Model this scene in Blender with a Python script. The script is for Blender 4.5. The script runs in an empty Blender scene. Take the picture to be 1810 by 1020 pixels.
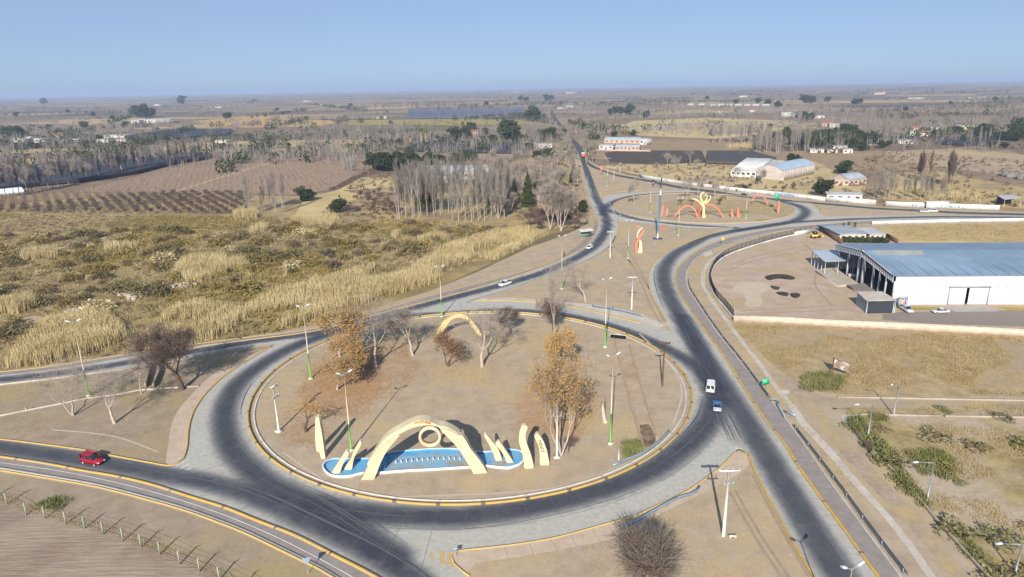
import bpy, math, random
import numpy as np
from mathutils import Vector, Matrix
from mathutils.geometry import tessellate_polygon, delaunay_2d_cdt
R = math.radians
sc = bpy.context.scene
col = sc.collection
rnd = random.Random(7)
nrg = np.random.default_rng(11)

# ------------------------------------------------------------------ camera, sky, sun, exposure
CAMH = 50.0
FPX = 1195.0            # focal length in photo pixels (photo 1810 x 1020)
HOR = 153.0
ROLL = math.atan(0.0168)
PITCH = math.atan((510 - HOR) * math.cos(ROLL) / FPX)
_c, _s = math.cos(ROLL), math.sin(ROLL)
_cp, _sp = math.cos(PITCH), math.sin(PITCH)
_u = Vector((0, _sp, _cp)); _f = Vector((0, _cp, -_sp)); _x = Vector((1, 0, 0))
CR = _x * _c - _u * _s
CU = _x * _s + _u * _c
cam_d = bpy.data.cameras.new('camera')
cam = bpy.data.objects.new('camera', cam_d); col.objects.link(cam)
cam_d.sensor_width = 36.0; cam_d.lens = FPX / 1810.0 * 36.0
cam_d.clip_start = 0.5; cam_d.clip_end = 60000
m = Matrix.Identity(4)
for i in range(3):
    m[i][0] = CR[i]; m[i][1] = CU[i]; m[i][2] = -_f[i]
m[2][3] = CAMH
cam.matrix_world = m
sc.camera = cam

SUN_EL, SUN_AZ = R(29.5), R(10.2)
w = bpy.data.worlds.new("World"); sc.world = w; w.use_nodes = True
nt = w.node_tree; bg = nt.nodes['Background']
sky = nt.nodes.new('ShaderNodeTexSky'); sky.sky_type = 'NISHITA'; sky.sun_disc = False
sky.sun_elevation = SUN_EL; sky.sun_rotation = R(180) + SUN_AZ
sky.altitude = 0; sky.air_density = .5; sky.dust_density = 0.6; sky.ozone_density = 1.5
pale = nt.nodes.new('ShaderNodeMix'); pale.data_type = 'RGBA'; pale.inputs[0].default_value = .62   # thin even haze high in the air
nt.links.new(sky.outputs[0], pale.inputs[6]); pale.inputs[7].default_value = (3.5, 4.95, 7.5, 1)
nt.links.new(pale.outputs[2], bg.inputs[0]); bg.inputs[1].default_value = 0.058
sun_d = bpy.data.lights.new('sun', 'SUN'); sun_d.energy = 4.6; sun_d.angle = R(0.5); sun_d.color = (1, .95, .87)
sun = bpy.data.objects.new('sun', sun_d); col.objects.link(sun)
_d = Vector((math.sin(SUN_AZ) * math.cos(SUN_EL), math.cos(SUN_AZ) * math.cos(SUN_EL), -math.sin(SUN_EL)))
sun.rotation_euler = _d.to_track_quat('-Z', 'Y').to_euler(); sun.location = (-20, -100, 120)
vs = sc.view_settings
sc.display_settings.display_device = 'sRGB'
vs.view_transform = 'Standard'; vs.look = 'None'; vs.gamma = 1; vs.use_curve_mapping = False
vs.exposure = 0.86
sc.cycles.use_denoising = True
sc.cycles.max_bounces = 5; sc.cycles.diffuse_bounces = 2; sc.cycles.glossy_bounces = 2
sc.cycles.transmission_bounces = 3; sc.cycles.volume_bounces = 0; sc.cycles.transparent_max_bounces = 12

# ------------------------------------------------------------------ helpers
def ray(px, py):
    return (CR * (px - 905.0) + CU * (510.0 - py) + _f * FPX)
def P(px, py, z=0.0):
    d = ray(px, py); t = (z - CAMH) / d.z
    return Vector((d.x * t, d.y * t, z))
def PP(pts, z=0.0): return [P(a, b, z) for a, b in pts]
def hgt(bx, by, ty):
    """height of an upright thing whose foot is at pixel (bx,by) and whose top is at row ty"""
    b = P(bx, by); d = ray(bx, ty); t = b.y / d.y
    return CAMH + d.z * t
class Plane:
    def __init__(s, a, b):
        s.a = Vector((a.x, a.y, 0)); t = Vector((b.x - a.x, b.y - a.y, 0)).normalized()
        s.t = t; s.n = Vector((-t.y, t.x, 0))
        if s.n.y < 0: s.n = -s.n          # away from the camera side
    def at(s, px, py):
        d = ray(px, py); o = Vector((0, 0, CAMH))
        t = (s.a - o).dot(s.n) / d.dot(s.n)
        return o + d * t
def lin(v):
    v /= 255.0
    return v / 12.92 if v <= .04045 else ((v + .055) / 1.055) ** 2.4
KAL = 0.72
def C(r, g, b, k=1.0): return (lin(r) * KAL * k, lin(g) * KAL * k, lin(b) * KAL * k)

_mats = {}
def M(name, c1, c2=None, scale=2.0, rough=.9, detail=5, c3=None, scale3=.05, bump=0.0, rand=0.0, leaf=False, metal=0.0, spec=.25, lo=.35, hi=.65, stretch=None, fine=0.0):
    if name in _mats: return _mats[name]
    mt = bpy.data.materials.new(name); mt.use_nodes = True; _mats[name] = mt
    n = mt.node_tree; N = n.nodes; L = n.links
    b = N['Principled BSDF']; out = N['Material Output']
    b.inputs['Roughness'].default_value = rough; b.inputs['Metallic'].default_value = metal
    b.inputs['Specular IOR Level'].default_value = spec
    if c2 is None: c2 = tuple(v * .8 for v in c1)
    tc = N.new('ShaderNodeTexCoord'); src = tc.outputs['Object']
    if stretch:
        mp = N.new('ShaderNodeMapping'); mp.inputs['Rotation'].default_value = (0, 0, stretch[1]); mp.inputs['Scale'].default_value = stretch[0]
        L.new(src, mp.inputs[0]); src = mp.outputs[0]
    no = N.new('ShaderNodeTexNoise'); no.inputs['Scale'].default_value = scale; no.inputs['Detail'].default_value = detail
    no.inputs['Roughness'].default_value = .62
    L.new(src, no.inputs['Vector'])
    cr = N.new('ShaderNodeValToRGB'); cr.color_ramp.elements[0].position = lo; cr.color_ramp.elements[1].position = hi
    cr.color_ramp.elements[0].color = (*c1, 1); cr.color_ramp.elements[1].color = (*c2, 1)
    L.new(no.outputs[0], cr.inputs[0]); cur = cr.outputs[0]
    if c3 is not None:
        n3 = N.new('ShaderNodeTexNoise'); n3.inputs['Scale'].default_value = scale3; n3.inputs['Detail'].default_value = 6
        n3.inputs['Roughness'].default_value = .65
        L.new(tc.outputs['Object'], n3.inputs['Vector'])
        r3 = N.new('ShaderNodeValToRGB'); r3.color_ramp.elements[0].position = .48; r3.color_ramp.elements[1].position = .62
        L.new(n3.outputs[0], r3.inputs[0])
        mx = N.new('ShaderNodeMix'); mx.data_type = 'RGBA'
        L.new(r3.outputs[0], mx.inputs[0]); L.new(cur, mx.inputs[6]); mx.inputs[7].default_value = (*c3, 1); cur = mx.outputs[2]
    if fine:
        n4 = N.new('ShaderNodeTexNoise'); n4.inputs['Scale'].default_value = 1.6; n4.inputs['Detail'].default_value = 8; n4.inputs['Roughness'].default_value = .75
        L.new(tc.outputs['Object'], n4.inputs['Vector']); m4 = N.new('ShaderNodeMapRange'); m4.inputs[1].default_value = .3; m4.inputs[2].default_value = .7; m4.inputs[3].default_value = 1 - fine; m4.inputs[4].default_value = 1 + fine
        L.new(n4.outputs[0], m4.inputs[0]); h4 = N.new('ShaderNodeHueSaturation'); L.new(m4.outputs[0], h4.inputs['Value']); L.new(cur, h4.inputs['Color']); cur = h4.outputs[0]
    if rand:
        oi = N.new('ShaderNodeObjectInfo'); mr = N.new('ShaderNodeMapRange')
        mr.inputs[3].default_value = 1 - rand; mr.inputs[4].default_value = 1 + rand
        L.new(oi.outputs['Random'], mr.inputs[0])
        hs = N.new('ShaderNodeHueSaturation'); L.new(mr.outputs[0], hs.inputs['Value']); L.new(cur, hs.inputs['Color']); cur = hs.outputs[0]
    L.new(cur, b.inputs['Base Color'])
    if bump:
        bp = N.new('ShaderNodeBump'); bp.inputs['Strength'].default_value = bump; bp.inputs['Distance'].default_value = .3
        L.new(no.outputs[0], bp.inputs['Height']); L.new(bp.outputs[0], b.inputs['Normal'])
    if leaf:
        tr = N.new('ShaderNodeBsdfTranslucent'); L.new(cur, tr.inputs[0])
        ms = N.new('ShaderNodeMixShader'); ms.inputs[0].default_value = .3
        L.new(b.outputs[0], ms.inputs[1]); L.new(tr.outputs[0], ms.inputs[2]); L.new(ms.outputs[0], out.inputs[0])
    return mt

class MB:
    def __init__(s): s.v = []; s.f = []; s.mi = []; s.np = []
    def add(s, vs_, fs, mi=0):
        o = len(s.v); s.v.extend([tuple(q) for q in vs_])
        for f in fs: s.f.append(tuple(o + i for i in f)); s.mi.append(mi)
        return s
    def box(s, c, d, rz=0.0, mi=0, taper=1.0):
        cs, sn = math.cos(rz), math.sin(rz); V = []
        for dz in (-.5, .5):
            k = taper if dz > 0 else 1.0
            for dx, dy in ((-.5, -.5), (.5, -.5), (.5, .5), (-.5, .5)):
                x, y = dx * d[0] * k, dy * d[1] * k
                V.append((c[0] + x * cs - y * sn, c[1] + x * sn + y * cs, c[2] + dz * d[2]))
        return s.add(V, [(0, 3, 2, 1), (4, 5, 6, 7), (0, 1, 5, 4), (1, 2, 6, 5), (2, 3, 7, 6), (3, 0, 4, 7)], mi)
    def tube(s, pts, rad, n=6, mi=0, cap=True):
        pts = [Vector(p) for p in pts]
        if not hasattr(rad, '__len__'): rad = [rad] * len(pts)
        V = []
        for i, p in enumerate(pts):
            t = (pts[min(i + 1, len(pts) - 1)] - pts[max(i - 1, 0)]).normalized()
            a = t.cross(Vector((0, 0, 1)) if abs(t.z) < .9 else Vector((1, 0, 0))).normalized(); b = t.cross(a)
            for k in range(n):
                an = 2 * math.pi * k / n
                V.append(p + a * (math.cos(an) * rad[i]) + b * (math.sin(an) * rad[i]))
        F = []
        for i in range(len(pts) - 1):
            for k in range(n):
                k2 = (k + 1) % n; F.append((i * n + k, i * n + k2, (i + 1) * n + k2, (i + 1) * n + k))
        if cap: F.append(tuple(range(n))); F.append(tuple(range((len(pts) - 1) * n, len(pts) * n))[::-1])
        return s.add(V, F, mi)
    def prism(s, poly, z0, z1, mi=0, mtop=None):
        n = len(poly)
        lo = [(p[0], p[1], z0) for p in poly]; hi = [(p[0], p[1], z1) for p in poly]
        F = [(i, (i + 1) % n, n + (i + 1) % n, n + i) for i in range(n)]
        s.add(lo + hi, F, mi)
        tri = tessellate_polygon([[Vector(p) for p in hi]])
        s.add(hi, [tuple(t) for t in tri], mi if mtop is None else mtop)
        return s
    def slab(s, pts, th, mi=0):
        """outline of 3-D points given a thickness vector"""
        n = len(pts); th = Vector(th); pts = [Vector(p) for p in pts]
        tri = [tuple(t) for t in tessellate_polygon([pts])]
        back = [p + th for p in pts]
        s.add(pts, tri, mi); s.add(back, [t[::-1] for t in tri], mi)
        s.add(pts + back, [(i, (i + 1) % n, n + (i + 1) % n, n + i) for i in range(n)], mi)
        return s
    def arr(s, V, F, mi=0):
        V = np.asarray(V, float).reshape(-1, 3); F = np.asarray(F, int); s.np.append((V, F, mi)); return s
    def mesh(s, name, mats, smooth=False):
        Vs = [np.array(s.v, float).reshape(-1, 3)]; off = len(s.v)
        loops = [np.fromiter((i for f in s.f for i in f), int)]; lens = [np.array([len(f) for f in s.f], int)]; mi = [np.array(s.mi, int)]
        for V, F, k in s.np:
            Vs.append(V); loops.append((F + off).ravel()); lens.append(np.full(len(F), F.shape[1], int)); mi.append(np.full(len(F), k, int)); off += len(V)
        V = np.concatenate(Vs); lp = np.concatenate(loops); ln = np.concatenate(lens); mi = np.concatenate(mi)
        me = bpy.data.meshes.new(name)
        me.vertices.add(len(V)); me.vertices.foreach_set('co', V.astype(np.float32).ravel())
        me.loops.add(len(lp)); me.loops.foreach_set('vertex_index', lp.astype(np.int32))
        me.polygons.add(len(ln)); me.polygons.foreach_set('loop_start', (np.cumsum(ln) - ln).astype(np.int32))
        me.polygons.foreach_set('material_index', mi.astype(np.int32))
        if smooth: me.polygons.foreach_set('use_smooth', np.ones(len(ln), bool))
        for mt in (mats if isinstance(mats, (list, tuple)) else [mats]): me.materials.append(mt)
        me.update(calc_edges=True); me.validate()
        return me
    def build(s, name, mats, parent=None, smooth=False):
        return link(name, s.mesh(name, mats, smooth), parent)
def link(name, me, parent=None):
    o = bpy.data.objects.new(name, me); col.objects.link(o)
    if parent is not None: o.parent = parent
    return o
def tag(o, label=None, cat=None, group=None, kind=None):
    if label: o['label'] = label
    if cat: o['category'] = cat
    if group: o['group'] = group
    if kind: o['kind'] = kind
    return o
def thing(name, label, cat, loc=(0, 0, 0), rz=0.0, group=None, scale=1.0):
    o = bpy.data.objects.new(name, None); col.objects.link(o); o.empty_display_size = .3
    o.location = loc; o.rotation_euler = (0, 0, rz)
    if not hasattr(scale, '__len__'): scale = (scale,) * 3
    o.scale = scale
    return tag(o, label, cat, group)
def struct(name, mb, mats): return tag(mb.build(name, mats), kind='structure')
def catmull(pts, step=1.0, closed=False):
    pts = [Vector(p) for p in pts]; n = len(pts); out = []
    rng = range(n if closed else n - 1)
    for i in rng:
        if closed: a, b, c, d = pts[i - 1], pts[i], pts[(i + 1) % n], pts[(i + 2) % n]
        else: a, b, c, d = pts[max(i - 1, 0)], pts[i], pts[i + 1], pts[min(i + 2, n - 1)]
        k = max(1, int((c - b).length / step))
        for j in range(k):
            t = j / k
            out.append(.5 * ((2 * b) + (c - a) * t + (2 * a - 5 * b + 4 * c - d) * t * t + (3 * b - a - 3 * c + d) * t ** 3))
    if not closed: out.append(pts[-1])
    return out
def sheet(name, px, z, mat, smooth=True, zz=0.0, step=3.0, kind='structure', world=False):
    pts = px if world else PP(px)
    if smooth: pts = catmull(pts, step, True)
    pts = [Vector((p.x, p.y, z)) for p in pts]
    mb = MB(); mb.add(pts, [tuple(t) for t in tessellate_polygon([pts])])
    o = mb.build(name, mat)
    me = o.data
    for p in me.polygons:
        if p.normal.z < 0: p.flip()
    return tag(o, kind=kind)
def offset(line, d):
    out = []
    for i, p in enumerate(line):
        t = (line[min(i + 1, len(line) - 1)] - line[max(i - 1, 0)]); t = Vector((t.x, t.y, 0)).normalized()
        out.append(p + Vector((-t.y, t.x, 0)) * d)
    return out
def sweep(mb, line, prof, mi=0, closed=False, mif=None):
    """sweep a closed profile [(across, up)] along a line of ground points"""
    n = len(prof); V = []; F = []; MI = []
    L = len(line)
    for i, p in enumerate(line):
        if closed: t = line[(i + 1) % L] - line[i - 1]
        else: t = line[min(i + 1, L - 1)] - line[max(i - 1, 0)]
        t = Vector((t.x, t.y, 0)).normalized(); nn = Vector((-t.y, t.x, 0))
        for a, z in prof: V.append(p + nn * a + Vector((0, 0, z)))
    o = len(mb.v); mb.v.extend([tuple(q) for q in V])
    for i in range(L if closed else L - 1):
        j = (i + 1) % L
        for k in range(n):
            k2 = (k + 1) % n
            mb.f.append((o + i * n + k, o + i * n + k2, o + j * n + k2, o + j * n + k)); mb.mi.append(mif(i) if mif else mi)
    if not closed:
        mb.f.append(tuple(o + k for k in range(n))[::-1]); mb.mi.append(mi)
        mb.f.append(tuple(o + (L - 1) * n + k for k in range(n))); mb.mi.append(mi)
def kerb(px, wd, h, mat, name='kerb', joints=0, closed=False, world=False, step=1.2, z=0.0, jm=None, smooth=True):
    pts = px if world else PP(px)
    line = catmull(pts, step, closed) if smooth else pts
    mb = MB(); k = int(joints / step) if joints else 0
    line = [Vector((p.x, p.y, z)) for p in line]
    sweep(mb, line, [(-wd / 2, 0), (wd / 2, 0), (wd / 2, h), (-wd / 2, h)], closed=closed, mif=(lambda i: 1 if k and i % k == 0 else 0))
    return struct(name, mb, [mat, jm or mat])
def inpoly(X, Y, poly):
    ins = np.zeros(X.shape, bool); n = len(poly)
    for i in range(n):
        x1, y1 = poly[i][0], poly[i][1]; x2, y2 = poly[i - 1][0], poly[i - 1][1]
        c = ((y1 > Y) != (y2 > Y)) & (X < (x2 - x1) * (Y - y1) / ((y2 - y1) or 1e-9) + x1)
        ins ^= c
    return ins
def scatter(px, n, rg=nrg, world=False):
    poly = px if world else PP(px)
    xs = [p.x for p in poly]; ys = [p.y for p in poly]
    out = np.zeros((0, 2))
    while len(out) < n:
        X = rg.uniform(min(xs), max(xs), n * 2); Y = rg.uniform(min(ys), max(ys), n * 2)
        k = inpoly(X, Y, poly); out = np.concatenate([out, np.c_[X[k], Y[k]]])
    return out[:n]

# ------------------------------------------------------------------ ground
m_dirt = M('dirt', C(166, 147, 123), C(185, 166, 141), .35, .95, 10, C(186, 164, 126), .06, bump=.1, fine=0.10)
m_dirt2 = M('dirt_yard', C(172, 150, 132), C(194, 172, 152), .25, .95, 10, C(180, 158, 122), .07, bump=.12, fine=0.13)
m_drygrass = M('dry_grass_ground', C(158, 136, 98), C(184, 162, 122), .35, .95, 9, C(168, 148, 120), .06, bump=.3, fine=0.22)
m_scrubg = M('scrub_ground', C(128, 110, 72), C(176, 152, 104), .12, .95, 10, C(118, 108, 62), .03, bump=.3, fine=0.25)
m_straw = M('straw_field', C(190, 166, 112), C(206, 184, 134), .1, .95, 8, C(176, 154, 110), .02, fine=0.10)
m_plough = M('plough_field', C(158, 140, 120), C(172, 153, 132), 1.0, .95, 6, stretch=((.25, 2.2, 1), R(-24)), bump=.5, c3=C(150, 130, 112), scale3=.1)
m_brownfield = M('vineyard_soil', C(146, 124, 104), C(164, 142, 120), .3, .95, 8, fine=0.10)
m_darksoil = M('dark_soil', C(70, 60, 54), C(92, 80, 70), .2, .95, 8)
m_greenfield = M('weed_field', C(140, 130, 62), C(176, 156, 82), .05, .95, 8)
m_gravel = M('gravel_yard', C(136, 122, 114), C(150, 136, 126), 1.5, .95, 8, fine=0.10)

def ground_mat():
    mt = bpy.data.materials.new('ground'); mt.use_nodes = True
    n = mt.node_tree; N = n.nodes; L = n.links; b = N['Principled BSDF']; b.inputs['Roughness'].default_value = .95
    b.inputs['Specular IOR Level'].default_value = .1
    tc = N.new('ShaderNodeTexCoord')
    mp = N.new('ShaderNodeMapping'); mp.inputs['Rotation'].default_value = (0, 0, R(14)); mp.inputs['Scale'].default_value = (.0042, .0075, 1)
    L.new(tc.outputs['Object'], mp.inputs[0])
    vo = N.new('ShaderNodeTexVoronoi'); vo.distance = 'CHEBYCHEV'; vo.inputs['Scale'].default_value = 1.0; vo.inputs['Randomness'].default_value = .75
    L.new(mp.outputs[0], vo.inputs['Vector'])
    sep = N.new('ShaderNodeSeparateColor'); L.new(vo.outputs['Color'], sep.inputs[0])
    cr = N.new('ShaderNodeValToRGB'); e = cr.color_ramp; e.interpolation = 'CONSTANT'
    cols = [(0, C(140, 120, 98)), (.2, C(160, 138, 108)), (.38, C(128, 110, 92)), (.55, C(186, 162, 116)), (.68, C(146, 128, 104)), (.82, C(122, 112, 84)), (.93, C(96, 88, 80))]
    e.elements[0].color = (*cols[0][1], 1); e.elements[1].position = cols[1][0]; e.elements[1].color = (*cols[1][1], 1)
    for p, c in cols[2:]:
        x = e.elements.new(p); x.color = (*c, 1)
    L.new(sep.outputs[0], cr.inputs[0])
    no = N.new('ShaderNodeTexNoise'); no.inputs['Scale'].default_value = .08; no.inputs['Detail'].default_value = 9; no.inputs['Roughness'].default_value = .7
    L.new(tc.outputs['Object'], no.inputs['Vector'])
    mr = N.new('ShaderNodeMapRange'); mr.inputs[1].default_value = .3; mr.inputs[2].default_value = .7; mr.inputs[3].default_value = .72; mr.inputs[4].default_value = 1.2
    L.new(no.outputs[0], mr.inputs[0])
    hs = N.new('ShaderNodeHueSaturation'); L.new(mr.outputs[0], hs.inputs['Value']); L.new(cr.outputs[0], hs.inputs['Color'])
    L.new(hs.outputs[0], b.inputs['Base Color'])
    return mt
GR = 14500.0
mb = MB()
ringp = [(GR * math.cos(2 * math.pi * i / 96), GR * math.sin(2 * math.pi * i / 96), 0) for i in range(96)]
mb.add(ringp, [tuple(range(96))])
struct('ground', mb, ground_mat())

# land use sheets
SCRUB = [(-80, 668), (0, 655), (167, 634), (427, 597), (558, 576), (677, 542), (767, 512), (870, 465), (960, 418), (1020, 402), (960, 408), (840, 398), (720, 390), (600, 388), (430, 384), (200, 380), (0, 378), (-120, 380)]
sheet('scrubland', SCRUB, .02, m_scrubg, smooth=False)
DIRT = [(-140, 1200), (-120, 680), (0, 657), (167, 633), (427, 596), (558, 575), (677, 541), (767, 512), (850, 478), (935, 438), (1000, 415), (1040, 395), (1035, 345), (1022, 300), (1010, 270), (1030, 268), (1045, 287), (1065, 296), (1110, 309), (1200, 325), (1320, 339), (1440, 354), (1560, 366), (1900, 378), (2000, 1300)]
sheet('dirt', DIRT, .035, m_dirt, smooth=False)
m_dirtd = M('dirt_brown', C(150, 132, 112), C(168, 150, 128), .35, .95, 10, C(166, 148, 108), .06, bump=.1, fine=.13)
sheet('dirt', [(-80, 694), (0, 683), (83, 674), (167, 663), (283, 646), (367, 628), (440, 616), (478, 612), (440, 634), (397, 662), (364, 692), (344, 719), (330, 762), (326, 810), (300, 822), (197, 803), (147, 793), (50, 780), (-80, 768)], .045, m_dirtd, smooth=False)
sheet('dirt', [(-80, 834), (0, 836), (67, 847), (150, 861), (200, 872), (283, 894), (333, 909), (383, 927), (433, 947), (500, 979), (567, 1012), (680, 1085), (420, 1090), (200, 955), (90, 918), (-100, 880)], .045, m_dirtd, smooth=False)
sheet('dry_field', [(1280, 566), (1300, 572), (1640, 583), (1900, 596), (1960, 700), (1800, 702), (1480, 697), (1420, 680), (1372, 650), (1330, 610)], .05, m_drygrass, step=2)
sheet('weedy_lot', [(1500, 742), (1530, 716), (1800, 712), (1950, 712), (2050, 1150), (1810, 1150), (1745, 1020), (1640, 900), (1560, 815)], .05, M('weedy_lot', C(142, 124, 82), C(178, 158, 112), .3, .95, 9, C(182, 164, 142), .06, bump=.3, fine=0.22), step=2)
YARD = [(1440, 414), (1416, 416), (1369, 427), (1318, 442), (1284, 455), (1264, 471), (1257, 488), (1257, 506), (1265, 526), (1297, 560), (1640, 576), (1900, 584), (1900, 440), (1600, 425), (1490, 416)]
sheet('yard', YARD, .05, m_dirt2, smooth=False)
sheet('parking', [(1590, 552), (1640, 549), (1900, 549), (1900, 581), (1810, 578), (1640, 572), (1560, 566), (1560, 556)], .065, m_gravel, smooth=False)
sheet('dry_field', [(1550, 402), (1620, 398), (1820, 394), (1950, 390), (1950, 434), (1700, 431), (1600, 428), (1560, 412)], .065, m_straw, smooth=False)
sheet('plough_field', [(-120, 868), (0, 893), (90, 907), (200, 943), (320, 988), (420, 1034), (520, 1110), (-200, 1220)], .055, m_plough, smooth=False)
# fields of the plain
sheet('rough_grass', [(432, 386), (444, 344), (520, 347), (600, 338), (735, 330), (745, 345), (704, 394), (560, 392)], .04, M('rough_brown', C(150, 130, 94), C(180, 156, 112), .15, .95, 9, C(134, 114, 90), .05, fine=.2), smooth=False)
sheet('rough_grass', [(690, 396), (600, 390), (620, 362), (700, 345), (760, 332), (850, 300), (900, 270), (985, 255), (1010, 272), (1026, 310), (1036, 350), (1046, 378), (1030, 398), (960, 408), (850, 400)], .045, M('rough_grass', C(158, 136, 94), C(186, 160, 112), .15, .95, 9, C(140, 120, 92), .05, fine=.2), smooth=False)
sheet('vineyard_field', [(125, 340), (250, 310), (380, 281), (655, 277), (640, 300), (585, 335), (520, 345), (440, 342)], .06, m_brownfield, smooth=False)
sheet('field_path', [(306, 338), (316, 338), (480, 288), (472, 288)], .08, M('field_path', C(176, 152, 120), C(188, 164, 130), .2), smooth=False)
sheet('orchard_ground', [(-60, 352), (125, 341), (440, 343), (430, 376), (410, 383), (-80, 381)], .06, M('orchard_ground', C(160, 138, 96), C(180, 158, 112), .2, c3=C(140, 120, 88), scale3=.05), smooth=False)
sheet('straw_field', [(596, 337), (640, 314), (735, 313), (735, 330)], .06, m_straw, smooth=False)
sheet('straw_field', [(520, 382), (540, 350), (600, 335), (640, 345), (600, 372), (560, 384)], .05, m_straw, smooth=False)
sheet('weed_field', [(612, 221), (618, 212), (830, 210), (940, 212), (930, 220), (800, 221)], .08, m_greenfield, smooth=False)
sheet('straw_field', [(340, 214), (450, 206), (600, 214), (560, 224), (400, 226)], .08, M('orange_field', C(190, 150, 84), C(200, 166, 104), .05), smooth=False)
sheet('straw_field', [(150, 285), (230, 272), (330, 252), (640, 246), (640, 270), (400, 268), (250, 282), (0, 292), (0, 278)], .05, m_straw, smooth=False)
sheet('straw_field', [(1085, 228), (1120, 214), (1250, 208), (1410, 214), (1400, 230), (1270, 246), (1130, 240)], .08, m_straw, smooth=False)
sheet('straw_field', [(1060, 294), (1110, 290), (1310, 288), (1370, 282), (1440, 285), (1530, 330), (1530, 346), (1440, 346), (1330, 334), (1200, 321), (1120, 308)], .06, M('straw_yard', C(186, 164, 116), C(202, 180, 130), .2, c3=C(166, 146, 110), scale3=.05, fine=0.10), smooth=False)
sheet('ploughed_soil', [(1068, 270), (1100, 266), (1240, 266), (1250, 288), (1150, 291), (1078, 287)], .07, m_darksoil, smooth=False)
sheet('straw_field', [(1560, 352), (1570, 310), (1640, 300), (1800, 330), (1900, 360), (1900, 376), (1760, 366), (1640, 360)], .06, M('straw_rough', C(170, 146, 98), C(196, 172, 118), .2, c3=C(150, 132, 100), scale3=.05, fine=0.10), smooth=False)
sheet('dry_field', [(1560, 268), (1700, 262), (1950, 290), (1950, 330), (1800, 312), (1660, 296), (1590, 288)], .06, M('brown_rough', C(160, 138, 116), C(178, 156, 126), .1, c3=C(186, 164, 118), scale3=.02, fine=0.10), smooth=False)

# ------------------------------------------------------------------ roads
ICX, ICY, IR = 0.0, 0.0, 0.0
_isl = [(440, 745), (455, 795), (500, 835), (560, 865), (640, 883), (725, 892), (830, 893), (950, 880), (1060, 855), (1150, 810), (1205, 765), (1222, 710), (1215, 672), (1195, 640), (1160, 612), (1100, 587), (1020, 567), (525, 625), (470, 670), (448, 705)]
_g = np.array([(p.x, p.y) for p in PP(_isl)])
_A = np.c_[2 * _g, np.ones(len(_g))]; _r = np.linalg.lstsq(_A, (_g ** 2).sum(1), rcond=None)[0]
ICX, ICY = _r[0], _r[1]; IR = math.sqrt(_r[2] + ICX ** 2 + ICY ** 2)
_isl2 = [(1083, 363), (1100, 377), (1133, 385), (1200, 392.5), (1267, 395), (1335, 392), (1382, 386), (1402, 380), (1407, 371), (1399, 363), (1369, 355), (1318, 349), (1200, 341.5)]
_g = np.array([(p.x, p.y) for p in PP(_isl2)])
_A = np.c_[2 * _g, np.ones(len(_g))]; _r = np.linalg.lstsq(_A, (_g ** 2).sum(1), rcond=None)[0]
JCX, JCY = _r[0], _r[1]; JR = math.sqrt(_r[2] + JCX ** 2 + JCY ** 2)
print('island', ICX, ICY, IR, 'island2', JCX, JCY, JR)
def circ(cx, cy, r, n=140): return [Vector((cx + r * math.cos(2 * math.pi * i / n), cy + r * math.sin(2 * math.pi * i / n), 0)) for i in range(n)]

W_UP = [(-60, 768), (0, 777), (50, 783), (147, 796), (197, 806), (267, 819), (296, 824), (312, 822), (324, 812), (331, 790), (333, 763), (338, 740), (347, 720), (367, 693), (400, 663), (443, 635), (482, 612), (492, 608)]
W_DN = [(-60, 800), (0, 808), (80, 820), (143, 832), (207, 843), (267, 857), (333, 878), (397, 898), (457, 922), (523, 948), (590, 982), (663, 1020), (760, 1080)]
T_LEFT = [(870, 1085), (830, 1020), (803, 998), (797, 984), (803, 976), (853, 970), (920, 962), (987, 950), (1053, 932), (1120, 913), (1150, 900), (1207, 873), (1243, 850), (1277, 823), (1298, 802), (1306, 796)]
T_RIGHT = [(1306, 796), (1320, 803), (1337, 840), (1367, 897), (1400, 957), (1437, 1020), (1475, 1090)]
H_RIGHT = [(1600, 1092), (1552, 1020), (1537, 1000), (1487, 930), (1443, 870), (1410, 823), (1383, 780), (1353, 743), (1310, 679), (1284, 636), (1244, 582), (1217, 543), (1200, 515), (1194, 492), (1200, 473), (1219, 454), (1244, 437), (1277, 424), (1311, 415), (1369, 404), (1419, 399), (1480, 394.5), (1537, 391), (1672, 387), (1900, 389)]
H_LEFT = [(1187, 586), (1180, 573), (1163, 543), (1150, 517), (1147, 490), (1153, 470), (1173, 450), (1200, 435), (1227, 424.5), (1261, 412.5), (1285, 405), (1300, 401)]
E_UP = [(-80, 674), (0, 664), (83, 655), (167, 642), (283, 622), (427, 603), (558, 585), (677, 553), (767, 530), (883, 498), (953, 475), (1000, 455), (1033, 437), (1050, 417), (1058, 399), (1056, 385), (1050, 372), (1042, 349), (1036, 319), (1029, 291), (1023, 274), (1015, 258), (1001, 239), (989, 225), (978, 211), (974, 201)]
E_DN1 = [(-80, 690), (0, 679), (83, 670), (167, 659), (283, 643), (367, 625), (440, 613), (492, 608)]
E_DN2 = [(826, 535), (845, 528), (883, 517), (933, 500), (983, 482), (1033, 463), (1063, 447), (1080, 433), (1089, 417), (1092, 400), (1089, 386)]
N_R = [(1062, 348), (1055, 333), (1048, 316), (1042, 300), (1037.5, 292)]
B_UP = [(1038, 283.5), (1045, 290), (1062, 299), (1085, 307), (1109, 312), (1150, 319), (1200, 329), (1267, 338), (1313, 345), (1358, 350), (1401.5, 354), (1437, 357.5), (1475, 360.5), (1550, 367.3), (1639, 371.5), (1690, 374.5), (1780, 377), (1900, 380)]
B_DN = [(1900, 383.2), (1780, 380.3), (1690, 377.7), (1639, 374.6), (1550, 370.2), (1475, 363.4), (1437, 360.5), (1401.5, 357.2), (1358, 353.6), (1313, 349), (1267, 342), (1200, 333), (1150, 322.5), (1109, 315.2), (1085, 310), (1062, 302), (1045, 295.5), (1037, 289)]
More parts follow.
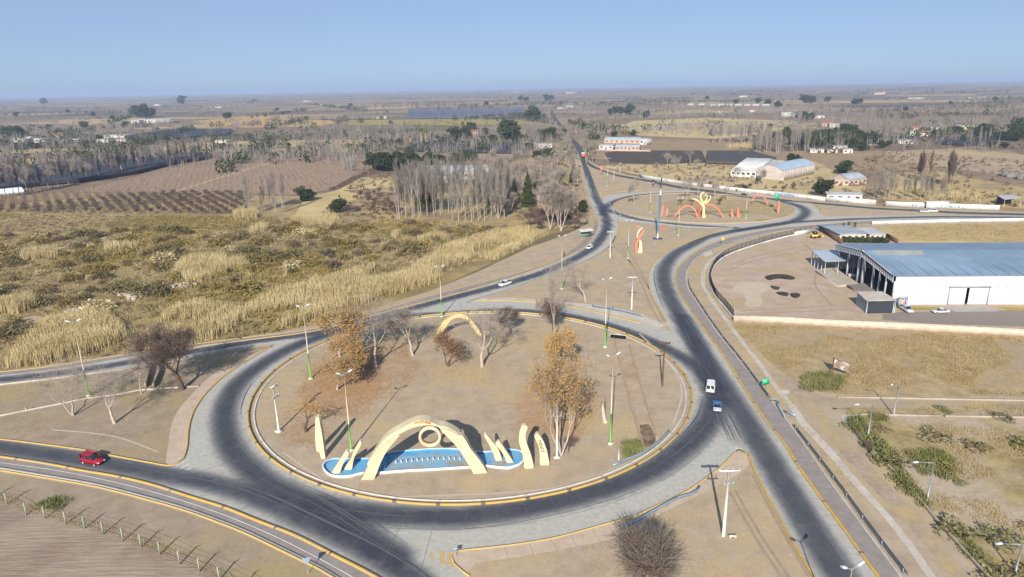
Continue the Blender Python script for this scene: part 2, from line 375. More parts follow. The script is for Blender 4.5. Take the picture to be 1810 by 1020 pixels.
F_R = [(1036, 288), (1032, 269), (1024, 255), (1012, 243.5), (1000.6, 229), (989, 215.5), (979, 204)]
RING_TOP = [(826, 535), (840, 532), (900, 532), (950, 535), (1000, 541), (1033, 547), (1083, 559.5), (1133, 571.5), (1167, 580), (1187, 586)]
def cm(px, step=1.5): return [Vector((p.x, p.y, 0)) for p in catmull(PP(px), step)]
W_up, W_dn, T_l, T_r, H_r, H_l, E_up, E_d1, E_d2 = [cm(q) for q in (W_UP, W_DN, T_LEFT, T_RIGHT, H_RIGHT, H_LEFT, E_UP[:19], E_DN1, E_DN2)]
R_top = cm(RING_TOP); B_up, B_dn = cm(B_UP, 3), cm(B_DN, 3)
polys = [
    W_up + E_d1[::-1][1:] + E_up + [P(1036, 292)] + PP(N_R[::-1]) + PP([(1072, 352), (1089, 380)]) + E_d2[::-1] + R_top + H_l[::1][1:] + PP([(1320, 398), (1420, 392), (1480, 388.5)]) + H_r[-3:-2] + H_r[::-1][3:] + T_r[::-1] + T_l[::-1][1:] + W_dn[::-1],
]
# the outline above walks round every carriageway; the right arm and the second ring come as extra outlines
polys.append(PP([(1400, 401), (1420, 386), (1450, 383.5), (1537, 381.5), (1672, 380.5), (1900, 382.5), (1900, 389), (1672, 387), (1537, 391), (1480, 394.5)]))
polys.append(circ(JCX, JCY, JR + 9.0))
polys.append(PP([(1390, 357), (1420, 361), (1440, 368), (1448, 377), (1462, 386), (1400, 398), (1330, 400), (1400, 380)]))
polys.append(PP([(1052, 380), (1062, 352), (1075, 345), (1110, 341), (1135, 341), (1100, 372), (1095, 384), (1130, 392), (1092, 392)]))
polys.append(PP([(1240, 342), (1270, 340), (1360, 352), (1405, 356), (1440, 361), (1430, 372), (1350, 358)]))
holes = [circ(ICX, ICY, IR - .2), circ(JCX, JCY, JR - .2)]
wear = [  # dark, rubbered wheel lanes: (pixels, half width, softness, strength)
    ([(-60, 784), (0, 791), (67, 801), (133, 811), (217, 825), (283, 838), (367, 853), (433, 871), (500, 899), (600, 947), (660, 977), (720, 1015), (790, 1075)], 0.71, 2.02, 0.87),
    ([(553, 890), (620, 903), (687, 911), (753, 914), (820, 914), (887, 906), (953, 894), (1020, 878), (1067, 865), (1120, 845), (1150, 832), (1190, 806), (1233, 770), (1256, 738), (1264, 707)], 0.94, 2.12, 0.90),
    ([(690, 557), (620, 580), (547, 602), (483, 632), (433, 667), (412, 690), (397, 725), (398, 760), (408, 790), (434, 822), (483, 860), (553, 890), (620, 930), (700, 985)], 0.80, 2.12, 0.90),
    ([(1264, 707), (1255, 680), (1235, 655), (1200, 628), (1133, 596), (1067, 573), (1000, 558.5), (933, 551), (867, 550), (800, 555), (690, 560)], 0.71, 1.70, 0.87),
    ([(1264, 707), (1300, 780)], 0.26, 1.49, 0.24),
    ([(1301, 408), (1250, 419), (1220, 434), (1196, 447), (1178, 467), (1173, 490), (1183, 525), (1208, 570), (1238, 620), (1272, 672), (1320, 747), (1360, 813), (1400, 880), (1440, 947), (1487, 1020), (1530, 1090)], 0.99, 1.80, 0.85),
    ([(1205, 560), (1240, 630), (1262, 690)], 1.22, 1.70, 0.76),
    ([(1301, 408), (1369, 397), (1420, 392), (1480, 389), (1537, 386.5), (1672, 383.5), (1900, 386)], 0.61, 1.70, 0.88),
    ([(1301, 408), (1350, 401), (1395, 393), (1418, 384), (1424, 374), (1412, 364.5), (1380, 356.5), (1320, 348.5), (1270, 342.5)], 0.75, 2.12, 0.88),
    ([(1301, 403), (1240, 399.5), (1180, 395), (1130, 388.5), (1095, 379), (1078, 372)], 0.56, 1.70, 0.85),
    ([(-80, 682), (0, 672), (83, 663), (167, 651), (283, 632), (427, 607), (558, 589), (620, 574)], 0.71, 1.27, 0.87),
    ([(620, 574), (690, 556), (767, 535), (883, 505), (960, 482), (1010, 460), (1048, 438), (1066, 416), (1073, 400), (1070, 383), (1062, 365), (1052, 345), (1043, 316), (1036, 296), (1030, 280)], 0.99, 1.38, 0.88),
    ([(1066, 380), (1072, 366), (1090, 355), (1122, 346.5), (1160, 343), (1219, 341.3), (1280, 343.5)], 0.84, 1.91, 0.87),
]
wsegs = []
for px, hw, so, st in wear:
    ln = [Vector((p.x, p.y, 0)) for p in catmull(PP(px), 2.5)]
    a = np.array([(p.x, p.y) for p in ln]); wsegs.append((a, hw, so, st))
def wearval(XY):
    out = np.zeros(len(XY))
    for a, hw, so, st in wsegs:
        lo, hi = a.min(0) - 8, a.max(0) + 8
        idx = np.where(((XY > lo) & (XY < hi)).all(1))[0]
        if not len(idx): continue
        q = XY[idx]; best = np.full(len(q), 1e9)
        for i in range(len(a) - 1):
            ab = a[i + 1] - a[i]; t = np.clip(((q - a[i]) @ ab) / (ab @ ab + 1e-9), 0, 1)
            dd = np.hypot(*(q - a[i] - t[:, None] * ab).T); best = np.minimum(best, dd)
        t = np.clip(1 - (best - hw) / so, 0, 1); v = t * t * (3 - 2 * t) * st
        out[idx] = 1 - (1 - out[idx]) * (1 - v)
    return np.clip(out, 0, .97)
def paved(X, Y):
    k = np.zeros(X.shape, bool)
    for p in polys: k |= inpoly(X, Y, [(q.x, q.y) for q in p])
    for h in holes: k &= ~inpoly(X, Y, [(q.x, q.y) for q in h])
    return k
def road_mat():
    mt = bpy.data.materials.new('road_concrete'); mt.use_nodes = True
    n = mt.node_tree; N = n.nodes; L = n.links; b = N['Principled BSDF']; b.inputs['Roughness'].default_value = .8; b.inputs['Specular IOR Level'].default_value = .2
    at = N.new('ShaderNodeAttribute'); at.attribute_name = 'wear'
    tc = N.new('ShaderNodeTexCoord')
    no = N.new('ShaderNodeTexNoise'); no.inputs['Scale'].default_value = .25; no.inputs['Detail'].default_value = 9; no.inputs['Roughness'].default_value = .7
    L.new(tc.outputs['Object'], no.inputs['Vector'])
    ma = N.new('ShaderNodeMath'); ma.operation = 'MULTIPLY_ADD'; ma.inputs[1].default_value = .3; ma.inputs[2].default_value = -.15
    L.new(no.outputs[0], ma.inputs[0])
    ad = N.new('ShaderNodeMath'); ad.operation = 'ADD'; ad.use_clamp = True; L.new(at.outputs['Fac'], ad.inputs[0]); L.new(ma.outputs[0], ad.inputs[1])
    cr = N.new('ShaderNodeValToRGB'); cr.color_ramp.elements[0].color = (*C(184, 179, 168), 1); cr.color_ramp.elements[1].color = (*C(53, 57, 69), 1)
    e = cr.color_ramp.elements.new(.45); e.color = (*C(128, 127, 126), 1)
    L.new(ad.outputs[0], cr.inputs[0])
    n2 = N.new('ShaderNodeTexNoise'); n2.inputs['Scale'].default_value = 1.7; n2.inputs['Detail'].default_value = 8; L.new(tc.outputs['Object'], n2.inputs['Vector'])
    mr = N.new('ShaderNodeMapRange'); mr.inputs[1].default_value = .3; mr.inputs[2].default_value = .7; mr.inputs[3].default_value = .88; mr.inputs[4].default_value = 1.1
    L.new(n2.outputs[0], mr.inputs[0])
    hs = N.new('ShaderNodeHueSaturation'); L.new(mr.outputs[0], hs.inputs['Value']); L.new(cr.outputs[0], hs.inputs['Color'])
    L.new(hs.outputs[0], b.inputs['Base Color'])
    return mt
m_road = road_mat()
def build_road():
    vco = []; edges = []
    for p in polys + holes:
        o = len(vco); vco += [Vector((q.x, q.y)) for q in p]; edges += [(o + i, o + (i + 1) % len(p)) for i in range(len(p))]
    def grid(x0, x1, y0, y1, st):
        X, Y = np.meshgrid(np.arange(x0, x1, st), np.arange(y0, y1, st)); X = X.ravel() + nrg.uniform(-.2, .2, X.size) * st; Y = Y.ravel() + nrg.uniform(-.2, .2, Y.size) * st
        k = paved(X, Y); return np.c_[X[k], Y[k]]
    G = np.concatenate([grid(-80, 95, 48, 140, .95), grid(-160, 120, 140, 240, 1.2), grid(-160, -80, 60, 140, 1.2), grid(-20, 270, 240, 420, 1.5)])
    vco += [Vector(q) for q in G]
    V, E, F, _, _, _ = delaunay_2d_cdt(vco, edges, [], 0, 1e-4)
    A = np.array([(v.x, v.y) for v in V]); T = np.array([f for f in F if len(f) == 3])
    cen = A[T].mean(1); k = paved(cen[:, 0], cen[:, 1]); T = T[k]
    d = A[T]; cr = (d[:, 1, 0] - d[:, 0, 0]) * (d[:, 2, 1] - d[:, 0, 1]) - (d[:, 1, 1] - d[:, 0, 1]) * (d[:, 2, 0] - d[:, 0, 0])
    T[cr < 0] = T[cr < 0][:, ::-1]
    mb = MB(); mb.arr(np.c_[A, np.full(len(A), .06)], T)
    me = mb.mesh('road', m_road)
    a = me.attributes.new('wear', 'FLOAT', 'POINT'); a.data.foreach_set('value', wearval(A).astype(np.float32))
    return tag(link('road', me), kind='structure')
build_road()
m_asph = M('asphalt', C(70, 72, 78), C(88, 88, 92), .4, .85, 8)
m_asph_l = M('asphalt_grey', C(112, 110, 110), C(130, 126, 122), .3, .85, 8)
def strip(name, up, dn, z, mat): return sheet(name, up + dn[::-1] if up[0][0] * 1 == dn[0][0] * 1 else up + dn, z, mat, smooth=False)
far_l = PP(E_UP[18:]); far_r = PP(F_R)
tail_l = [P(973.2, 195), P(977, 190), P(990, 183), P(1012, 175)]; tail_r = [P(977.5, 196.5), P(981, 191), P(993, 183.6), P(1014, 175.5)]
sheet('far_road', [Vector((p.x, p.y, 0)) for p in (catmull(far_l, 8) + tail_l + tail_r[::-1] + catmull(far_r, 8)[::-1])] + [P(1037.5, 291)], .075, m_asph, smooth=False, world=True)
sheet('north_road', B_up + B_dn, .08, m_asph, smooth=False, world=True)
BP_OUT = [(-60, 823), (0, 832), (67, 843), (150, 857), (200, 868), (283, 890), (333, 905), (383, 923), (433, 943), (500, 975), (567, 1008), (590, 1022), (680, 1080)]
m_path = M('path_asphalt', C(142, 132, 126), C(156, 146, 140), .6, .9, 8, fine=0.10)
sheet('cycle_path', [Vector(p) for p in cm(BP_OUT, 2) + cm(W_DN, 2)[::-1]], .065, m_path, smooth=False, world=True)
H_OUT = [(1650, 1100), (1593, 1020), (1533, 940), (1467, 850), (1400, 755), (1367, 713), (1337, 674), (1301, 629), (1267, 586), (1234, 538), (1217, 511), (1213, 495), (1215, 478), (1227, 459), (1261, 440), (1311, 423), (1369, 410.5), (1429, 403), (1480, 398.5), (1540, 395), (1672, 389.8), (1900, 391)]
sheet('cycle_path', cm(H_OUT, 2) + H_r[::-1], .065, m_path, smooth=False, world=True)
NB_UP = [(-60, 666), (0, 658), (83, 649), (167, 636), (283, 617), (427, 598), (558, 580), (677, 547), (767, 521), (883, 491), (967, 466), (1017, 437), (1041, 413), (1050, 399), (1049, 388), (1043, 372)]
sheet('cycle_path', cm(NB_UP, 2) + cm(E_UP[:15], 2)[::-1], .062, m_path, smooth=False, world=True)
# pavements
m_pave = M('pavement', C(188, 166, 144), C(200, 180, 158), .5, .9, 8, fine=0.10)
m_conc = M('concrete', C(186, 174, 158), C(204, 194, 180), .4, .9, 8, fine=0.10)
sheet('pavement', [(797, 984), (803, 976), (853, 970), (920, 962), (987, 950), (1053, 932), (1120, 913), (1150, 900), (1207, 873), (1243, 850), (1277, 823), (1298, 802), (1306, 796), (1320, 803), (1323, 823), (1287, 850), (1200, 893), (1107, 940), (1087, 952), (1003, 970), (920, 985), (840, 997), (825, 1012)], .055, m_pave, step=1.5)
sheet('pavement', [(331, 790), (333, 763), (338, 740), (347, 720), (367, 693), (400, 663), (443, 635), (478, 614), (440, 630), (385, 656), (352, 684), (318, 722), (303, 752), (297, 790), (293, 818), (300, 824), (318, 818)], .055, m_pave, step=1.5)
sheet('pavement', [(830, 534), (840, 531.5), (900, 531.5), (950, 534.5), (1000, 541), (1033, 547), (1083, 559.5), (1133, 571.5), (1167, 580), (1180, 575), (1133, 557), (1047, 539), (967, 531), (900, 527), (850, 528)], .055, m_conc, smooth=False)
sheet('pavement', [(1436, 411), (1380, 421), (1320, 436), (1280, 447), (1258, 462), (1246, 482), (1246, 506), (1263, 534), (1291, 570), (1315, 604), (1350, 648), (1384, 694), (1408, 720), (1424, 745), (1474, 798), (1525, 858), (1575, 914), (1618, 967), (1654, 1020), (1700, 1090), (1685, 1090), (1638, 1020), (1603, 968), (1562, 914), (1511, 860), (1461, 802), (1413, 750), (1396, 722), (1374, 694), (1340, 646), (1307, 604), (1283, 570), (1255, 532), (1239, 505), (1239, 482), (1252, 460), (1276, 445), (1318, 433), (1378, 418), (1434, 408)], .055, m_conc, smooth=False)
for q in ([(1376, 690), (1397, 691), (1393, 698), (1374, 697)], [(1240, 447), (1256, 442), (1262, 450), (1246, 455)]):
    sheet('pavement', q, .07, m_conc, smooth=False)
sheet('concrete_slab', [(1297, 508), (1310, 500), (1340, 499), (1362, 504), (1366, 511), (1352, 516), (1344, 522), (1348, 532), (1345, 541), (1330, 544), (1317, 540), (1318, 528), (1308, 520), (1298, 515)], .07, M('pale_slab', C(190, 172, 148), C(200, 182, 160), .5), step=1)
sheet('lane', [(1424, 692), (1480, 706), (1900, 714), (1900, 727), (1500, 721), (1452, 716)], .06, M('lane_dirt', C(160, 142, 124), C(176, 158, 136), .4, stretch=((.3, 2, 1), 0), c3=C(178, 158, 116), scale3=.1, fine=0.10), smooth=False)
sheet('dirt_track', [(1402, 668), (1432, 690), (1470, 745), (1540, 825), (1640, 930), (1720, 1030), (1800, 1120), (1770, 1120), (1690, 1030), (1610, 935), (1515, 835), (1445, 750), (1405, 700), (1380, 668)], .047, M('track_dirt', C(158, 140, 122), C(180, 160, 138), .4, c3=C(184, 162, 116), scale3=.08, fine=0.10), step=2)

# wheel ruts and worn tracks on bare dirt
m_rut = M('rut_dirt', C(156, 137, 116), C(168, 150, 130), .8, .95); m_rutl = M('worn_dirt', C(188, 172, 154), C(198, 182, 164), .8, .95)
for i_, q in enumerate(([(1100, 440), (1128, 490), (1150, 540), (1168, 572)], [(1108, 438), (1137, 488), (1160, 540), (1174, 568)], [(1290, 870), (1335, 950), (1395, 1040)], [(1300, 868), (1347, 950), (1410, 1042)], [(1330, 840), (1372, 920), (1430, 1020)], [(1080, 430), (1120, 470), (1148, 512)],
    [(1290, 470), (1330, 455), (1400, 440), (1440, 432)], [(1292, 476), (1334, 461), (1404, 446), (1444, 438)], [(1310, 550), (1400, 545), (1500, 540), (1550, 555)], [(1310, 556), (1400, 552), (1500, 549), (1548, 560)], [(1420, 430), (1450, 460), (1440, 500), (1470, 540)], [(500, 800), (620, 870), (800, 876), (1000, 860), (1120, 815)], [(1130, 590), (1180, 640), (1205, 690), (1190, 750)], [(90, 760), (200, 772), (280, 800)])):
    ln = [Vector((p.x, p.y, 0)) for p in catmull(PP(q), 1.0)]; mb = MB(); a_, b_ = offset(ln, .17), offset(ln, -.17); z_ = Vector((0, 0, .078)); mb.add([p + z_ for p in a_ + b_], [(i, i + 1, len(ln) + i + 1, len(ln) + i) for i in range(len(ln) - 1)]); struct('wheel_rut', mb, m_rutl if i_ > 10 else m_rut)
# kerbs and painted lines
m_yel = M('yellow_paint', C(208, 170, 88), C(192, 156, 88), 1.2, .8, c3=C(182, 160, 118), scale3=.3)
m_yel2 = M('yellow_paint_faded', C(206, 172, 104), C(190, 164, 118), 1.0, .8)
m_wht = M('white_paint', C(216, 212, 202), C(196, 190, 178), .8, .8)
m_jnt = M('joint', C(112, 98, 78), C(126, 110, 88), 2)
m_grey = M('kerb_concrete', C(178, 172, 160), C(194, 186, 172), .8)
kerb(circ(ICX, ICY, IR - .25), .33, .3, m_yel, closed=True, world=True, joints=5, step=.5, jm=m_jnt)
kerb(circ(ICX, ICY, IR - 1.2), .28, .12, m_wht, closed=True, world=True, joints=5, step=.5, jm=m_grey, z=.03)
kerb(circ(JCX, JCY, JR - .25), .36, .25, m_yel2, closed=True, world=True, step=1.5)
def kln(px, wd=.3, h=.2, mat=m_yel, **k): return kerb(px, wd, h, mat, **k)
kln(W_UP[:-1], .26, .2)
kln(W_DN, .46, .22, joints=9, jm=m_jnt, step=.3)
kln(BP_OUT, .28, .15, m_yel2); kln([(x, y - 4.5) for x, y in BP_OUT], .55, .03, m_grey, z=.06, name='gutter')
kln(T_LEFT[1:], .22, .16, m_yel2); kln(T_RIGHT, .3, .2)
kln(H_RIGHT[:-8], .44, .22, joints=9, jm=m_jnt, step=.3); kln(H_RIGHT[-10:-3], .32, .18, m_yel2)
kln(H_OUT[:-4], .3, .1, m_conc)
kln(H_LEFT[1:], .3, .2, m_yel2)
kln([(x, y + .3) for x, y in RING_TOP[1:-2]], .4, .22)
kln(NB_UP[1:], .3, .15, m_yel2); kln(E_UP[4:17], .3, .2, m_yel2); kln(E_DN2[:-2], .5, .06, m_grey); kln([(1082, 433), (1091, 418), (1095, 400), (1092, 388)], .4, .2, m_yel2)
kln(E_DN1[:-2], .4, .1, m_conc)
kln(N_R[:-1], .4, .2, m_yel2)
kln([(1300, 401.5), (1230, 402), (1165, 395), (1110, 388.5), (1094, 387)], .3, .15, m_grey)
kln([(1384, 351.5), (1436, 361), (1449, 368), (1452, 376)], .4, .2, m_yel2)
kln([(1062, 346), (1082, 341), (1110, 338), (1135, 337.5)], .4, .2, m_yel2)
kln([(0, 818), (100, 832), (200, 852), (300, 878.5), (400, 912), (500, 955), (600, 1007), (640, 1032)], .14, .004, m_wht, name='painted_line', z=.069)
mb = MB()
for k in range(5):
    a, b = P(304 + k * 8, 821.5 + k * 1.2), P(322 + k * 4, 826 + k * 3.2 - 8)
    q = [P(300 + k * 9, 822 + k * 3), P(304 + k * 9, 823 + k * 3), P(332 + k * 2.5, 803 + k * 8.5), P(330 + k * 2.5, 801.5 + k * 8.5)]
    mb.add([(v.x, v.y, .072) for v in q], [(0, 1, 2, 3)])
struct('painted_line', mb, M('white_marking', C(206, 204, 198), C(180, 178, 172), 2))
mb = MB()
for q in ([(759, 977), (764, 976), (768, 990), (762, 990)], [(773, 976), (786, 975), (784, 992), (792, 1000), (784, 1000), (776, 992), (778, 982)], [(790, 980), (795, 978), (796, 992), (806, 1003), (800, 1004), (790, 994)]):
    pts = [Vector((p.x, p.y, .072)) for p in PP(q)]; mb.add(pts, [tuple(t) for t in tessellate_polygon([pts])])
struct('painted_line', mb, m_yel2)
mb = MB()
for q in ([(1299, 792), (1311, 793), (1310, 795), (1299, 794)], [(1297, 797), (1313, 796), (1312, 798), (1298, 799)]):
    mb.add([(p.x, p.y, .072) for p in PP(q)], [(0, 1, 2, 3)])
struct('painted_line', mb, m_wht)
# rubber streaks along the wheel lanes
m_streak = M('rubber_streak', C(70, 72, 78), C(84, 86, 90), .5, .85); m_streakl = M('worn_streak', C(92, 93, 97), C(106, 106, 108), .5, .85)
for mt_, sd in ((m_streak, 1), (m_streakl, 2)):
    rg_ = random.Random(sd); mb = MB()
    for px, hw, so, st in wear:
        ln = [Vector((p.x, p.y, 0)) for p in catmull(PP(px), 2.0)]
        for k in range(4):
            o_ = rg_.uniform(-2.6, 2.6) if sd == 1 else rg_.uniform(-1.6, 1.6); i0 = rg_.randrange(0, max(1, len(ln) - 6)); i1 = min(len(ln), i0 + rg_.randrange(6, 26)); wv = rg_.uniform(.05, .12)
            a_, b_ = offset(ln[i0:i1], o_ - wv), offset(ln[i0:i1], o_ + wv); n_ = len(a_)
            if n_ < 3: continue
            for i in range(n_ - 1):
                mid_ = (a_[i] + b_[i + 1]) / 2
                if paved(np.array([mid_.x]), np.array([mid_.y]))[0] and mid_.y < 230:
                    f0, f1 = math.sin(math.pi * i / (n_ - 1)), math.sin(math.pi * (i + 1) / (n_ - 1)); c0, c1 = (a_[i] + b_[i]) / 2, (a_[i + 1] + b_[i + 1]) / 2; z_ = Vector((0, 0, .064 + .0006 * k + .001 * sd))
                    mb.add([c0.lerp(a_[i], f0) + z_, c1.lerp(a_[i + 1], f1) + z_, c1.lerp(b_[i + 1], f1) + z_, c0.lerp(b_[i], f0) + z_], [(0, 1, 2, 3)])
    struct('tyre_mark', mb, mt_)
# slab joints of the concrete carriageways
mb = MB()
def jline(a, b, wd=.05):
    d = (b - a); 
    if d.length < .01: return
    t = Vector((-d.y, d.x, 0)).normalized() * wd / 2; z = Vector((0, 0, .066))
    mb.add([a - t + z, b - t + z, b + t + z, a + t + z], [(0, 1, 2, 3)])
for i in range(68):
    an = 2 * math.pi * (i + .3) / 68
    for r0, r1 in ((.1, 4.4), (4.4, 8.8), (8.8, 12.5)):
        p = Vector((ICX + (IR + r0) * math.cos(an), ICY + (IR + r0) * math.sin(an), 0)); q = Vector((ICX + (IR + r1) * math.cos(an), ICY + (IR + r1) * math.sin(an), 0))
        mm = (p + q) / 2
        if paved(np.array([p.x, q.x, mm.x]), np.array([p.y, q.y, mm.y])).all(): jline(p, q)
for rr in (4.4,):
    pr = None
    for i in range(181):
        an = 2 * math.pi * i / 180; p = Vector((ICX + (IR + rr) * math.cos(an), ICY + (IR + rr) * math.sin(an), 0))
        if pr is not None and paved(np.array([p.x]), np.array([p.y]))[0]: jline(pr, p)
        pr = p
def lanejoints(lft, rgt, st=5.0):
    a = catmull(PP(lft), .5); b = catmull(PP(rgt), .5); acc = 0
    for i in range(1, len(a)):
        acc += (a[i] - a[i - 1]).length
        if acc > st:
            acc = 0; t = (a[i] - a[i - 1]).normalized(); nn = Vector((-t.y, t.x, 0))
            best = max(b, key=lambda q: abs((q - a[i]).normalized().dot(nn)) if (q - a[i]).length < 16 else -1)
            jline(a[i], best, .045)
lanejoints(T_RIGHT[1:], H_RIGHT[:9][::-1]); lanejoints(W_UP[:7], W_DN[:8])
struct('slab_joint', mb, M('joint_dark', C(96, 94, 92), C(112, 110, 106), 2))
mb = MB()
pv_a = catmull(PP(T_LEFT[5:14]), .5); pv_b = catmull(PP([(858, 994), (920, 985), (1003, 970), (1087, 952), (1107, 940), (1200, 893), (1260, 864)]), .5)
acc = 0
for i in range(1, len(pv_a)):
    acc += (pv_a[i] - pv_a[i - 1]).length
    if acc > 2.4:
        acc = 0; q = min(pv_b, key=lambda b: (b - pv_a[i]).length)
        t = Vector((-(q - pv_a[i]).y, (q - pv_a[i]).x, 0)).normalized() * .03
        mb.add([p + Vector((0, 0, .062)) for p in (pv_a[i] - t, q - t, q + t, pv_a[i] + t)], [(0, 1, 2, 3)])
struct('slab_joint', mb, M('pave_joint', C(150, 132, 112), C(160, 140, 120), 2))

# ------------------------------------------------------------------ monuments
m_cream = M('cream_plaster', C(220, 205, 174), C(206, 190, 158), .7, .85, 8, C(214, 190, 148), .35)
m_rust = M('rust_stain', C(168, 110, 66), C(206, 170, 120), 1.5)
m_blue = M('pool_blue', C(110, 176, 214), C(92, 158, 202), .6, .7, 8, C(132, 172, 190), .5)
m_bluefl = M('pool_floor', C(128, 176, 206), C(150, 172, 180), .35, .8, 9, C(158, 150, 140), .3)
m_poolw = M('pool_rim', C(232, 236, 238), C(214, 222, 226), 1.5, .8)
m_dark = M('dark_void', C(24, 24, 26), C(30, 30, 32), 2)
def zs(pts, ox, oy, k): return [(ox + x / k, oy + y / k) for x, y in pts]
def outline(mb, pl, px, th, mi=0, off=0.0, smooth=True):
    q = [pl.at(x, y) for x, y in px]
    if smooth: q = catmull(q, .35, True)
    return mb.slab([v + pl.n * off for v in q], pl.n * th, mi)
def stroke(px, wd):
    """band outline from a centre line and its widths, in photo pixels"""
    p = [Vector((x, y, 0)) for x, y in px]; c = catmull(p, 3.0); n = len(c)
    L, Rr = [], []
    for i, q in enumerate(c):
        t = (c[min(i + 1, n - 1)] - c[max(i - 1, 0)]).normalized(); nn = Vector((-t.y, t.x, 0))
        f = i / (n - 1) * (len(wd) - 1); k = min(int(f), len(wd) - 2) if len(wd) > 1 else 0
        ww = wd[0] if len(wd) == 1 else wd[k] + (wd[k + 1] - wd[k]) * (f - k)
        L.append(q + nn * ww / 2); Rr.append(q - nn * ww / 2)
    return [(v.x, v.y) for v in L + Rr[::-1]]
pA, pB = P(648, 846), P(850, 835)
plA = Plane(pA, pB)
arch = thing('arch_monument', 'huge cream concrete arch with a hanging ring astride the blue pool', 'monument', (0, 0, 0))
z1 = lambda p: zs(p, 540, 710, 6.8)
z2 = lambda p: zs(p, 760, 710, 6.8)
mb = MB()
band_px = z1([(740, 760), (830, 610), (900, 510), (960, 440), (1030, 385), (1150, 320), (1250, 265), (1330, 232), (1400, 223), (1500, 238)]) + z2([(20, 250), (100, 285), (200, 305), (290, 350), (380, 420), (330, 480), (220, 420), (150, 370), (110, 310), (40, 290), (20, 285)]) + z1([(1440, 285), (1350, 300), (1250, 330), (1140, 385), (1040, 450), (980, 520), (900, 640), (840, 760)])
outline(mb, plA, band_px, 1.5); mb.build('arch_band', m_cream, arch)
mb = MB(); outline(mb, plA, z1([(670, 925), (740, 790), (830, 640), (920, 530), (1000, 460), (1080, 410), (1140, 385), (1080, 455), (1000, 550), (950, 630), (905, 720), (860, 840), (825, 925)]), .9, off=-.35, smooth=False); mb.build('leg', m_cream, arch)
mb = MB(); outline(mb, plA, z2([(525, 855), (480, 770), (430, 690), (370, 590), (300, 500), (200, 400), (130, 330), (150, 310), (240, 330), (340, 385), (390, 390), (430, 450), (480, 540), (560, 640), (640, 750), (690, 840)]), .9, off=-.35, smooth=False); mb.build('leg', m_cream, arch)
mb = MB(); outline(mb, plA, z1([(1300, 250), (1400, 224), (1505, 240), (1505, 275), (1400, 248), (1310, 262)]), .05, off=-.06, smooth=False); mb.build('rust_stain', m_rust, arch)
mb = MB(); cc = plA.at(759.9, 773.0); rr = (plA.at(759.9 + 19.9, 773) - cc).length; nseg = 48
for k in range(nseg + 1):
    pass
V = []; F = []
for k in range(nseg):
    an = 2 * math.pi * k / nseg; d = plA.t * math.cos(an) + Vector((0, 0, 1)) * math.sin(an)
    for r_, o_ in ((rr, -.1), (rr, .75), (rr - .34, .75), (rr - .34, -.1)): V.append(cc + d * r_ + plA.n * o_)
for k in range(nseg):
    a, b = k * 4, ((k + 1) % nseg) * 4
    for q in range(4): F.append((a + q, a + (q + 1) % 4, b + (q + 1) % 4, b + q))
mb.add(V, F); mb.build('ring', m_cream, arch)

POOL = z1([(210, 790), (240, 745), (310, 715), (370, 708), (500, 708), (640, 707), (760, 705), (930, 660), (1030, 632), (1360, 600), (1632, 588)]) + z2([(370, 597), (450, 610), (560, 625), (740, 622), (860, 598), (980, 598), (1080, 612), (1120, 650), (1120, 740), (1060, 780), (1000, 800), (940, 815), (800, 805), (700, 792), (480, 805), (0, 835)]) + z1([(1200, 850), (880, 875), (680, 878), (560, 910), (450, 922), (320, 908), (240, 855)])
pool = thing('fountain_pool', 'empty blue painted fountain basin with white rim and lobed ends', 'pool')
line = catmull(PP(POOL), .6, True); line = [Vector((p.x, p.y, 0)) for p in line]
area2 = sum(line[i - 1].x * line[i].y - line[i].x * line[i - 1].y for i in range(len(line)))
sg = 1 if area2 > 0 else -1    # left normal of the sweep points inwards when counter-clockwise
mb = MB(); sweep(mb, line, [(-.09 * sg, 0), (.09 * sg, 0), (.09 * sg, .42), (-.09 * sg, .42)], closed=True); mb.build('rim', m_poolw, pool)
mb = MB(); sweep(mb, line, [(.095 * sg, .05), (.12 * sg, .05), (.12 * sg, .39), (.095 * sg, .39)], closed=True); mb.build('lining', m_blue, pool)
mb = MB(); fl = [Vector((p.x, p.y, .075)) for p in offset(line, .1 * sg)]; mb.add(fl, [tuple(t) for t in tessellate_polygon([fl])]); mb.build('floor', m_blue, pool)
mb = MB(); fl = [Vector((p.x, p.y, .085)) for p in PP([(688, 820), (700, 809), (760, 803), (818, 804), (826, 812), (824, 829), (756, 832), (684, 836)])]; mb.add(fl, [tuple(t) for t in tessellate_polygon([fl])]); mb.build('stained_floor', m_bluefl, pool)
mb = MB(); fl = [Vector((p.x, p.y, .085)) for p in PP([(866, 806), (884, 804), (896, 815), (898, 828), (872, 827)])]; mb.add(fl, [tuple(t) for t in tessellate_polygon([fl])]); mb.build('stained_floor', m_bluefl, pool)
mb = MB(); fl = [Vector((p.x, p.y, .09)) for p in PP([(820, 829), (824, 812), (827, 812), (826, 829)])]; mb.add(fl, [(0, 1, 2, 3)]); mb.build('rust_stain', m_rust, pool)
mb = MB(); pa, pb = P(678, 833), P(688, 806); t_ = (pb - pa).normalized(); mb.box(((pa + pb) / 2 + Vector((0, 0, .26))), (.12, (pb - pa).length, .4), math.atan2(t_.y, t_.x) - math.pi / 2); mb.build('inner_wall', m_blue, pool)
for k in range(13):
    f = k / 12; p = P(700 + 113 * f, 819.5 - 6 * math.sin(f * 2.0) - 0.5 * f)
    nz = MB(); nz.tube([(p.x, p.y, .08), (p.x, p.y, .42)], [.09, .06]).box((p.x, p.y, .44), (.2, .2, .06)); nz.build('nozzle', m_poolw, pool)

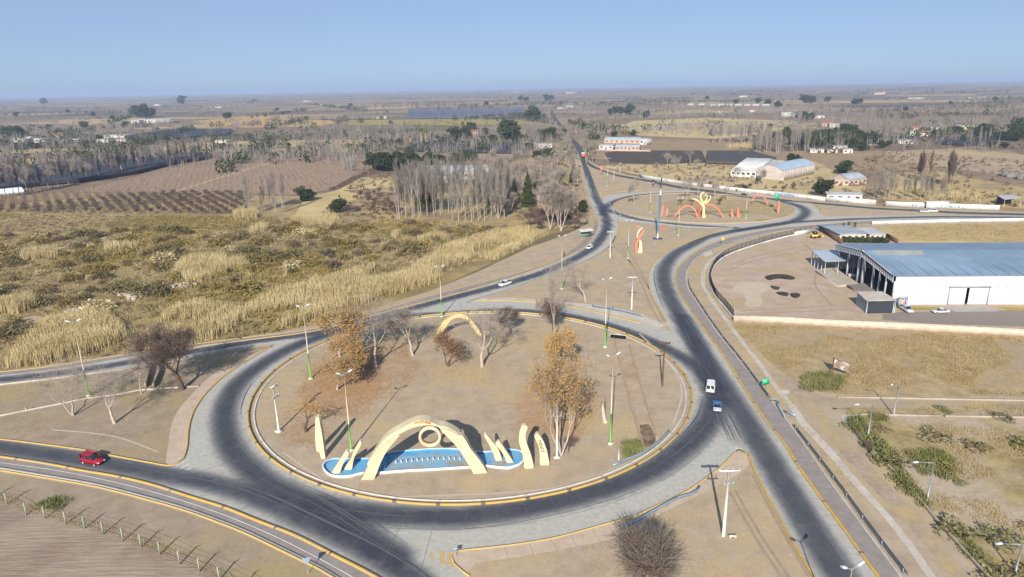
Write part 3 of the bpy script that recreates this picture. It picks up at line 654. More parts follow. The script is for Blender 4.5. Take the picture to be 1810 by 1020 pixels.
def pillar(label, px, base, th, smooth=True, name='sculpture_blade', off=0.0, mat=None, cat='sculpture', grp='curved cream concrete blades round the arch'):
    p = Plane(P(*base), P(base[0] + 30, base[1] - .5))
    o = thing(name, label, cat, P(*base), group=grp)
    mb = MB(); mb2 = MB(); outline(mb2, p, px, th, off=off, smooth=smooth)
    b = P(*base)
    mb.v = [(x - b.x, y - b.y, max(z, 0) - 0) for x, y, z in mb2.v]; mb.f = mb2.f; mb.mi = mb2.mi
    mb.build('blade', mat or m_cream, o); return o
pillar('tall narrow cream blade left of the pool, seen edge on, in front', z1([(120, 185), (160, 185), (188, 330), (205, 430), (222, 560), (240, 685), (190, 690), (168, 620), (140, 400), (116, 300)]), (571, 811.5), .8, False)
pillar('shorter blade behind the tall narrow one left of the pool', z1([(116, 230), (150, 240), (170, 420), (180, 600), (150, 612), (128, 590), (115, 430)]), (562, 799.5), .8, False)
pillar('leftmost slanting cream blade standing in the left pool lobe', z1([(310, 870), (340, 810), (400, 720), (450, 640), (490, 585), (522, 612), (515, 645), (465, 725), (430, 800), (405, 870)]), (593, 838), .55)
pillar('taller slanting blade standing in the left pool lobe', z1([(465, 820), (500, 750), (550, 670), (580, 590), (620, 520), (655, 468), (675, 490), (660, 540), (620, 600), (590, 660), (570, 730), (550, 825)]), (614, 831), .55)
pillar('taller slanting blade standing in the right pool lobe', z2([(655, 380), (690, 410), (740, 470), (800, 540), (842, 620), (865, 715), (795, 718), (770, 650), (740, 580), (700, 500), (665, 440), (648, 400)]), (882, 815.4), .55)
pillar('rightmost short slanting blade in the right pool lobe', z2([(785, 505), (820, 470), (860, 510), (920, 600), (960, 660), (1005, 740), (930, 742), (900, 670), (850, 590), (800, 535)]), (902, 819), .55)
pillar('tall wavy cream blade at the right end of the pool', z2([(1110, 285), (1175, 300), (1152, 370), (1150, 440), (1170, 520), (1200, 600), (1225, 680), (1242, 800), (1143, 812), (1130, 740), (1115, 650), (1090, 560), (1070, 480), (1070, 400), (1085, 340)]), (935, 828.6), .6)
jp = pillar('curved cream blade lettered JUNIN beside the wavy blade', z2([(1285, 380), (1252, 415), (1280, 470), (1310, 560), (1320, 650), (1328, 770), (1430, 765), (1420, 660), (1400, 570), (1360, 470), (1320, 410)]), (962.5, 822.8), .6)
# painted lettering running up the blade
def textmesh(body, size, name='lettering'):
    cu = bpy.data.curves.new('letters', 'FONT'); cu.body = body; cu.size = size; cu.align_x = 'CENTER'; cu.align_y = 'CENTER'; cu.extrude = .004; cu.resolution_u = 3
    to = bpy.data.objects.new('letters', cu); col.objects.link(to); bpy.context.view_layer.update()
    me = bpy.data.meshes.new_from_object(to.evaluated_get(bpy.context.evaluated_depsgraph_get())); me.name = name
    bpy.data.objects.remove(to); bpy.data.curves.remove(cu); return me
m_ink = M('black_paint', C(60, 52, 46), C(80, 70, 60), 3, .8)
pj = Plane(P(962.5, 822.8), P(992.5, 822.3))
tl = zs([(1330, 610), (1371, 598), (1363, 580), (1350, 500), (1325, 445)], 760, 710, 6.8)
a3, b3 = pj.at(*z2([(1362, 610)])[0]), pj.at(*z2([(1316, 455)])[0])
up = (b3 - a3); me = textmesh('JUNIN', up.length * .34); me.materials.append(m_ink)
to = link('lettering', me, jp)
X = up.normalized(); Zv = -pj.n; Y = Zv.cross(X)
mw = Matrix.Identity(4)
for i in range(3): mw[i][0] = X[i]; mw[i][1] = Y[i]; mw[i][2] = Zv[i]
ctr = (a3 + b3) / 2 - pj.n * .03 - Vector(jp.location)
for i in range(3): mw[i][3] = ctr[i]
to.matrix_local = mw
ra = thing('arch_sculpture', 'low plain cream arch at the back of the island behind bare trees', 'sculpture')
pr = Plane(P(773, 594), P(851, 593)); mb = MB()
outline(mb, pr, zs([(508, 582), (528, 535), (552, 505), (598, 475), (640, 464), (690, 488), (730, 535), (756, 580), (738, 578), (702, 532), (662, 492), (622, 486), (588, 502), (546, 562), (526, 586)], 600, 400, 3), 1.0)
mb.build('arch_band', M('ochre_plaster', C(218, 198, 146), C(202, 182, 128), .7, .85), ra)

# second island: orange arches and the green vine
m_or = M('orange_plaster', C(212, 138, 112), C(198, 122, 98), .5, .85); m_gr = M('yellow_green_plaster', C(212, 212, 156), C(196, 198, 140), .5, .85); m_red = M('red_plaster', C(222, 104, 92), C(206, 92, 80), .5)
z3 = lambda p: zs(p, 1080, 310, 5.028)
pv = Plane(P(1235, 385), P(1290, 384.2))
def wsc(w_): return [q / 5.028 for q in w_]
def strokes(name, label, cat, parts, pl, th, group=None):
    o = thing(name, label, cat, group=group)
    for pn, mt, px, wd, off in parts:
        mb = MB(); outline(mb, pl, stroke(z3(px), wsc(wd)), th, off=off, smooth=False); mb.build(pn, mt, o)
    return o
strokes('vine_sculpture', 'pale green curling vine stem sculpture with a red leaf on the far roundabout', 'sculpture', [
    ('stem', m_gr, [(826, 378), (824, 330), (825, 290), (815, 240), (797, 200), (801, 168), (830, 148)], [37, 23, 20, 19, 17, 16, 8], 0),
    ('leaf', m_gr, [(815, 275), (782, 232), (748, 213), (718, 209)], [16, 17, 14, 5], .1),
    ('curl', m_gr, [(826, 245), (852, 215), (860, 188), (846, 172), (832, 186)], [16, 14, 11, 8, 7], .2),
    ('curl', m_gr, [(838, 250), (872, 226), (888, 195), (884, 176)], [16, 14, 10, 5], .3),
    ('leaf', m_red, [(808, 280), (778, 244), (740, 236)], [11, 14, 5], .6),
    ('shoot', m_red, [(786, 375), (790, 310), (806, 278)], [19, 16, 10], .5)], pv, .5)
OA = 'orange arches round the vine sculpture'
strokes('orange_arch', 'orange arch left of the green vine sculpture', 'sculpture', [('arch_band', m_or, [(566, 368), (600, 320), (645, 282), (690, 267), (730, 288), (758, 330), (770, 378)], [18, 17, 14, 12, 13, 15, 18], 0)], pv, .5, OA)
strokes('orange_arch', 'orange arch right of the green vine sculpture', 'sculpture', [('arch_band', m_or, [(832, 262), (880, 258), (930, 280), (968, 325), (1000, 376)], [10, 13, 13, 15, 17], 0)], pv, .5, OA)
pb_ = Plane(P(1330, 361), P(1358, 362.5))
strokes('orange_arch', 'small orange arch at the back edge of the far roundabout', 'sculpture', [('arch_band', m_or, [(1252, 232), (1272, 192), (1300, 166), (1322, 160), (1352, 182), (1376, 220), (1394, 262)], [11, 12, 11, 11, 12, 15, 20], 0)], pb_, .5, OA)
OS = 'upright orange slabs on the far roundabout'
for lb, px, wd, b in (('tall orange slab left of the arches on the far roundabout', [(448, 358), (457, 300), (464, 260)], [22, 18, 10], (1169, 381)), ('short orange slab left of the left orange arch', [(490, 362), (494, 325), (499, 292)], [18, 16, 10], (1177, 382)),
                      ('short orange slab right of the right orange arch', [(1076, 376), (1075, 335), (1074, 298)], [20, 18, 12], (1294, 384.5)), ('tall orange slab farthest right of the arches', [(1130, 374), (1130, 320), (1126, 280)], [30, 22, 10], (1305, 384)),
                      ('leaning orange slab at the right end of the far roundabout', [(1484, 336), (1490, 280), (1497, 226)], [16, 20, 12], (1375, 376.5))):
    strokes('orange_slab', lb, 'sculpture', [('slab', m_or, px, wd, 0)], Plane(P(*b), P(b[0] + 20, b[1] - .3)), .6, OS)
z5 = lambda p: zs(p, 1040, 390, 12.75)
pt = Plane(P(1130, 447.5), P(1145, 447.2))
ts = thing('twisted_sculpture', 'twisted orange and cream blade sculpture on the dirt between the roundabouts', 'sculpture')
mb = MB(); outline(mb, pt, z5([(1105, 737), (1218, 737), (1216, 600), (1206, 490), (1180, 433), (1152, 445), (1146, 520), (1135, 640)]), .7, smooth=False); mb.build('cream_blade', m_cream, ts)
mb = MB(); outline(mb, pt, stroke(z5([(1092, 735), (1086, 640), (1085, 560), (1105, 470), (1150, 380), (1215, 300), (1245, 200)]), [q / 12.75 for q in (70, 66, 60, 56, 60, 60, 26)]), .7, off=.3, smooth=False); mb.build('orange_blade', m_or, ts)
mb = MB(); outline(mb, pt, stroke(z5([(1108, 400), (1118, 310), (1160, 225), (1238, 165)]), [q / 12.75 for q in (30, 34, 34, 18)]), .7, off=.5, smooth=False); mb.build('cream_tip', m_cream, ts)
mb = MB(); outline(mb, pt, z5([(1095, 140), (1170, 135), (1185, 165), (1150, 180), (1110, 170)]), .3, off=1.4, smooth=False); mb.build('orange_leaf', m_or, ts)
sheet('painted_ground', z3([(432, 450), (470, 445), (532, 458), (490, 480), (445, 512), (428, 510)]), .06, M('orange_ground', C(216, 142, 100), C(196, 150, 116), .5), smooth=False)
# flower bed edging and green turf of the far island
for q in ([(520, 318), (700, 322), (1050, 318), (1240, 322), (1230, 336), (1000, 332), (700, 330), (520, 328)], [(1270, 228), (1330, 232), (1400, 250), (1450, 270), (1440, 282), (1360, 262)], [(1280, 400), (1400, 392), (1440, 398), (1300, 412)], [(480, 370), (530, 352), (560, 356), (520, 372)]):
    sheet('turf', z3(q), .06, M('green_turf', C(122, 124, 62), C(150, 138, 84), .4), step=2)
sheet('dry_field', z3([(500, 230), (800, 200), (1240, 232), (1500, 260), (1610, 320), (1500, 370), (1250, 345), (800, 335), (500, 310), (440, 270)]), .05, m_drygrass, step=2)
# blue mast
bm = P(1162.2, 422.5); hM = hgt(1162.2, 422.5, 314)
mst = thing('blue_mast', 'tall slender blue mast with a white foot between the two roundabouts', 'mast', bm)
m_mast = M('mast_blue', C(92, 130, 166), C(80, 118, 152), .3, .6)
mb = MB(); mb.tube([(0, 0, 2.6), (.2, 0, hM * .5), (.45, 0, hM)], [.3, .28, .26], 8); mb.build('shaft', m_mast, mst)
mb = MB(); mb.tube([(0, 0, .3), (0, 0, 2.6)], [.36, .33], 8); mb.build('foot', m_wht, mst)
mb = MB(); mb.tube([(0, 0, 0), (0, 0, .3)], [1.7, 1.6], 16); mb.build('plinth', M('plinth_grey', C(96, 98, 106), C(110, 110, 116), 1), mst)
mb = MB(); mb.tube([(.3, 0, hM * .72), (.36, 0, hM * .83)], [.31, .3], 8); mb.build('white_band', m_wht, mst)

# ------------------------------------------------------------------ lamp posts and power poles
m_pole = M('pole_cream', C(196, 184, 158), C(210, 198, 172), .5, .7); m_green = M('pole_green', C(126, 186, 80), C(112, 172, 70), .5, .7); m_lamp = M('lamp_white', C(208, 212, 216), C(192, 196, 202), 2, .5); m_steel = M('galvanised_steel', C(170, 176, 182), C(150, 158, 166), 1.5, .5, metal=.3)
def gull_lamp(px, py, topy, label, headpx=None, green=True, ry=0.0, group='double headed street lamps of the roundabouts'):
    b = P(px, py); h = hgt(px, py, topy)
    o = thing('street_lamp', label, 'street lamp', b, ry, group)
    mb = MB(); mb.tube([(0, 0, h * (.36 if green else 0)), (0, 0, h)], [.11, .06], 7); mb.build('pole', m_pole, o)
    if green: mb = MB(); mb.tube([(0, 0, .25), (0, 0, h * .36)], [.14, .115], 8); mb.build('painted_foot', m_green, o)
    mb = MB(); mb.box((0, 0, .125), (.8, .8, .25)); mb.build('base', m_wht, o)
    for s in (-1, 1):
        mb = MB(); mb.tube([(0, 0, h - .1), (s * .35, 0, h + .12), (s * .6, 0, h + .22)], [.05, .045, .04], 5); ar = mb.build('arm', m_steel, o)
        hd = MB(); c0 = Vector((s * .55, 0, h + .2)); c1 = Vector((s * 1.2, 0, h + .52))
        hd.tube([c0, c0 * .75 + c1 * .25, c0 * .3 + c1 * .7, c1], [.08, .15, .16, .08], 8); hd.build('lamp_head', m_lamp, ar)
    return o
gull_lamp(157.5, 700, 570, 'street lamp with green foot beside the white strip in the left dirt', ry=.3)
gull_lamp(549.5, 670, 543, 'street lamp at the left inner edge of the near island', ry=.3)
gull_lamp(621, 797, 662, 'street lamp left of the cream arch, its foot behind the slanting blade', ry=.5)
gull_lamp(1079, 785, 631, 'street lamp with green foot beside the dry canal on the near island', ry=.4)
gull_lamp(1069.5, 614, 496, 'street lamp with bright green foot at the back of the near island', ry=.4)
gull_lamp(781, 560, 473, 'street lamp behind the low cream arch at the road edge', ry=.4)
gull_lamp(993, 511, 419, 'street lamp in the dirt wedge right of the white pickup', ry=.3)
gull_lamp(1110, 457, 392, 'street lamp left of the twisted orange sculpture', ry=.2)
gull_lamp(1198.7, 416, 352, 'street lamp right of the foot of the blue mast', ry=.2)
gull_lamp(1318, 386, 342, 'street lamp on the far roundabout right of the orange arches', ry=.2)
gull_lamp(1149, 376, 325, 'street lamp on the far roundabout left of the blue mast', ry=.2)
gull_lamp(1073.5, 329, 281, 'street lamp at the start of the road along the white wall', ry=.2)
gull_lamp(1421, 329, 300, 'street lamp behind the white wall below the barrel roofed hall', ry=.2, green=False)
gull_lamp(1484, 1150, 1006, 'street lamp whose white twin heads stand at the bottom edge by the highway', ry=.25)
m_cpole = M('concrete_pole', C(222, 216, 206), C(206, 200, 190), .6, .8); m_wood = M('pole_wood', C(96, 72, 54), C(116, 88, 66), .8)
def power_pole(px, py, topy, label, mat, arms=1, wd=2.4, gear=False, r=.2, rz=0.0, base=None):
    b = P(px, py); h = hgt(px, py, topy); o = thing('power_pole', label, 'power pole', b, rz, 'power line poles')
    mb = MB(); mb.tube([(0, 0, 0), (0, 0, h)], [r, r * .6], 9); mb.build('shaft', mat, o)
    for k in range(arms):
        z = h - .12 - k * 1.5; mb = MB(); mb.box((0, -.2, z), (wd, .2, .22)); a = mb.build('crossarm', mat, o)
        for x in (-.45, -.15, .15, .45):
            q = MB(); q.tube([(x * wd, -.2, z + .11), (x * wd, -.2, z + .38)], [.05, .03], 5); q.build('insulator', m_dark if mat is m_wood else m_lamp, a)
    if gear:
        for x in (-.5, 0, .5):
            mb = MB(); mb.tube([(x, -.25, h - 1.7), (x * 1.2, -.45, h - 1.2)], [.06, .05], 5); mb.build('insulator', m_lamp, o)
        mb = MB(); mb.box((0, -.2, h - 1.85), (1.5, .12, .12)); mb.build('bracket', m_steel, o)
    return o
power_pole(1278.5, 948, 829, 'stout white concrete power pole with T crossarm on the near dirt triangle', m_cpole, gear=True)
pp = power_pole(493, 763, 681, 'white power pole with fuse gear beside the left kerb of the near island', m_cpole, 1, 1.3, True, .16, 1.0)
mb = MB(); mb.box((0, 0, .1), (1.0, 1.0, .2)); mb.build('footing', m_wht, pp)
pp = power_pole(984.5, 809, 713, 'white power pole against the trunk of the tall golden tree', m_cpole, 0, 1.2, True, .16)
mb = MB(); mb.box((0, 0, .1), (.9, .9, .2)); mb.build('footing', m_wht, pp)
power_pole(1116.3, 547, 489, 'concrete power pole with three crossarms between the two roads', m_cpole, 1, 2.2, True, .2)
power_pole(1078.3, 456, 409, 'concrete power pole at the inside of the north road bend', m_cpole, 1, 2.2, False, .18)
power_pole(1170.8, 683, 605, 'brown wooden power pole on the right of the near island', m_wood, 1, 1.8, False, .16)
for px, py, ty in ((1019, 318, 294), (1000, 289, 268), (1096, 305, 288), (1085, 318, 296), (1010, 303, 283)):
    power_pole(px, py, ty, 'thin pole along the north road far behind', m_cpole, 1, 1.6, False, .15)
def arm_lamp(px, py, tx, ty, hx, label):
    b = P(px, py); h = hgt(px, py, ty); pl = Plane(b, b + Vector((10, 0, 0))); e = pl.at(hx, ty + 2) - pl.at(tx, ty)
    o = thing('street_lamp', label, 'street lamp', b, 0, 'single arm street lamps of the weedy lot')
    mb = MB(); mb.tube([(0, 0, 0), (0, 0, h * .5), (0, 0, h)], [.12, .09, .06], 7); mb.build('pole', m_steel, o)
    mb = MB(); mb.tube([(0, 0, h - .05), (e.x * .8, 0, h + .1)], [.05, .04], 5); a = mb.build('arm', m_steel, o)
    mb = MB(); mb.tube([(e.x * .75, 0, h + .1), (e.x * .85, 0, h + .12), (e.x * 1.02, 0, h + .08)], [.08, .17, .1], 7); mb.build('lamp_head', m_lamp, a)
arm_lamp(1579.5, 735, 1587, 681, 1573, 'single arm lamp on the far edge of the earth lane')
arm_lamp(1534, 772, 1540, 716, 1508, 'single arm lamp by the pale slab at the corner of the weedy lot')
arm_lamp(1638.5, 886, 1649, 818, 1612, 'single arm lamp beside the middle of the diagonal low wall')
arm_lamp(1794, 1016, 1804, 962, 1757, 'single arm lamp in the bottom right corner')

# ------------------------------------------------------------------ signs, rails, fences, walls
m_sgreen = M('sign_green', C(52, 196, 138), C(46, 186, 130), 1, .5); m_sgrey = M('sign_back', C(150, 172, 192), C(136, 158, 180), 1, .5)
gs = thing('road_sign', 'small green road sign behind the guard rail', 'road sign', P(1352, 689), .25)
for s in (-.45, .45): mb = MB(); mb.tube([(s, .06, 0), (s, .06, 1.9)], .035, 5); mb.build('post', m_steel, gs)
mb = MB(); mb.box((0, 0, 1.5), (1.3, .05, .95)); pn = mb.build('panel', m_sgreen, gs)
mb = MB(); mb.box((.05, -.032, 1.52), (.4, .01, .12)); mb.build('marking', m_wht, pn)
gw = thing('road_sign', 'triangular sign on a post beside the cycle path', 'road sign', P(545, 1016), .3)
mb = MB(); mb.tube([(0, 0, 0), (0, 0, 2.2)], .04, 5); mb.build('post', m_steel, gw)
mb = MB(); mb.slab([(-.5, -.06, 2.2), (0, -.06, 1.35), (.5, -.06, 2.2)], (0, .03, 0)); mb.build('panel', m_sgrey, gw)
gw = thing('road_sign', 'small direction sign at the tip of the near pavement', 'road sign', P(806, 984), .2)
mb = MB(); mb.tube([(0, 0, 0), (0, 0, 1.2)], .04, 5); mb.build('post', m_steel, gw)
mb = MB(); mb.box((0, -.05, 1.0), (.55, .03, .4)); mb.build('panel', m_sgrey, gw)
ys = thing('road_sign', 'yellow warning sign at the highway bend railing', 'road sign', P(1277, 433), .0)
mb = MB(); mb.tube([(0, 0, 0), (0, 0, 2.6)], .05, 5); mb.build('post', m_steel, ys)
mb = MB(); mb.slab([(-.6, -.06, 2.1), (0, -.06, 1.5), (.6, -.06, 2.1), (0, -.06, 2.7)], (0, .04, 0)); mb.build('panel', M('sign_yellow', C(236, 190, 50), C(226, 180, 44), 1, .5), ys)
def sign3(px, py, ty, label, mt, wd, hh):
    b = P(px, py); h = hgt(px, py, ty); o = thing('road_sign', label, 'road sign', b)
    for s in (-.3, .3): mb = MB(); mb.tube([(s * wd, .08, 0), (s * wd, .08, h)], .06, 5); mb.build('post', m_steel, o)
    mb = MB(); mb.box((0, 0, h - hh / 2), (wd, .06, hh)); mb.build('panel', mt, o)
sign3(1371.5, 371, 342, 'tall green sign on a post at the right of the far roundabout', m_sgreen, 1.4, 2.4)
sign3(1063, 309, 293, 'orange sign panel where the wall road branches off', m_or, 1.3, 3.4)
sign3(1340, 322, 311, 'small dark panel in front of the low white hall', M('dark_panel', C(60, 64, 74), C(70, 74, 84), 1), 2.6, 2.4)
# billboard
ba, bb = P(1473, 662), P(1501, 667); bp = Plane(ba, bb)
bl = thing('billboard', 'weathered rusty billboard with peeling paper on the dry field', 'billboard')
m_rusty = M('rusty_steel', C(116, 74, 54), C(146, 98, 72), 1.5); m_peel = M('peeling_paper', C(158, 140, 120), C(120, 98, 82), 1.6, .9, 8, C(206, 202, 194), .9)
mb = MB(); q = [bp.at(1474.5, 634), bp.at(1502.6, 643.5), bp.at(1501.5, 659), bp.at(1474.6, 649)]; mb.slab(q, bp.n * .08); mb.build('panel', m_peel, bl)
for px_, b_ in ((1474.5, ba), (1502, bb)):
    t_ = bp.at(px_, 633 if px_ < 1490 else 643); mb = MB(); mb.tube([(b_.x, b_.y + .15, 0), (t_.x, t_.y + .15, t_.z + .1)], .1, 6); mb.build('post', m_rusty, bl)
for k in (0, 1):
    mb = MB(); mb.tube([q[0] + bp.n * .14, q[1] + bp.n * .14] if k == 0 else [q[3] + bp.n * .14, q[2] + bp.n * .14], .07, 5); mb.build('rail', m_rusty, bl)
def guard_rail(px, label, mat, step=4.0, hh=.72, smooth=True, group=None):
    o = thing('guard_rail', label, 'guard rail', group=group)
    ln = catmull(PP(px), 1.0) if smooth else PP(px)
    ln = [Vector((p.x, p.y, 0)) for p in ln]
    mb = MB(); sweep(mb, ln, [(-.04, hh - .3), (.02, hh - .26), (-.04, hh - .16), (.02, hh - .04), (-.04, hh), (-.1, hh), (-.1, hh - .3)]); mb.build('beam', mat, o)
    acc = step
    for i in range(1, len(ln)):
        acc += (ln[i] - ln[i - 1]).length
        if acc >= step:
            acc = 0; mb = MB(); mb.box((ln[i].x, ln[i].y, (hh - .05) / 2), (.12, .12, hh - .05)); mb.build('post', m_steel, o)
    return o
m_rail = M('rail_steel', C(120, 134, 148), C(98, 112, 126), .6, .45, metal=.5); m_rail2 = M('rail_blue', C(158, 182, 204), C(136, 160, 184), .6, .45, metal=.3)
guard_rail([(1602, 1022), (1538, 938), (1472, 848), (1434, 798), (1402, 757)], 'long dark guard rail down the right side of the cycle path', m_rail)
guard_rail([(1360, 708), (1340, 681), (1305, 634), (1271, 591), (1238, 542), (1220, 513), (1216, 496)], 'guard rail along the outside of the highway bend', m_rail)
guard_rail([(1363, 712), (1372, 712), (1377, 716), (1374, 722), (1386, 740)], 'bent broken end of a guard rail by the cycle path', m_rail2, smooth=False)
guard_rail([(1386, 729), (1406, 738)], 'torn off piece of guard rail lying on the verge', m_rail2, hh=.45)
guard_rail([(1105, 938), (1130, 924), (1160, 906), (1200, 885), (1220, 880), (1231, 874), (1236, 866)], 'guard rail with a kinked end on the pavement of the near triangle', m_rail2, 3.0)
guard_rail([(1083, 829), (1110, 817), (1140, 804), (1160, 790), (1182, 767)], 'pale blue guard rail inside the near island by the canal', m_rail2, 3.0)
guard_rail([(1046, 543), (1080, 549), (1110, 555), (1137, 562)], 'guard rail on the verge behind the near roundabout', m_rail2, 3.0)
def railing(px, label, name='railing', hh=1.1, step=2.0, mat=m_rail, rails=(.5, 1.05), cat='railing', bars=0, basew=None, baseh=0, grp=None):
    o = thing(name, label, cat, group=grp); ln = [Vector((p.x, p.y, 0)) for p in catmull(PP(px), .5)]
    if basew: mb = MB(); sweep(mb, ln, [(-.15, 0), (.15, 0), (.15, baseh), (-.15, baseh)]); mb.build('base_wall', basew, o)
    for z in rails:
        mb = MB(); sweep(mb, ln, [(-.025, baseh + z), (.025, baseh + z), (.025, baseh + z + .05), (-.025, baseh + z + .05)]); mb.build('rail', mat, o)
    acc = step; ab = 0; bm_ = MB()
    for i in range(1, len(ln)):
        d = (ln[i] - ln[i - 1]).length; acc += d; ab += d
        if acc >= step:
            acc = 0; mb = MB(); mb.box((ln[i].x, ln[i].y, baseh + hh / 2), (.08, .08, hh)); mb.build('post', mat, o)
    if bars:
        tot = np.cumsum([0] + [(ln[i] - ln[i - 1]).length for i in range(1, len(ln))])
        for s in np.arange(0, tot[-1], bars):
            i = min(int(np.searchsorted(tot, s)), len(ln) - 1); j = max(i - 1, 0); t = 0 if i == j else (s - tot[j]) / max(tot[i] - tot[j], 1e-6)
            p = ln[j].lerp(ln[i], t); bm_.box((p.x, p.y, baseh + hh / 2), (.035, .035, hh - .1))
        bm_.build('bars', mat, o)
    return o
railing([(1216, 476), (1229, 458), (1262, 440.5), (1312, 424.5), (1369, 412.5), (1428, 405)], 'low steel railing along the outside of the highway bend', hh=1.0, step=3.0, mat=m_steel)
m_iron = M('dark_iron', C(44, 44, 50), C(56, 56, 60), 1, .6)
m_wallw = M('white_wall', C(226, 226, 222), C(206, 204, 198), .5, .85, c3=C(190, 184, 174), scale3=.3)
railing([(1296, 564), (1282, 546), (1264, 525), (1256.5, 506), (1256.5, 488), (1264, 469.5), (1284, 453.5), (1318, 440), (1369, 425), (1416, 414), (1436, 411)], 'dark iron bar fence on a white footing curving round the warehouse yard', 'yard_fence', 1.7, 2.5, m_iron, (.15, 1.6), 'fence', .22, m_wallw, .55)
# near wire fence on concrete posts, bottom left
m_cpost = M('fence_post', C(168, 176, 160), C(150, 160, 146), 1.2)
wf = thing('wire_fence', 'wire fence on leaning concrete posts above the ploughed field', 'fence')
FP = [(-18, 886), (13, 892), (47, 911), (80, 917), (117, 927), (150, 935), (183, 945), (218, 957), (250, 968), (283, 981), (318, 998), (353, 1011), (388, 1026), (425, 1046), (460, 1066)]
tops = []
for x, y in FP:
    b = P(x, y); h = 1.75; mb = MB(); mb.box((b.x, b.y, h / 2), (.13, .13, h), .4).tube([(b.x, b.y, h - .05), (b.x + .25, b.y - .1, h + .25)], .05, 4); mb.build('post', m_cpost, wf); tops.append(b)
for z in (.4, .8, 1.2, 1.6):
    mb = MB(); mb.tube([t + Vector((0, 0, z)) for t in tops], .012, 3); mb.build('wire', m_iron, wf)
# stone wall of the warehouse yard
def brick_mat():
    mt = bpy.data.materials.new('stone_blocks'); mt.use_nodes = True; n = mt.node_tree; N = n.nodes; L = n.links; b = N['Principled BSDF']; b.inputs['Roughness'].default_value = .9
    tc = N.new('ShaderNodeTexCoord'); sx = N.new('ShaderNodeSeparateXYZ'); cb = N.new('ShaderNodeCombineXYZ')
    L.new(tc.outputs['Object'], sx.inputs[0]); L.new(sx.outputs[0], cb.inputs[0]); L.new(sx.outputs[2], cb.inputs[1])
    br = N.new('ShaderNodeTexBrick'); br.inputs['Scale'].default_value = 1.0; br.inputs['Brick Width'].default_value = .9; br.inputs['Row Height'].default_value = .42; br.inputs['Mortar Size'].default_value = .03
    br.inputs['Color1'].default_value = (*C(214, 188, 164), 1); br.inputs['Color2'].default_value = (*C(192, 168, 148), 1); br.inputs['Mortar'].default_value = (*C(222, 208, 190), 1)
    L.new(cb.outputs[0], br.inputs['Vector']); no = N.new('ShaderNodeTexNoise'); no.inputs['Scale'].default_value = .6; no.inputs['Detail'].default_value = 8; L.new(tc.outputs['Object'], no.inputs['Vector'])
    mr = N.new('ShaderNodeMapRange'); mr.inputs[3].default_value = .78; mr.inputs[4].default_value = 1.25; L.new(no.outputs[0], mr.inputs[0])
    hs = N.new('ShaderNodeHueSaturation'); L.new(mr.outputs[0], hs.inputs['Value']); L.new(br.outputs[0], hs.inputs['Color']); L.new(hs.outputs[0], b.inputs['Base Color']); return mt
def wall(name, label, px, h, mats, th=.3, cap=None, cat='wall', group=None, pts=None):
    o = thing(name, label, cat, group=group); ln = pts or PP(px); ln = [Vector((p.x, p.y, 0)) for p in ln]
    mb = MB(); sweep(mb, ln, [(-th / 2, 0), (th / 2, 0), (th / 2, h), (-th / 2, h)]); mb.build('wall_body', mats, o)
    if cap: mb = MB(); sweep(mb, ln, [(-th / 2 - .05, h + .002), (th / 2 + .05, h + .002), (th / 2 + .05, h + .1), (-th / 2 - .05, h + .1)]); mb.build('coping', cap, o)
    return o
wall('stone_wall', 'long low wall of pinkish stone blocks in front of the warehouse yard', [(1296, 570), (1380, 572.5), (1470, 578), (1640, 586), (1810, 595.5), (1950, 604)], 1.55, brick_mat(), .4, m_conc)
B_WALL = [(1130, 313.5), (1140, 316), (1199, 326), (1259, 333.6), (1319, 340.6), (1380, 347), (1438, 353.6), (1459, 356)]
nw = wall('long_wall', 'long white roadside wall with blue painted lettering behind the far roundabout', B_WALL, 1.9, m_wallw)
wa, wb = P(1369, 345.9), P(1411, 350.6); ww = wb - wa
me = textmesh('AZ GOBIERNO T', 2.0, 'lettering'); me.materials.append(M('blue_lettering', C(44, 96, 178), C(58, 116, 196), 1, .7))
to = link('lettering', me, nw); X = ww.normalized(); sx = ww.length / max(me.vertices[i].co.x * 2 for i in range(len(me.vertices)))
to.rotation_euler = (R(90), 0, math.atan2(X.y, X.x)); to.location = (wa + wb) / 2 + Vector((X.y, -X.x, 0)) * .16 + Vector((0, 0, 1.0)); to.scale = (sx, .85, 1)
ww2 = wall('long_wall', 'white roadside wall with faint pale blue marks right of the gap', [(1565, 364.6), (1600, 366), (1655, 368.2), (1710, 370.2), (1766, 372)], 2.1, m_wallw)
m_pblue = M('pale_blue_paint', C(140, 186, 208), C(160, 198, 214), 1, .7)
for x in (1616, 1622, 1629, 1635, 1641, 1667, 1675, 1682, 1685, 1690, 1697, 1704):
    t = (x - 1565) / 201.0; y = 364.6 + 7.6 * t; p = P(x, y); mb = MB(); mb.box((p.x, p.y - .19, 1.1), (1.1 + .5 * ((x * 7) % 3), .05, 1.0)); mb.build('painted_mark', m_pblue, ww2)
gp = P(1656, 368.2); mb = MB(); mb.box((gp.x, gp.y + .0, 1.3), (9, .5, 2.6)).box((gp.x, gp.y, 2.75), (9.6, .7, .25)); mb.build('gate_block', m_wallw, ww2)
wall('long_wall', 'long low white wall along the lower edge of the right hand road', [(1541, 397.5), (1580, 396), (1640, 394.6), (1810, 391.6), (1960, 391.8)], 1.3, m_wallw)
wall('long_wall', 'short white wall at the right end of the iron fence', [(1404, 417), (1436, 411.5)], 1.4, m_wallw)
m_dusty = M('dusty_concrete', C(184, 170, 150), C(164, 150, 130), .8)
BW = 'low broken white walls of the weedy lot'
wall('low_wall', 'low white wall along the far side of the earth lane', [(1480, 704), (1600, 706), (1700, 708), (1950, 712)], .35, m_dusty, .3, group=BW)
wall('low_wall', 'low white wall along the near side of the earth lane', [(1520, 735), (1600, 736.5), (1660, 737.5)], .4, m_dusty, .3, group=BW)
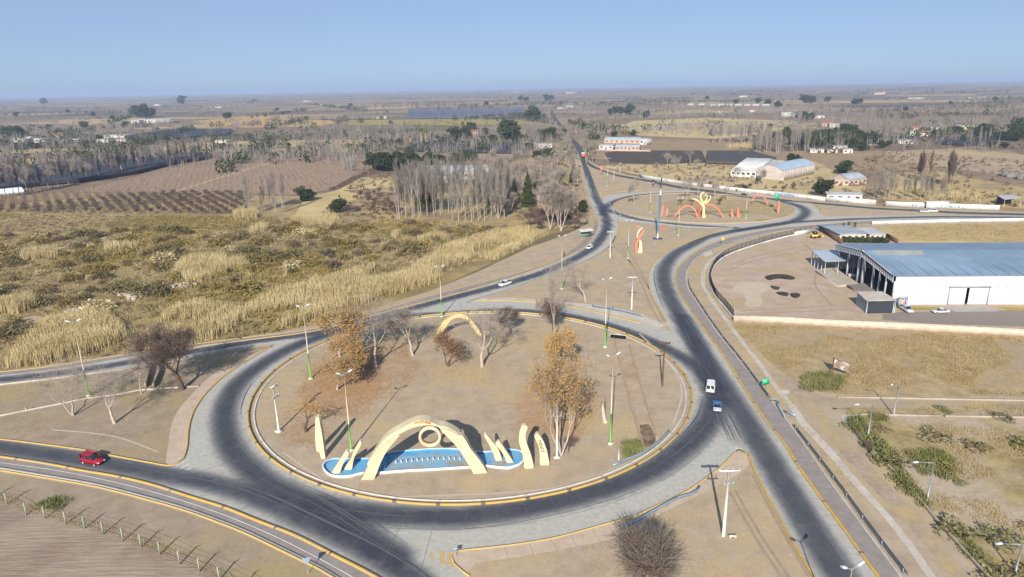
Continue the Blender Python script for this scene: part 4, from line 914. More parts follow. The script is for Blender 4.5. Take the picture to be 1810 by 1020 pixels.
wall('low_wall', 'right hand stretch of low white wall on the near side of the lane', [(1670, 738), (1770, 739.5), (1950, 742)], .4, m_dusty, .3, group=BW)
wall('low_wall', 'thin diagonal low wall between the dirt track and the weedy lot', [(1498, 752), (1535, 792), (1600, 855), (1662, 930), (1745, 1022), (1800, 1085)], .45, m_dusty, .18, group=BW)
sheet('concrete_slab', [(1488, 735), (1516, 733), (1524, 740), (1520, 747), (1496, 747), (1487, 742)], .07, m_conc)
wall('low_wall', 'thin white strip wall across the left dirt under the bare trees', [(-40, 743), (0, 736.5), (47, 727), (113, 714), (155, 705), (200, 700), (247, 691), (300, 687), (352, 684)], .3, m_conc, .3)
wall('low_wall', 'white strip kerb under the near bare tree along the left road', [(0, 681), (83, 671.5), (167, 660.5), (278, 645)], .25, m_conc, .25)
# culvert in the left dirt
cu = thing('culvert', 'open concrete culvert between the left road and the white strip', 'culvert')
for q, hh in ([(268, 648), (258, 686)], .9), ([(277, 648), (282, 660), (272, 686)], .9), ([(262, 648), (280, 645)], .6):
    mb = MB(); sweep(mb, [Vector((p.x, p.y, 0)) for p in catmull(PP(q), .6)], [(-.15, 0), (.15, 0), (.15, hh), (-.15, hh)]); mb.build('side_wall', M('old_concrete', C(150, 134, 116), C(168, 150, 130), .8), cu)
mp = P(47, 727); st = thing('stub_post', 'short grey stub post on the white strip at far left', 'post', mp)
mb = MB(); mb.tube([(0, 0, 0), (0, 0, .9)], [.16, .13], 6); mb.build('shaft', m_conc, st)
# dry canal of the near island
ca = thing('canal_wall', 'dry canal with low concrete sides across the right of the near island', 'canal')
for q in ([(1086, 601), (1098, 650), (1112, 704), (1128, 760), (1138, 793)], [(1113, 612), (1126, 655), (1138, 700), (1152, 745), (1162, 778)]):
    mb = MB(); sweep(mb, [Vector((p.x, p.y, 0)) for p in catmull(PP(q), 1)], [(-.12, 0), (.12, 0), (.12, .3), (-.12, .3)]); mb.build('side_wall', M('canal_concrete', C(188, 166, 140), C(170, 150, 126), .8), ca)
mb = MB(); hp = P(1093, 599); mb.box((hp.x, hp.y + .4, .45), (3.6, .3, .9), -.35); mb.build('headwall', m_conc, ca)
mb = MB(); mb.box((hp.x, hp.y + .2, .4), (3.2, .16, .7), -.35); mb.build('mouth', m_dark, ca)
sheet('canal_bed', [(1088, 606), (1112, 614), (1140, 705), (1160, 775), (1140, 790), (1114, 706)], .05, M('canal_soil', C(172, 150, 126), C(188, 166, 140), .5, c3=C(166, 140, 108), scale3=.2), smooth=False)
sheet('burnt_patch', [(1131, 752), (1146, 750), (1156, 768), (1158, 782), (1142, 792), (1136, 778)], .06, M('burnt', C(84, 68, 56), C(150, 126, 102), .7), step=.8)
for q in ([(1352, 489), (1370, 485), (1392, 486), (1405, 491), (1400, 495), (1376, 493), (1360, 496), (1354, 493)], [(1371, 517), (1384, 516), (1394, 519), (1391, 524), (1378, 522)], [(1397, 519), (1410, 518), (1415, 523), (1406, 528), (1398, 524)], [(1362, 505), (1378, 508), (1374, 513), (1364, 510)]):
    sheet('burnt_patch', q, .075, M('dark_patch', C(46, 42, 40), C(84, 74, 66), .5), step=.8)
mp = P(1093.5, 813); st = thing('marker_post', 'white marker post beside the canal on the near island', 'post', mp)
mb = MB(); mb.tube([(0, 0, 0), (0, 0, 2.0)], .1, 6); mb.build('shaft', m_lamp, st)
sb = thing('concrete_bench', 'small white bench slab beside the stout power pole', 'bench', P(1295, 951.5))
mb = MB(); mb.box((0, 0, .35), (.9, .3, .12)); mb.build('seat', m_wht, sb)
for s in (-.3, .3): mb = MB(); mb.box((s, 0, .145), (.12, .26, .29)); mb.build('leg', m_wht, sb)
sc_ = P(1036, 420); sh = thing('bus_shelter', 'small shelter with a white slanted roof and green back beside the north road', 'bus shelter', sc_, .35)
mb = MB(); mb.slab([(-2.6, -1, 2.3), (2.6, -1, 2.3), (2.6, 1, 2.7), (-2.6, 1, 2.7)], (0, 0, .15)); mb.build('roof', m_wht, sh)
mb = MB(); mb.box((0, .9, 1.2), (4.6, .12, 2.2)); mb.build('back_wall', M('dull_green', C(140, 168, 140), C(120, 150, 124), 1), sh)
for s in (-2.2, 2.2): mb = MB(); mb.tube([(s, -.8, 0), (s, -.8, 2.3)], .07, 5); mb.build('post', m_steel, sh)

# ------------------------------------------------------------------ vehicles
m_glass = M('car_glass', C(34, 44, 54), C(40, 50, 60), 1, .15, spec=.6); m_tyre = M('tyre', C(36, 36, 38), C(44, 44, 46), 2); m_rim = M('rim', C(210, 212, 214), C(190, 192, 196), 2, .4, metal=.4)
m_light = M('head_light', C(236, 236, 230), C(226, 226, 222), 1, .2); m_tail = M('tail_light', C(170, 30, 30), C(150, 24, 24), 1, .3)
def paint(n, r, g, b): return M('paint_' + n, C(r, g, b), C(r * .94, g * .94, b * .94), .5, .3, spec=.5)
def car(label, px, py, hx, hy, kind, mat, name='parked_car', cat='car', k=1.0, roofmat=None, bootmat=None):
    a, b = P(px, py), P(hx, hy); rz = math.atan2(b.y - a.y, b.x - a.x)
    o = thing(name, label, cat, a, rz, scale=k * .8)
    #            length  width  bonnet h  belt h  roof h   cabin x range (bottom rear, bottom front, top rear, top front)
    L_, W_, zb, zt, zr, cab = {
        'suv': (4.4, 1.8, .98, 1.05, 1.8, (-2.12, 1.0, -2.02, .25)), 'van': (4.5, 1.85, 1.1, 1.15, 1.95, (-2.2, 1.4, -2.14, .9)),
        'pickup': (5.2, 1.85, 1.0, 1.08, 1.75, (-.75, 1.35, -.6, .65)), 'sedan': (4.4, 1.72, .88, .95, 1.42, (-1.55, 1.15, -.85, .35)), 'hatch': (4.0, 1.7, .9, .97, 1.48, (-1.95, 1.1, -1.6, .4))}[kind]
    h = L_ / 2; w_ = W_ / 2; mb = MB()
    st = [(-h, .5, zt - .14, .86), (-h + .12, .36, zt, .96), (-h * .5, .3, zt, 1), (0, .3, zt, 1), (h * .3, .3, zt, 1), (h * .45, .3, zb + .02, 1), (h - .35, .34, zb - .08, .95), (h - .05, .42, zb - .28, .86), (h, .5, zb - .4, .8)]
    V = []; F = []
    for x, z0, z1_, ks in st: V += [(x, -w_ * ks, z0), (x, -w_ * ks, (z0 + z1_) / 2 + .05), (x, -w_ * ks * .93, z1_), (x, w_ * ks * .93, z1_), (x, w_ * ks, (z0 + z1_) / 2 + .05), (x, w_ * ks, z0)]
    for i in range(len(st) - 1):
        for q in range(6): F.append((i * 6 + q, i * 6 + (q + 1) % 6, (i + 1) * 6 + (q + 1) % 6, (i + 1) * 6 + q))
    F.append(tuple(range(6))[::-1]); F.append(tuple((len(st) - 1) * 6 + q for q in range(6))); mb.add(V, F); body = mb.build('body', mat, o)
    br, bf, tr, tf = cab; wb_, wt_ = w_ * .92, w_ * .78
    g = MB(); lo = [(br, -wb_, zt - .03), (bf, -wb_, zt - .03), (bf, wb_, zt - .03), (br, wb_, zt - .03)]; hi = [(tr, -wt_, zr - .06), (tf, -wt_, zr - .06), (tf, wt_, zr - .06), (tr, wt_, zr - .06)]
    g.add(lo + hi, [(0, 1, 5, 4), (1, 2, 6, 5), (2, 3, 7, 6), (3, 0, 4, 7), (4, 5, 6, 7)]); g.build('window', m_glass, o)
    r_ = MB(); r_.slab([(tr - .02, -wt_ - .03, zr - .07), (tf + .02, -wt_ - .03, zr - .07), (tf + .02, wt_ + .03, zr - .07), (tr - .02, wt_ + .03, zr - .07)], (0, 0, .09)); r_.build('roof', roofmat or mat, o)
    for s in (-1, 1):
        pil = [(br, tr), (bf, tf), ((br + bf) / 2 - .1, (tr + tf) / 2 - .05)] + ([(br + (bf - br) * .28, tr + (tf - tr) * .24)] if kind in ('suv', 'van') else [])
        for xb, xt in pil: pl_ = MB(); pl_.tube([(xb, s * (wb_ + .005), zt - .05), (xt, s * (wt_ + .005), zr - .05)], .055, 4); pl_.build('pillar', mat, o)
    if kind == 'van': pl_ = MB(); pl_.box((br + .02, 0, (zt + zr) / 2), (.12, .1, zr - zt - .1)); pl_.build('pillar', mat, o)
    if bootmat: bt = MB(); bt.slab([(-h - .02, -w_ * .86, zt - .4), (-h - .02, w_ * .86, zt - .4), (-h + .08, w_ * .9, zt - .1), (-h + .08, -w_ * .9, zt - .1)], (-.04, 0, .02)); bt.slab([(-h + .06, -w_ * .88, zt - .02), (br - .05, -w_ * .88, zt + .02), (br - .05, w_ * .88, zt + .02), (-h + .06, w_ * .88, zt - .02)], (0, 0, .03)); bt.build('boot_lid', bootmat, o)
    if kind == 'pickup': bd = MB(); bd.box((-1.72, 0, zt + .012), (1.6, W_ * .74, .02)); bd.build('cargo_bed', m_dark, o)
    for x in (-h * .6, h * .62):
        for s in (-1, 1):
            wh = MB(); wh.tube([(x, s * (w_ - .22), .33), (x, s * (w_ + .01), .33)], .33, 14); whl = wh.build('wheel', m_tyre, o)
            rm = MB(); rm.tube([(x, s * (w_ + .0), .33), (x, s * (w_ + .025), .33)], .21, 10); rm.build('rim', m_rim, whl)
    for s in (-1, 1):
        q = MB(); q.box((h - .1, s * w_ * .62, zb - .34), (.22, .36, .16)); q.build('headlight', m_light, o)
        q = MB(); q.box((-h + .03, s * w_ * .74, zt - .25), (.1, .18, .26)); q.build('tail_light', m_tail, o)
    return o
car('dark red estate car driving on the near left road', 165, 818, 185, 822.5, 'suv', paint('red', 168, 22, 42), 'passenger_car', 'car')
car('white van seen from behind on the right of the near roundabout', 1255.5, 689, 1257.5, 670, 'van', paint('white', 236, 236, 232), 'passenger_van', 'van')
car('blue car with a silver tail behind the white van', 1266.8, 722, 1265, 700, 'sedan', paint('blue', 70, 116, 168), 'passenger_car', 'car', bootmat=paint('silver', 206, 210, 214))
car('white pickup truck driving on the road left of centre', 893, 504.5, 881, 508.5, 'pickup', paint('white', 236, 236, 232), 'pickup_truck', 'pickup truck')
car('white car rounding the north road bend', 1042, 439.5, 1034, 443.5, 'hatch', paint('white', 236, 236, 232), 'passenger_car', 'car')
car('dark grey car on the north road left of the far roundabout', 1070.5, 390.5, 1072, 383, 'hatch', paint('grey', 70, 82, 98), 'passenger_car', 'car')
car('dark car on the back of the far roundabout', 1316, 346.6, 1325, 347.6, 'hatch', paint('grey', 70, 82, 98), 'passenger_car', 'car')
car('silver pickup truck parked at the small shed by the warehouse', 1601, 550, 1610, 555, 'pickup', paint('silver', 176, 182, 192), 'pickup_truck', 'pickup truck')
car('silver sedan parked in front of the warehouse wall', 1662, 553.5, 1640, 553.8, 'sedan', paint('silver', 176, 188, 202), 'parked_car', 'car')
car('silver sedan on the wall road left of the small white truck', 1634, 375.8, 1650, 376.6, 'sedan', paint('silver', 176, 188, 202), 'passenger_car', 'car')
car('white van on the wall road below the wall gate', 1648, 374.8, 1664, 375.5, 'van', paint('white', 236, 236, 232), 'passenger_van', 'van')
car('pale car far up the north road', 982.5, 216, 985, 218.5, 'hatch', paint('silver', 176, 182, 192), 'passenger_car', 'car', 1.3)
ot = P(1031, 278); otn = P(1025, 266); lr = thing('lorry', 'red orange lorry with a white box on the far north road', 'lorry', ot, math.atan2(otn.y - ot.y, otn.x - ot.x), scale=.95)
mb = MB(); mb.box((1.0, 0, 2.1), (6.5, 2.5, 2.7)); mb.build('cargo_box', paint('white', 236, 236, 232), lr)
mb = MB(); mb.box((-3.6, 0, 1.9), (2.4, 2.4, 2.6), taper=.92); mb.build('tail_box', paint('orange', 236, 96, 60), lr)
mb = MB(); mb.box((5.3, 0, 1.6), (1.9, 2.3, 2.2), taper=.9); mb.build('cab', paint('orange', 236, 96, 60), lr)
for x in (-3.4, -1.8, 4.8):
    for s in (-1, 1): wh = MB(); wh.tube([(x, s * .9, .5), (x, s * 1.2, .5)], .5, 12); wh.build('wheel', m_tyre, lr)
yl = thing('wheel_loader', 'yellow digger parked at the top of the warehouse yard', 'digger', P(1441, 421), .4, scale=.72)
m_yd = paint('yellow', 222, 184, 92)
mb = MB(); mb.box((0, 0, 1.3), (4.2, 1.9, 1.1), taper=.9); mb.build('body', m_yd, yl)
mb = MB(); mb.box((-.4, 0, 2.5), (1.5, 1.6, 1.4), taper=.9); mb.build('cab', m_glass, yl)
mb = MB(); mb.tube([(2.0, 0, 1.6), (3.4, 0, 2.4), (4.2, 0, .8)], .16, 5); mb.box((4.3, 0, .5), (.8, 2.0, .8)); mb.build('bucket_arm', m_yd, yl)
mb = MB(); mb.tube([(-2.0, 0, 1.6), (-3.2, 0, 3.2), (-4.2, 0, 1.4)], .15, 5); mb.build('digger_arm', m_yd, yl)
for x in (-1.4, 1.4):
    for s in (-1, 1): wh = MB(); wh.tube([(x, s * .8, .6), (x, s * 1.1, .6)], .6, 12); wh.build('wheel', m_tyre, yl)

# ------------------------------------------------------------------ the walker
def walker(px, py, label):
    J = {'pelvis': (0, 0, .92, .13), 'waist': (0, 0, 1.1, .12), 'chest': (0, .02, 1.34, .15), 'neck': (0, .02, 1.5, .06), 'head': (0, .04, 1.6, .09), 'crown': (0, .04, 1.7, .085)}
    E_ = [('pelvis', 'waist'), ('waist', 'chest'), ('chest', 'neck'), ('neck', 'head'), ('head', 'crown')]
    for s, n_ in ((-1, 'l'), (1, 'r')):
        J.update({'sh' + n_: (s * .19, .02, 1.42, .065), 'el' + n_: (s * .24, .05 + s * .06, 1.14, .047), 'wr' + n_: (s * .24, .14 + s * .1, .9, .035), 'ha' + n_: (s * .24, .17 + s * .12, .8, .03), 'hip' + n_: (s * .1, 0, .86, .1), 'kn' + n_: (s * .1, s * .12, .48, .065), 'an' + n_: (s * .1, s * .2 - .04, .09, .045), 'to' + n_: (s * .1, s * .2 + .14, .04, .04)})
        E_ += [('chest', 'sh' + n_), ('sh' + n_, 'el' + n_), ('el' + n_, 'wr' + n_), ('wr' + n_, 'ha' + n_), ('pelvis', 'hip' + n_), ('hip' + n_, 'kn' + n_), ('kn' + n_, 'an' + n_), ('an' + n_, 'to' + n_)]
    K = list(J); me = bpy.data.meshes.new('body'); me.from_pydata([J[k][:3] for k in K], [(K.index(a), K.index(b)) for a, b in E_], [])
    tmp = bpy.data.objects.new('tmp', me); col.objects.link(tmp); sk = tmp.modifiers.new('s', 'SKIN'); su = tmp.modifiers.new('u', 'SUBSURF'); su.levels = 1
    if not me.skin_vertices: me.attributes.new('skin', 'FLOAT', 'POINT')
    for i, k in enumerate(K): sv = me.skin_vertices[0].data[i]; sv.radius = (J[k][3], J[k][3]); sv.use_root = (i == 0)
    bpy.context.view_layer.update()
    out = bpy.data.meshes.new_from_object(tmp.evaluated_get(bpy.context.evaluated_depsgraph_get())); bpy.data.objects.remove(tmp)
    out.materials.clear()
    for mt in (M('trousers', C(92, 88, 100), C(80, 76, 88), 3), M('dark_top', C(84, 66, 50), C(70, 56, 44), 3), M('skin', C(190, 146, 118), C(180, 136, 110), 3)): out.materials.append(mt)
    for p in out.polygons: z = p.center.z; p.material_index = 2 if z > 1.53 or (abs(p.center.x) > .2 and z < .9) else 1 if z > .95 else 0; p.use_smooth = True
    o = thing('person', label, 'person', P(px, py), -.9); link('body', out, o)
    hb = MB(); hb.tube([(0, .02, 1.6), (0, .02, 1.7), (0, .03, 1.77)], [.1, .105, .05], 10); hb.build('hair', M('dark_hair', C(46, 36, 30), C(40, 30, 26), 3), o)
walker(997, 454.5, 'person in a dark top walking along the yellow kerb of the road left of centre')

# ------------------------------------------------------------------ vegetation
m_bark = M('bark_grey', C(196, 180, 164), C(164, 148, 134), 1.5, .95, rand=.12); m_twig = M('twig_grey', C(182, 169, 156), C(158, 146, 135), .6, .95, rand=.12)
m_barkd = M('bark_dark', C(92, 76, 66), C(116, 98, 84), 1.5, .95, rand=.1); m_twigd = M('twig_purple', C(128, 109, 98), C(106, 90, 80), .6, .95, rand=.12)
m_popl = M('poplar_twig', C(168, 158, 148), C(146, 136, 126), .5, .95, rand=.14); m_poplt = M('poplar_bark', C(188, 178, 166), C(160, 150, 138), .7, .95, rand=.08)
m_orange = M('autumn_leaf', C(210, 172, 104), C(182, 140, 80), .8, .9, leaf=True, rand=.1); m_rusty_l = M('rusty_leaf', C(186, 140, 92), C(158, 114, 76), .8, .9, leaf=True)
m_ever = M('evergreen_leaf', C(62, 74, 44), C(88, 98, 54), .35, .85, leaf=True, rand=.22); m_evy = M('yellow_green_leaf', C(112, 120, 52), C(140, 140, 66), .4, .85, leaf=True, rand=.15)
m_olive = M('olive_scrub', C(140, 124, 66), C(166, 146, 84), .5, .9, leaf=True, rand=.2); m_brush = M('brown_scrub', C(118, 98, 82), C(142, 122, 98), .5, .9, leaf=True, rand=.2)
m_strawl = M('straw_blade', C(222, 204, 156), C(192, 171, 122), .12, .9, leaf=True, rand=.1); m_dsage = M('sage_scrub', C(118, 108, 70), C(142, 128, 86), .5, .9, leaf=True, rand=.2)
m_gweed = M('green_weed', C(126, 130, 76), C(152, 148, 92), .5, .9, leaf=True, rand=.15)

def perp(d):
    a = d.cross(Vector((0, 0, 1)))
    if a.length < .1: a = d.cross(Vector((1, 0, 0)))
    return a.normalized()
def skel(seed, H, r0, bole=.3, spread=.65, lev=4, kids=3, ratio=.72, up=.12, wob=.22, side=.35, stems=1, lean=(0, 0), brush=3, brl=.5):
    rg = random.Random(seed); out = []; tips = []
    rv = lambda: Vector((rg.uniform(-1, 1), rg.uniform(-1, 1), rg.uniform(-1, 1)))
    def grow(p, d, L, r, k):
        n = 3
        for s in range(n):
            d = (d + rv() * wob + Vector((0, 0, up))).normalized(); q = p + d * (L / n); r2 = r * .86
            out.append((p, q, r, r2, k)); p, r = q, r2
            if k > 0 and k < lev and rg.random() < side:
                e = (d + (perp(d) * math.cos(a := rg.uniform(0, 6.28)) + d.cross(perp(d)) * math.sin(a)) * spread * 1.4).normalized()
                grow(p, e, L * ratio * .7, r * .5, k + 1 if k + 1 < lev else lev)
        if k < lev:
            a0 = rg.uniform(0, 6.28); kk = kids + (1 if rg.random() < .35 else 0)
            for i in range(kk):
                a = a0 + 6.283 * i / kk + rg.uniform(-.4, .4); sp = spread * rg.uniform(.6, 1.25)
                e = (d + (perp(d) * math.cos(a) + d.cross(perp(d)) * math.sin(a)) * sp).normalized()
                grow(p, e, L * ratio * rg.uniform(.75, 1.2), r * rg.uniform(.55, .72), k + 1)
        else:
            tips.append(p)
            for i in range(brush):
                e = (d + rv() * .8).normalized(); out.append((p, p + e * brl * rg.uniform(.5, 1.3), max(r * .7, .012), .008, lev + 1))
    for s in range(stems):
        a = 6.283 * s / max(stems, 1) + rg.uniform(0, 1); d = Vector((lean[0] + (math.cos(a) * .35 if stems > 1 else 0), lean[1] + (math.sin(a) * .35 if stems > 1 else 0), 1)).normalized()
        grow(Vector((0, 0, 0)), d, H * bole, r0 * (1 if stems == 1 else .7), 0)
    top = max(q.z for _, q, _, _, _ in out)
    f = H / top
    out = [(a * f, b * f, r, s, k) for a, b, r, s, k in out]; tips = [t * f for t in tips]
    return out, tips
def tubes(segs, n):
    if not segs: return np.zeros((0, 3)), np.zeros((0, 4), int)
    p0 = np.array([tuple(s[0]) for s in segs]); p1 = np.array([tuple(s[1]) for s in segs]); r0 = np.array([s[2] for s in segs]); r1 = np.array([s[3] for s in segs])
    d = p1 - p0; d /= np.linalg.norm(d, axis=1)[:, None] + 1e-9
    ref = np.where(np.abs(d[:, 2:3]) > .9, [[1., 0, 0]], [[0, 0, 1.]]); a = np.cross(d, ref); a /= np.linalg.norm(a, axis=1)[:, None] + 1e-9; b = np.cross(d, a)
    V = np.zeros((len(segs), 2 * n, 3))
    for k in range(n):
        an = 2 * math.pi * k / n; o = a * math.cos(an) + b * math.sin(an); V[:, k] = p0 + o * r0[:, None]; V[:, n + k] = p1 + o * r1[:, None]
    f = np.array([[k, (k + 1) % n, n + (k + 1) % n, n + k] for k in range(n)])
    F = (np.arange(len(segs))[:, None, None] * 2 * n + f[None]).reshape(-1, 4)
    return V.reshape(-1, 3), F
def leaves(cent, size, rg, flat=0.0, asp=.6):
    n = len(cent); u = rg.normal(size=(n, 3)); u /= np.linalg.norm(u, axis=1)[:, None]; w_ = rg.normal(size=(n, 3)); w_ -= (w_ * u).sum(1)[:, None] * u; w_ /= np.linalg.norm(w_, axis=1)[:, None]
    if flat: u[:, 2] *= 1 - flat; w_[:, 2] *= 1 - flat
    s = size * rg.uniform(.6, 1.4, (n, 1)); u = u * s; w_ = w_ * s * asp
    V = np.stack([cent - u, cent + w_, cent + u, cent - w_], 1).reshape(-1, 3); F = np.arange(4 * n).reshape(n, 4); return V, F
def blades(cent, h, wd, rg, lean=.25):
    n = len(cent); a = rg.uniform(0, 6.28, n); d = np.c_[np.cos(a), np.sin(a), np.zeros(n)] * (wd / 2)
    hh = h * rg.uniform(.6, 1.2, n); l = rg.normal(size=(n, 2)) * lean * hh[:, None]; top = cent + np.c_[l, hh]
    V = np.stack([cent - d, cent + d, top + d * .35, top - d * .35], 1).reshape(-1, 3); return V, np.arange(4 * n).reshape(n, 4)
class Kind:
    """a set of part meshes (name, mesh) built at a unit height, shared by every copy"""
    def __init__(s, parts, H): s.parts = parts; s.H = H
def bare(seed, H, r0, mt, mw, leaf=None, nleaf=0, lsize=.15, lspread=.4, tmax=1, tk=1.0, **k):
    sg, tips = skel(seed, H, r0, **k); rg = np.random.default_rng(seed)
    sg = [(a, b, r * tk, s * tk, k) if k > tmax else (a, b, r, s, k) for a, b, r, s, k in sg]
    T = MB(); T.arr(*tubes([q for q in sg if q[4] <= tmax], 7)); Cw = MB(); Cw.arr(*tubes([q for q in sg if tmax < q[4] <= 2], 5)); Cw.arr(*tubes([q for q in sg if q[4] > max(2, tmax)], 3))
    ps = [('trunk', T.mesh('trunk', mt, True)), ('crown', Cw.mesh('crown', mw))]
    if leaf:
        t = np.array([tuple(q) for q in tips]); t = t[rg.random(len(t)) < .85]; c = np.repeat(t, max(1, nleaf // len(t)), 0); c = c + rg.normal(size=c.shape) * lspread
        Lb = MB(); Lb.arr(*leaves(c, lsize, rg)); ps.append(('foliage', Lb.mesh('foliage', leaf)))
    return Kind(ps, H)
def poplar(seed, H, mt, mw, wide=.1, n=60, r0=.16, tk=1.6):
    rg = random.Random(seed); seg = []; tw = []
    p = Vector((0, 0, 0)); L = 10
    pts = [Vector((rg.uniform(-.06, .06) * i, rg.uniform(-.06, .06) * i, H * i / L)) for i in range(L + 1)]
    for i in range(L): seg.append((pts[i], pts[i + 1], r0 * (1 - .85 * i / L), r0 * (1 - .85 * (i + 1) / L)))
    for k in range(n):
        f = .26 + .7 * (k / n) + rg.uniform(-.02, .02); i = min(int(f * L), L - 1); b = pts[i].lerp(pts[i + 1], f * L - i); a = rg.uniform(0, 6.28); l = H * wide * rg.uniform(.9, 2.0) * (1.15 - f * .75)
        d = Vector((math.cos(a) * .42, math.sin(a) * .42, 1)).normalized(); m_ = b + d * l * .5; e = m_ + (d + Vector((0, 0, .5))).normalized() * l * .6
        tw += [(b, m_, .03 * tk, .02 * tk), (m_, e, .022 * tk, .01 * tk)]
        for q in range(6):
            s = b.lerp(e, rg.uniform(.3, .95)); a2 = rg.uniform(0, 6.28); tw.append((s, s + Vector((math.cos(a2) * .3, math.sin(a2) * .3, 1)).normalized() * l * rg.uniform(.3, .6), .016 * tk, .007 * tk))
    T = MB(); T.arr(*tubes(seg, 6)); Cw = MB(); Cw.arr(*tubes(tw, 3))
    return Kind([('trunk', T.mesh('trunk', mt)), ('crown', Cw.mesh('crown', mw))], H)
def blobs(seed, H, rad, nb, n, lsize, leaf, bark, base=.15, cone=False, flat=.0):
    rg = np.random.default_rng(seed); c = []
    if cone:
        z = rg.uniform(base, 1, n) ** 1.0; z = base + (1 - base) * (1 - np.sqrt(1 - rg.uniform(0, 1, n))); r = rad * (1 - (z - base) / (1 - base)) * np.sqrt(rg.uniform(.35, 1, n)) * (1 + .25 * np.sin(z * 40)) + .05; a = rg.uniform(0, 6.28, n)
        cen = np.c_[r * np.cos(a), r * np.sin(a), z * H]
    else:
        bc = []
        for i in range(nb):
            a = rg.uniform(0, 6.28); q = math.sqrt(rg.uniform(0, 1)) * .62; z = rg.uniform(base + .16, .8); k = 1 - abs(z - .45) * .7
            bc.append((rad * q * math.cos(a) * k, rad * q * math.sin(a) * k, H * z, rad * rg.uniform(.3, .55), H * rg.uniform(.12, .22)))
        bc = np.array(bc); idx = rg.integers(0, nb, n); u = rg.normal(size=(n, 3)); u /= np.linalg.norm(u, axis=1)[:, None]; rr = rg.uniform(.3, 1, (n, 1)) ** .45
        cen = bc[idx, :3] + u * rr * np.c_[bc[idx, 3], bc[idx, 3], bc[idx, 4]]; cen[:, 2] = np.maximum(cen[:, 2], .1)
    Lb = MB(); Lb.arr(*leaves(cen, lsize, rg)); T = MB(); T.tube([(0, 0, 0), (.05, 0, H * .35), (0, .05, H * .7)], [max(.12, H * .022), H * .016, .05], 6)
    for a in range(3): T.tube([(0, 0, H * (.2 + .1 * a)), (math.cos(a * 2.1) * rad * .5, math.sin(a * 2.1) * rad * .5, H * (.45 + .1 * a))], [H * .012, .03], 5)
    return Kind([('trunk', T.mesh('trunk', bark)), ('crown', Lb.mesh('crown', leaf))], H)
def shrubm(seed, H, rad, n, lsize, leaf, twig=m_twigd, stems=14):
    rg = np.random.default_rng(seed); a = rg.uniform(0, 6.28, n); ph = np.arccos(rg.uniform(0, 1, n)); rr = rg.uniform(.4, 1, n) ** .5 * (1 + .25 * np.sin(a * 3 + seed))
    cen = np.c_[rad * rr * np.sin(ph) * np.cos(a), rad * rr * np.sin(ph) * np.sin(a), H * rr * np.cos(ph) * .95 + .05]
    Lb = MB(); Lb.arr(*leaves(cen, lsize, rg)); k = rg.choice(n, stems); sg = [(Vector((0, 0, 0)), Vector(cen[i]), .03, .01) for i in k]; Lb.arr(*tubes(sg, 3), 1)
    return Kind([('crown', Lb.mesh('shrub', [leaf, twig]))], H)
def plant(kind, px, py, name, label, cat, topy=None, h=None, rz=None, group=None, sx=1.0, world=None, parts=True):
    b = Vector((*world, 0)) if world is not None else P(px, py)
    if h is None: h = hgt(px, py, topy)
    s = h / kind.H; rz = rnd.uniform(0, 6.28) if rz is None else rz
    if len(kind.parts) == 1 or not parts:
        o = link(name, kind.parts[0][1]); o.location = b; o.rotation_euler = (0, 0, rz); o.scale = (s * sx, s * sx, s); return tag(o, label, cat, group)
    o = thing(name, label, cat, b, rz, group, (s * sx, s * sx, s))
    for n_, me in kind.parts: link(n_, me, o)
    return o
K_gold = [bare(31 + i, 9, .24, m_bark, m_twig, m_orange, 3300, .14, .45, bole=.26, spread=.62, lev=4, kids=3, ratio=.74, side=.4, up=.06) for i in range(2)]
K_tall = bare(40, 15, .3, m_bark, m_twig, m_orange, 4800, .16, .55, bole=.32, spread=.42, lev=4, kids=3, ratio=.72, side=.35, up=.16, stems=3)
K_sparse = bare(44, 7, .2, m_barkd, m_twigd, m_rusty_l, 1500, .12, .4, bole=.22, spread=.5, lev=4, kids=3, ratio=.75, up=.1, stems=2)
K_bareA = [bare(51 + i, 11, .19, m_bark, m_twig, bole=.26, spread=.62, lev=4, kids=3, ratio=.74, side=.45, up=.12, brl=.7) for i in range(3)]
K_bareF = [bare(55 + i, 11, .24, m_bark, m_twig, tk=2.3, bole=.26, spread=.6, lev=4, kids=3, ratio=.74, side=.4, up=.12, brl=.8) for i in range(3)]
K_bush = [bare(61 + i, 6, .2, m_barkd, m_twigd, bole=.16, spread=.62, lev=5, kids=3, ratio=.76, side=.3, up=.12, brl=.5) for i in range(2)]
K_dome = bare(66, 6, .18, m_bark, M('twig_pinkish', C(152, 136, 122), C(126, 110, 98), .9, .95), bole=.14, spread=.75, lev=5, kids=3, ratio=.74, side=.4, up=.1, brl=.6, brush=3, wob=.25)
K_open = [bare(71 + i, 10, .23, m_bark, m_twig, bole=.26, spread=.55, lev=5, kids=2, ratio=.78, side=.3, up=.1, wob=.2, lean=ln_, stems=st_, brl=.9) for i, (ln_, st_) in enumerate((((-.35, 0), 2), ((-.12, 0), 1), ((0, 0), 1)))]
K_gnarl = bare(81, 5.5, .28, m_barkd, m_barkd, m_orange, 300, .13, .5, bole=.3, spread=.9, lev=2, kids=3, ratio=.7, wob=.5, up=.1, side=.1, brush=2)
K_pop = [poplar(91 + i, 18, m_poplt, m_popl, .15 + .05 * (i % 3), 56 + 6 * i) for i in range(5)]
K_popd = [poplar(97 + i, 15, m_barkd, m_twigd, .16, 70, tk=2.2) for i in range(2)]
K_ever = [blobs(101 + i, 10, 5.0, 16, 2600, .42, m_ever, m_barkd, .05) for i in range(4)]
K_con = [blobs(111 + i, 14, 3.0, 0, 2200, .4, m_ever, m_barkd, .06, True) for i in range(2)]
K_yel = [blobs(115 + i, 12, 3.6, 12, 2000, .4, m_evy, m_barkd, .08) for i in range(2)]
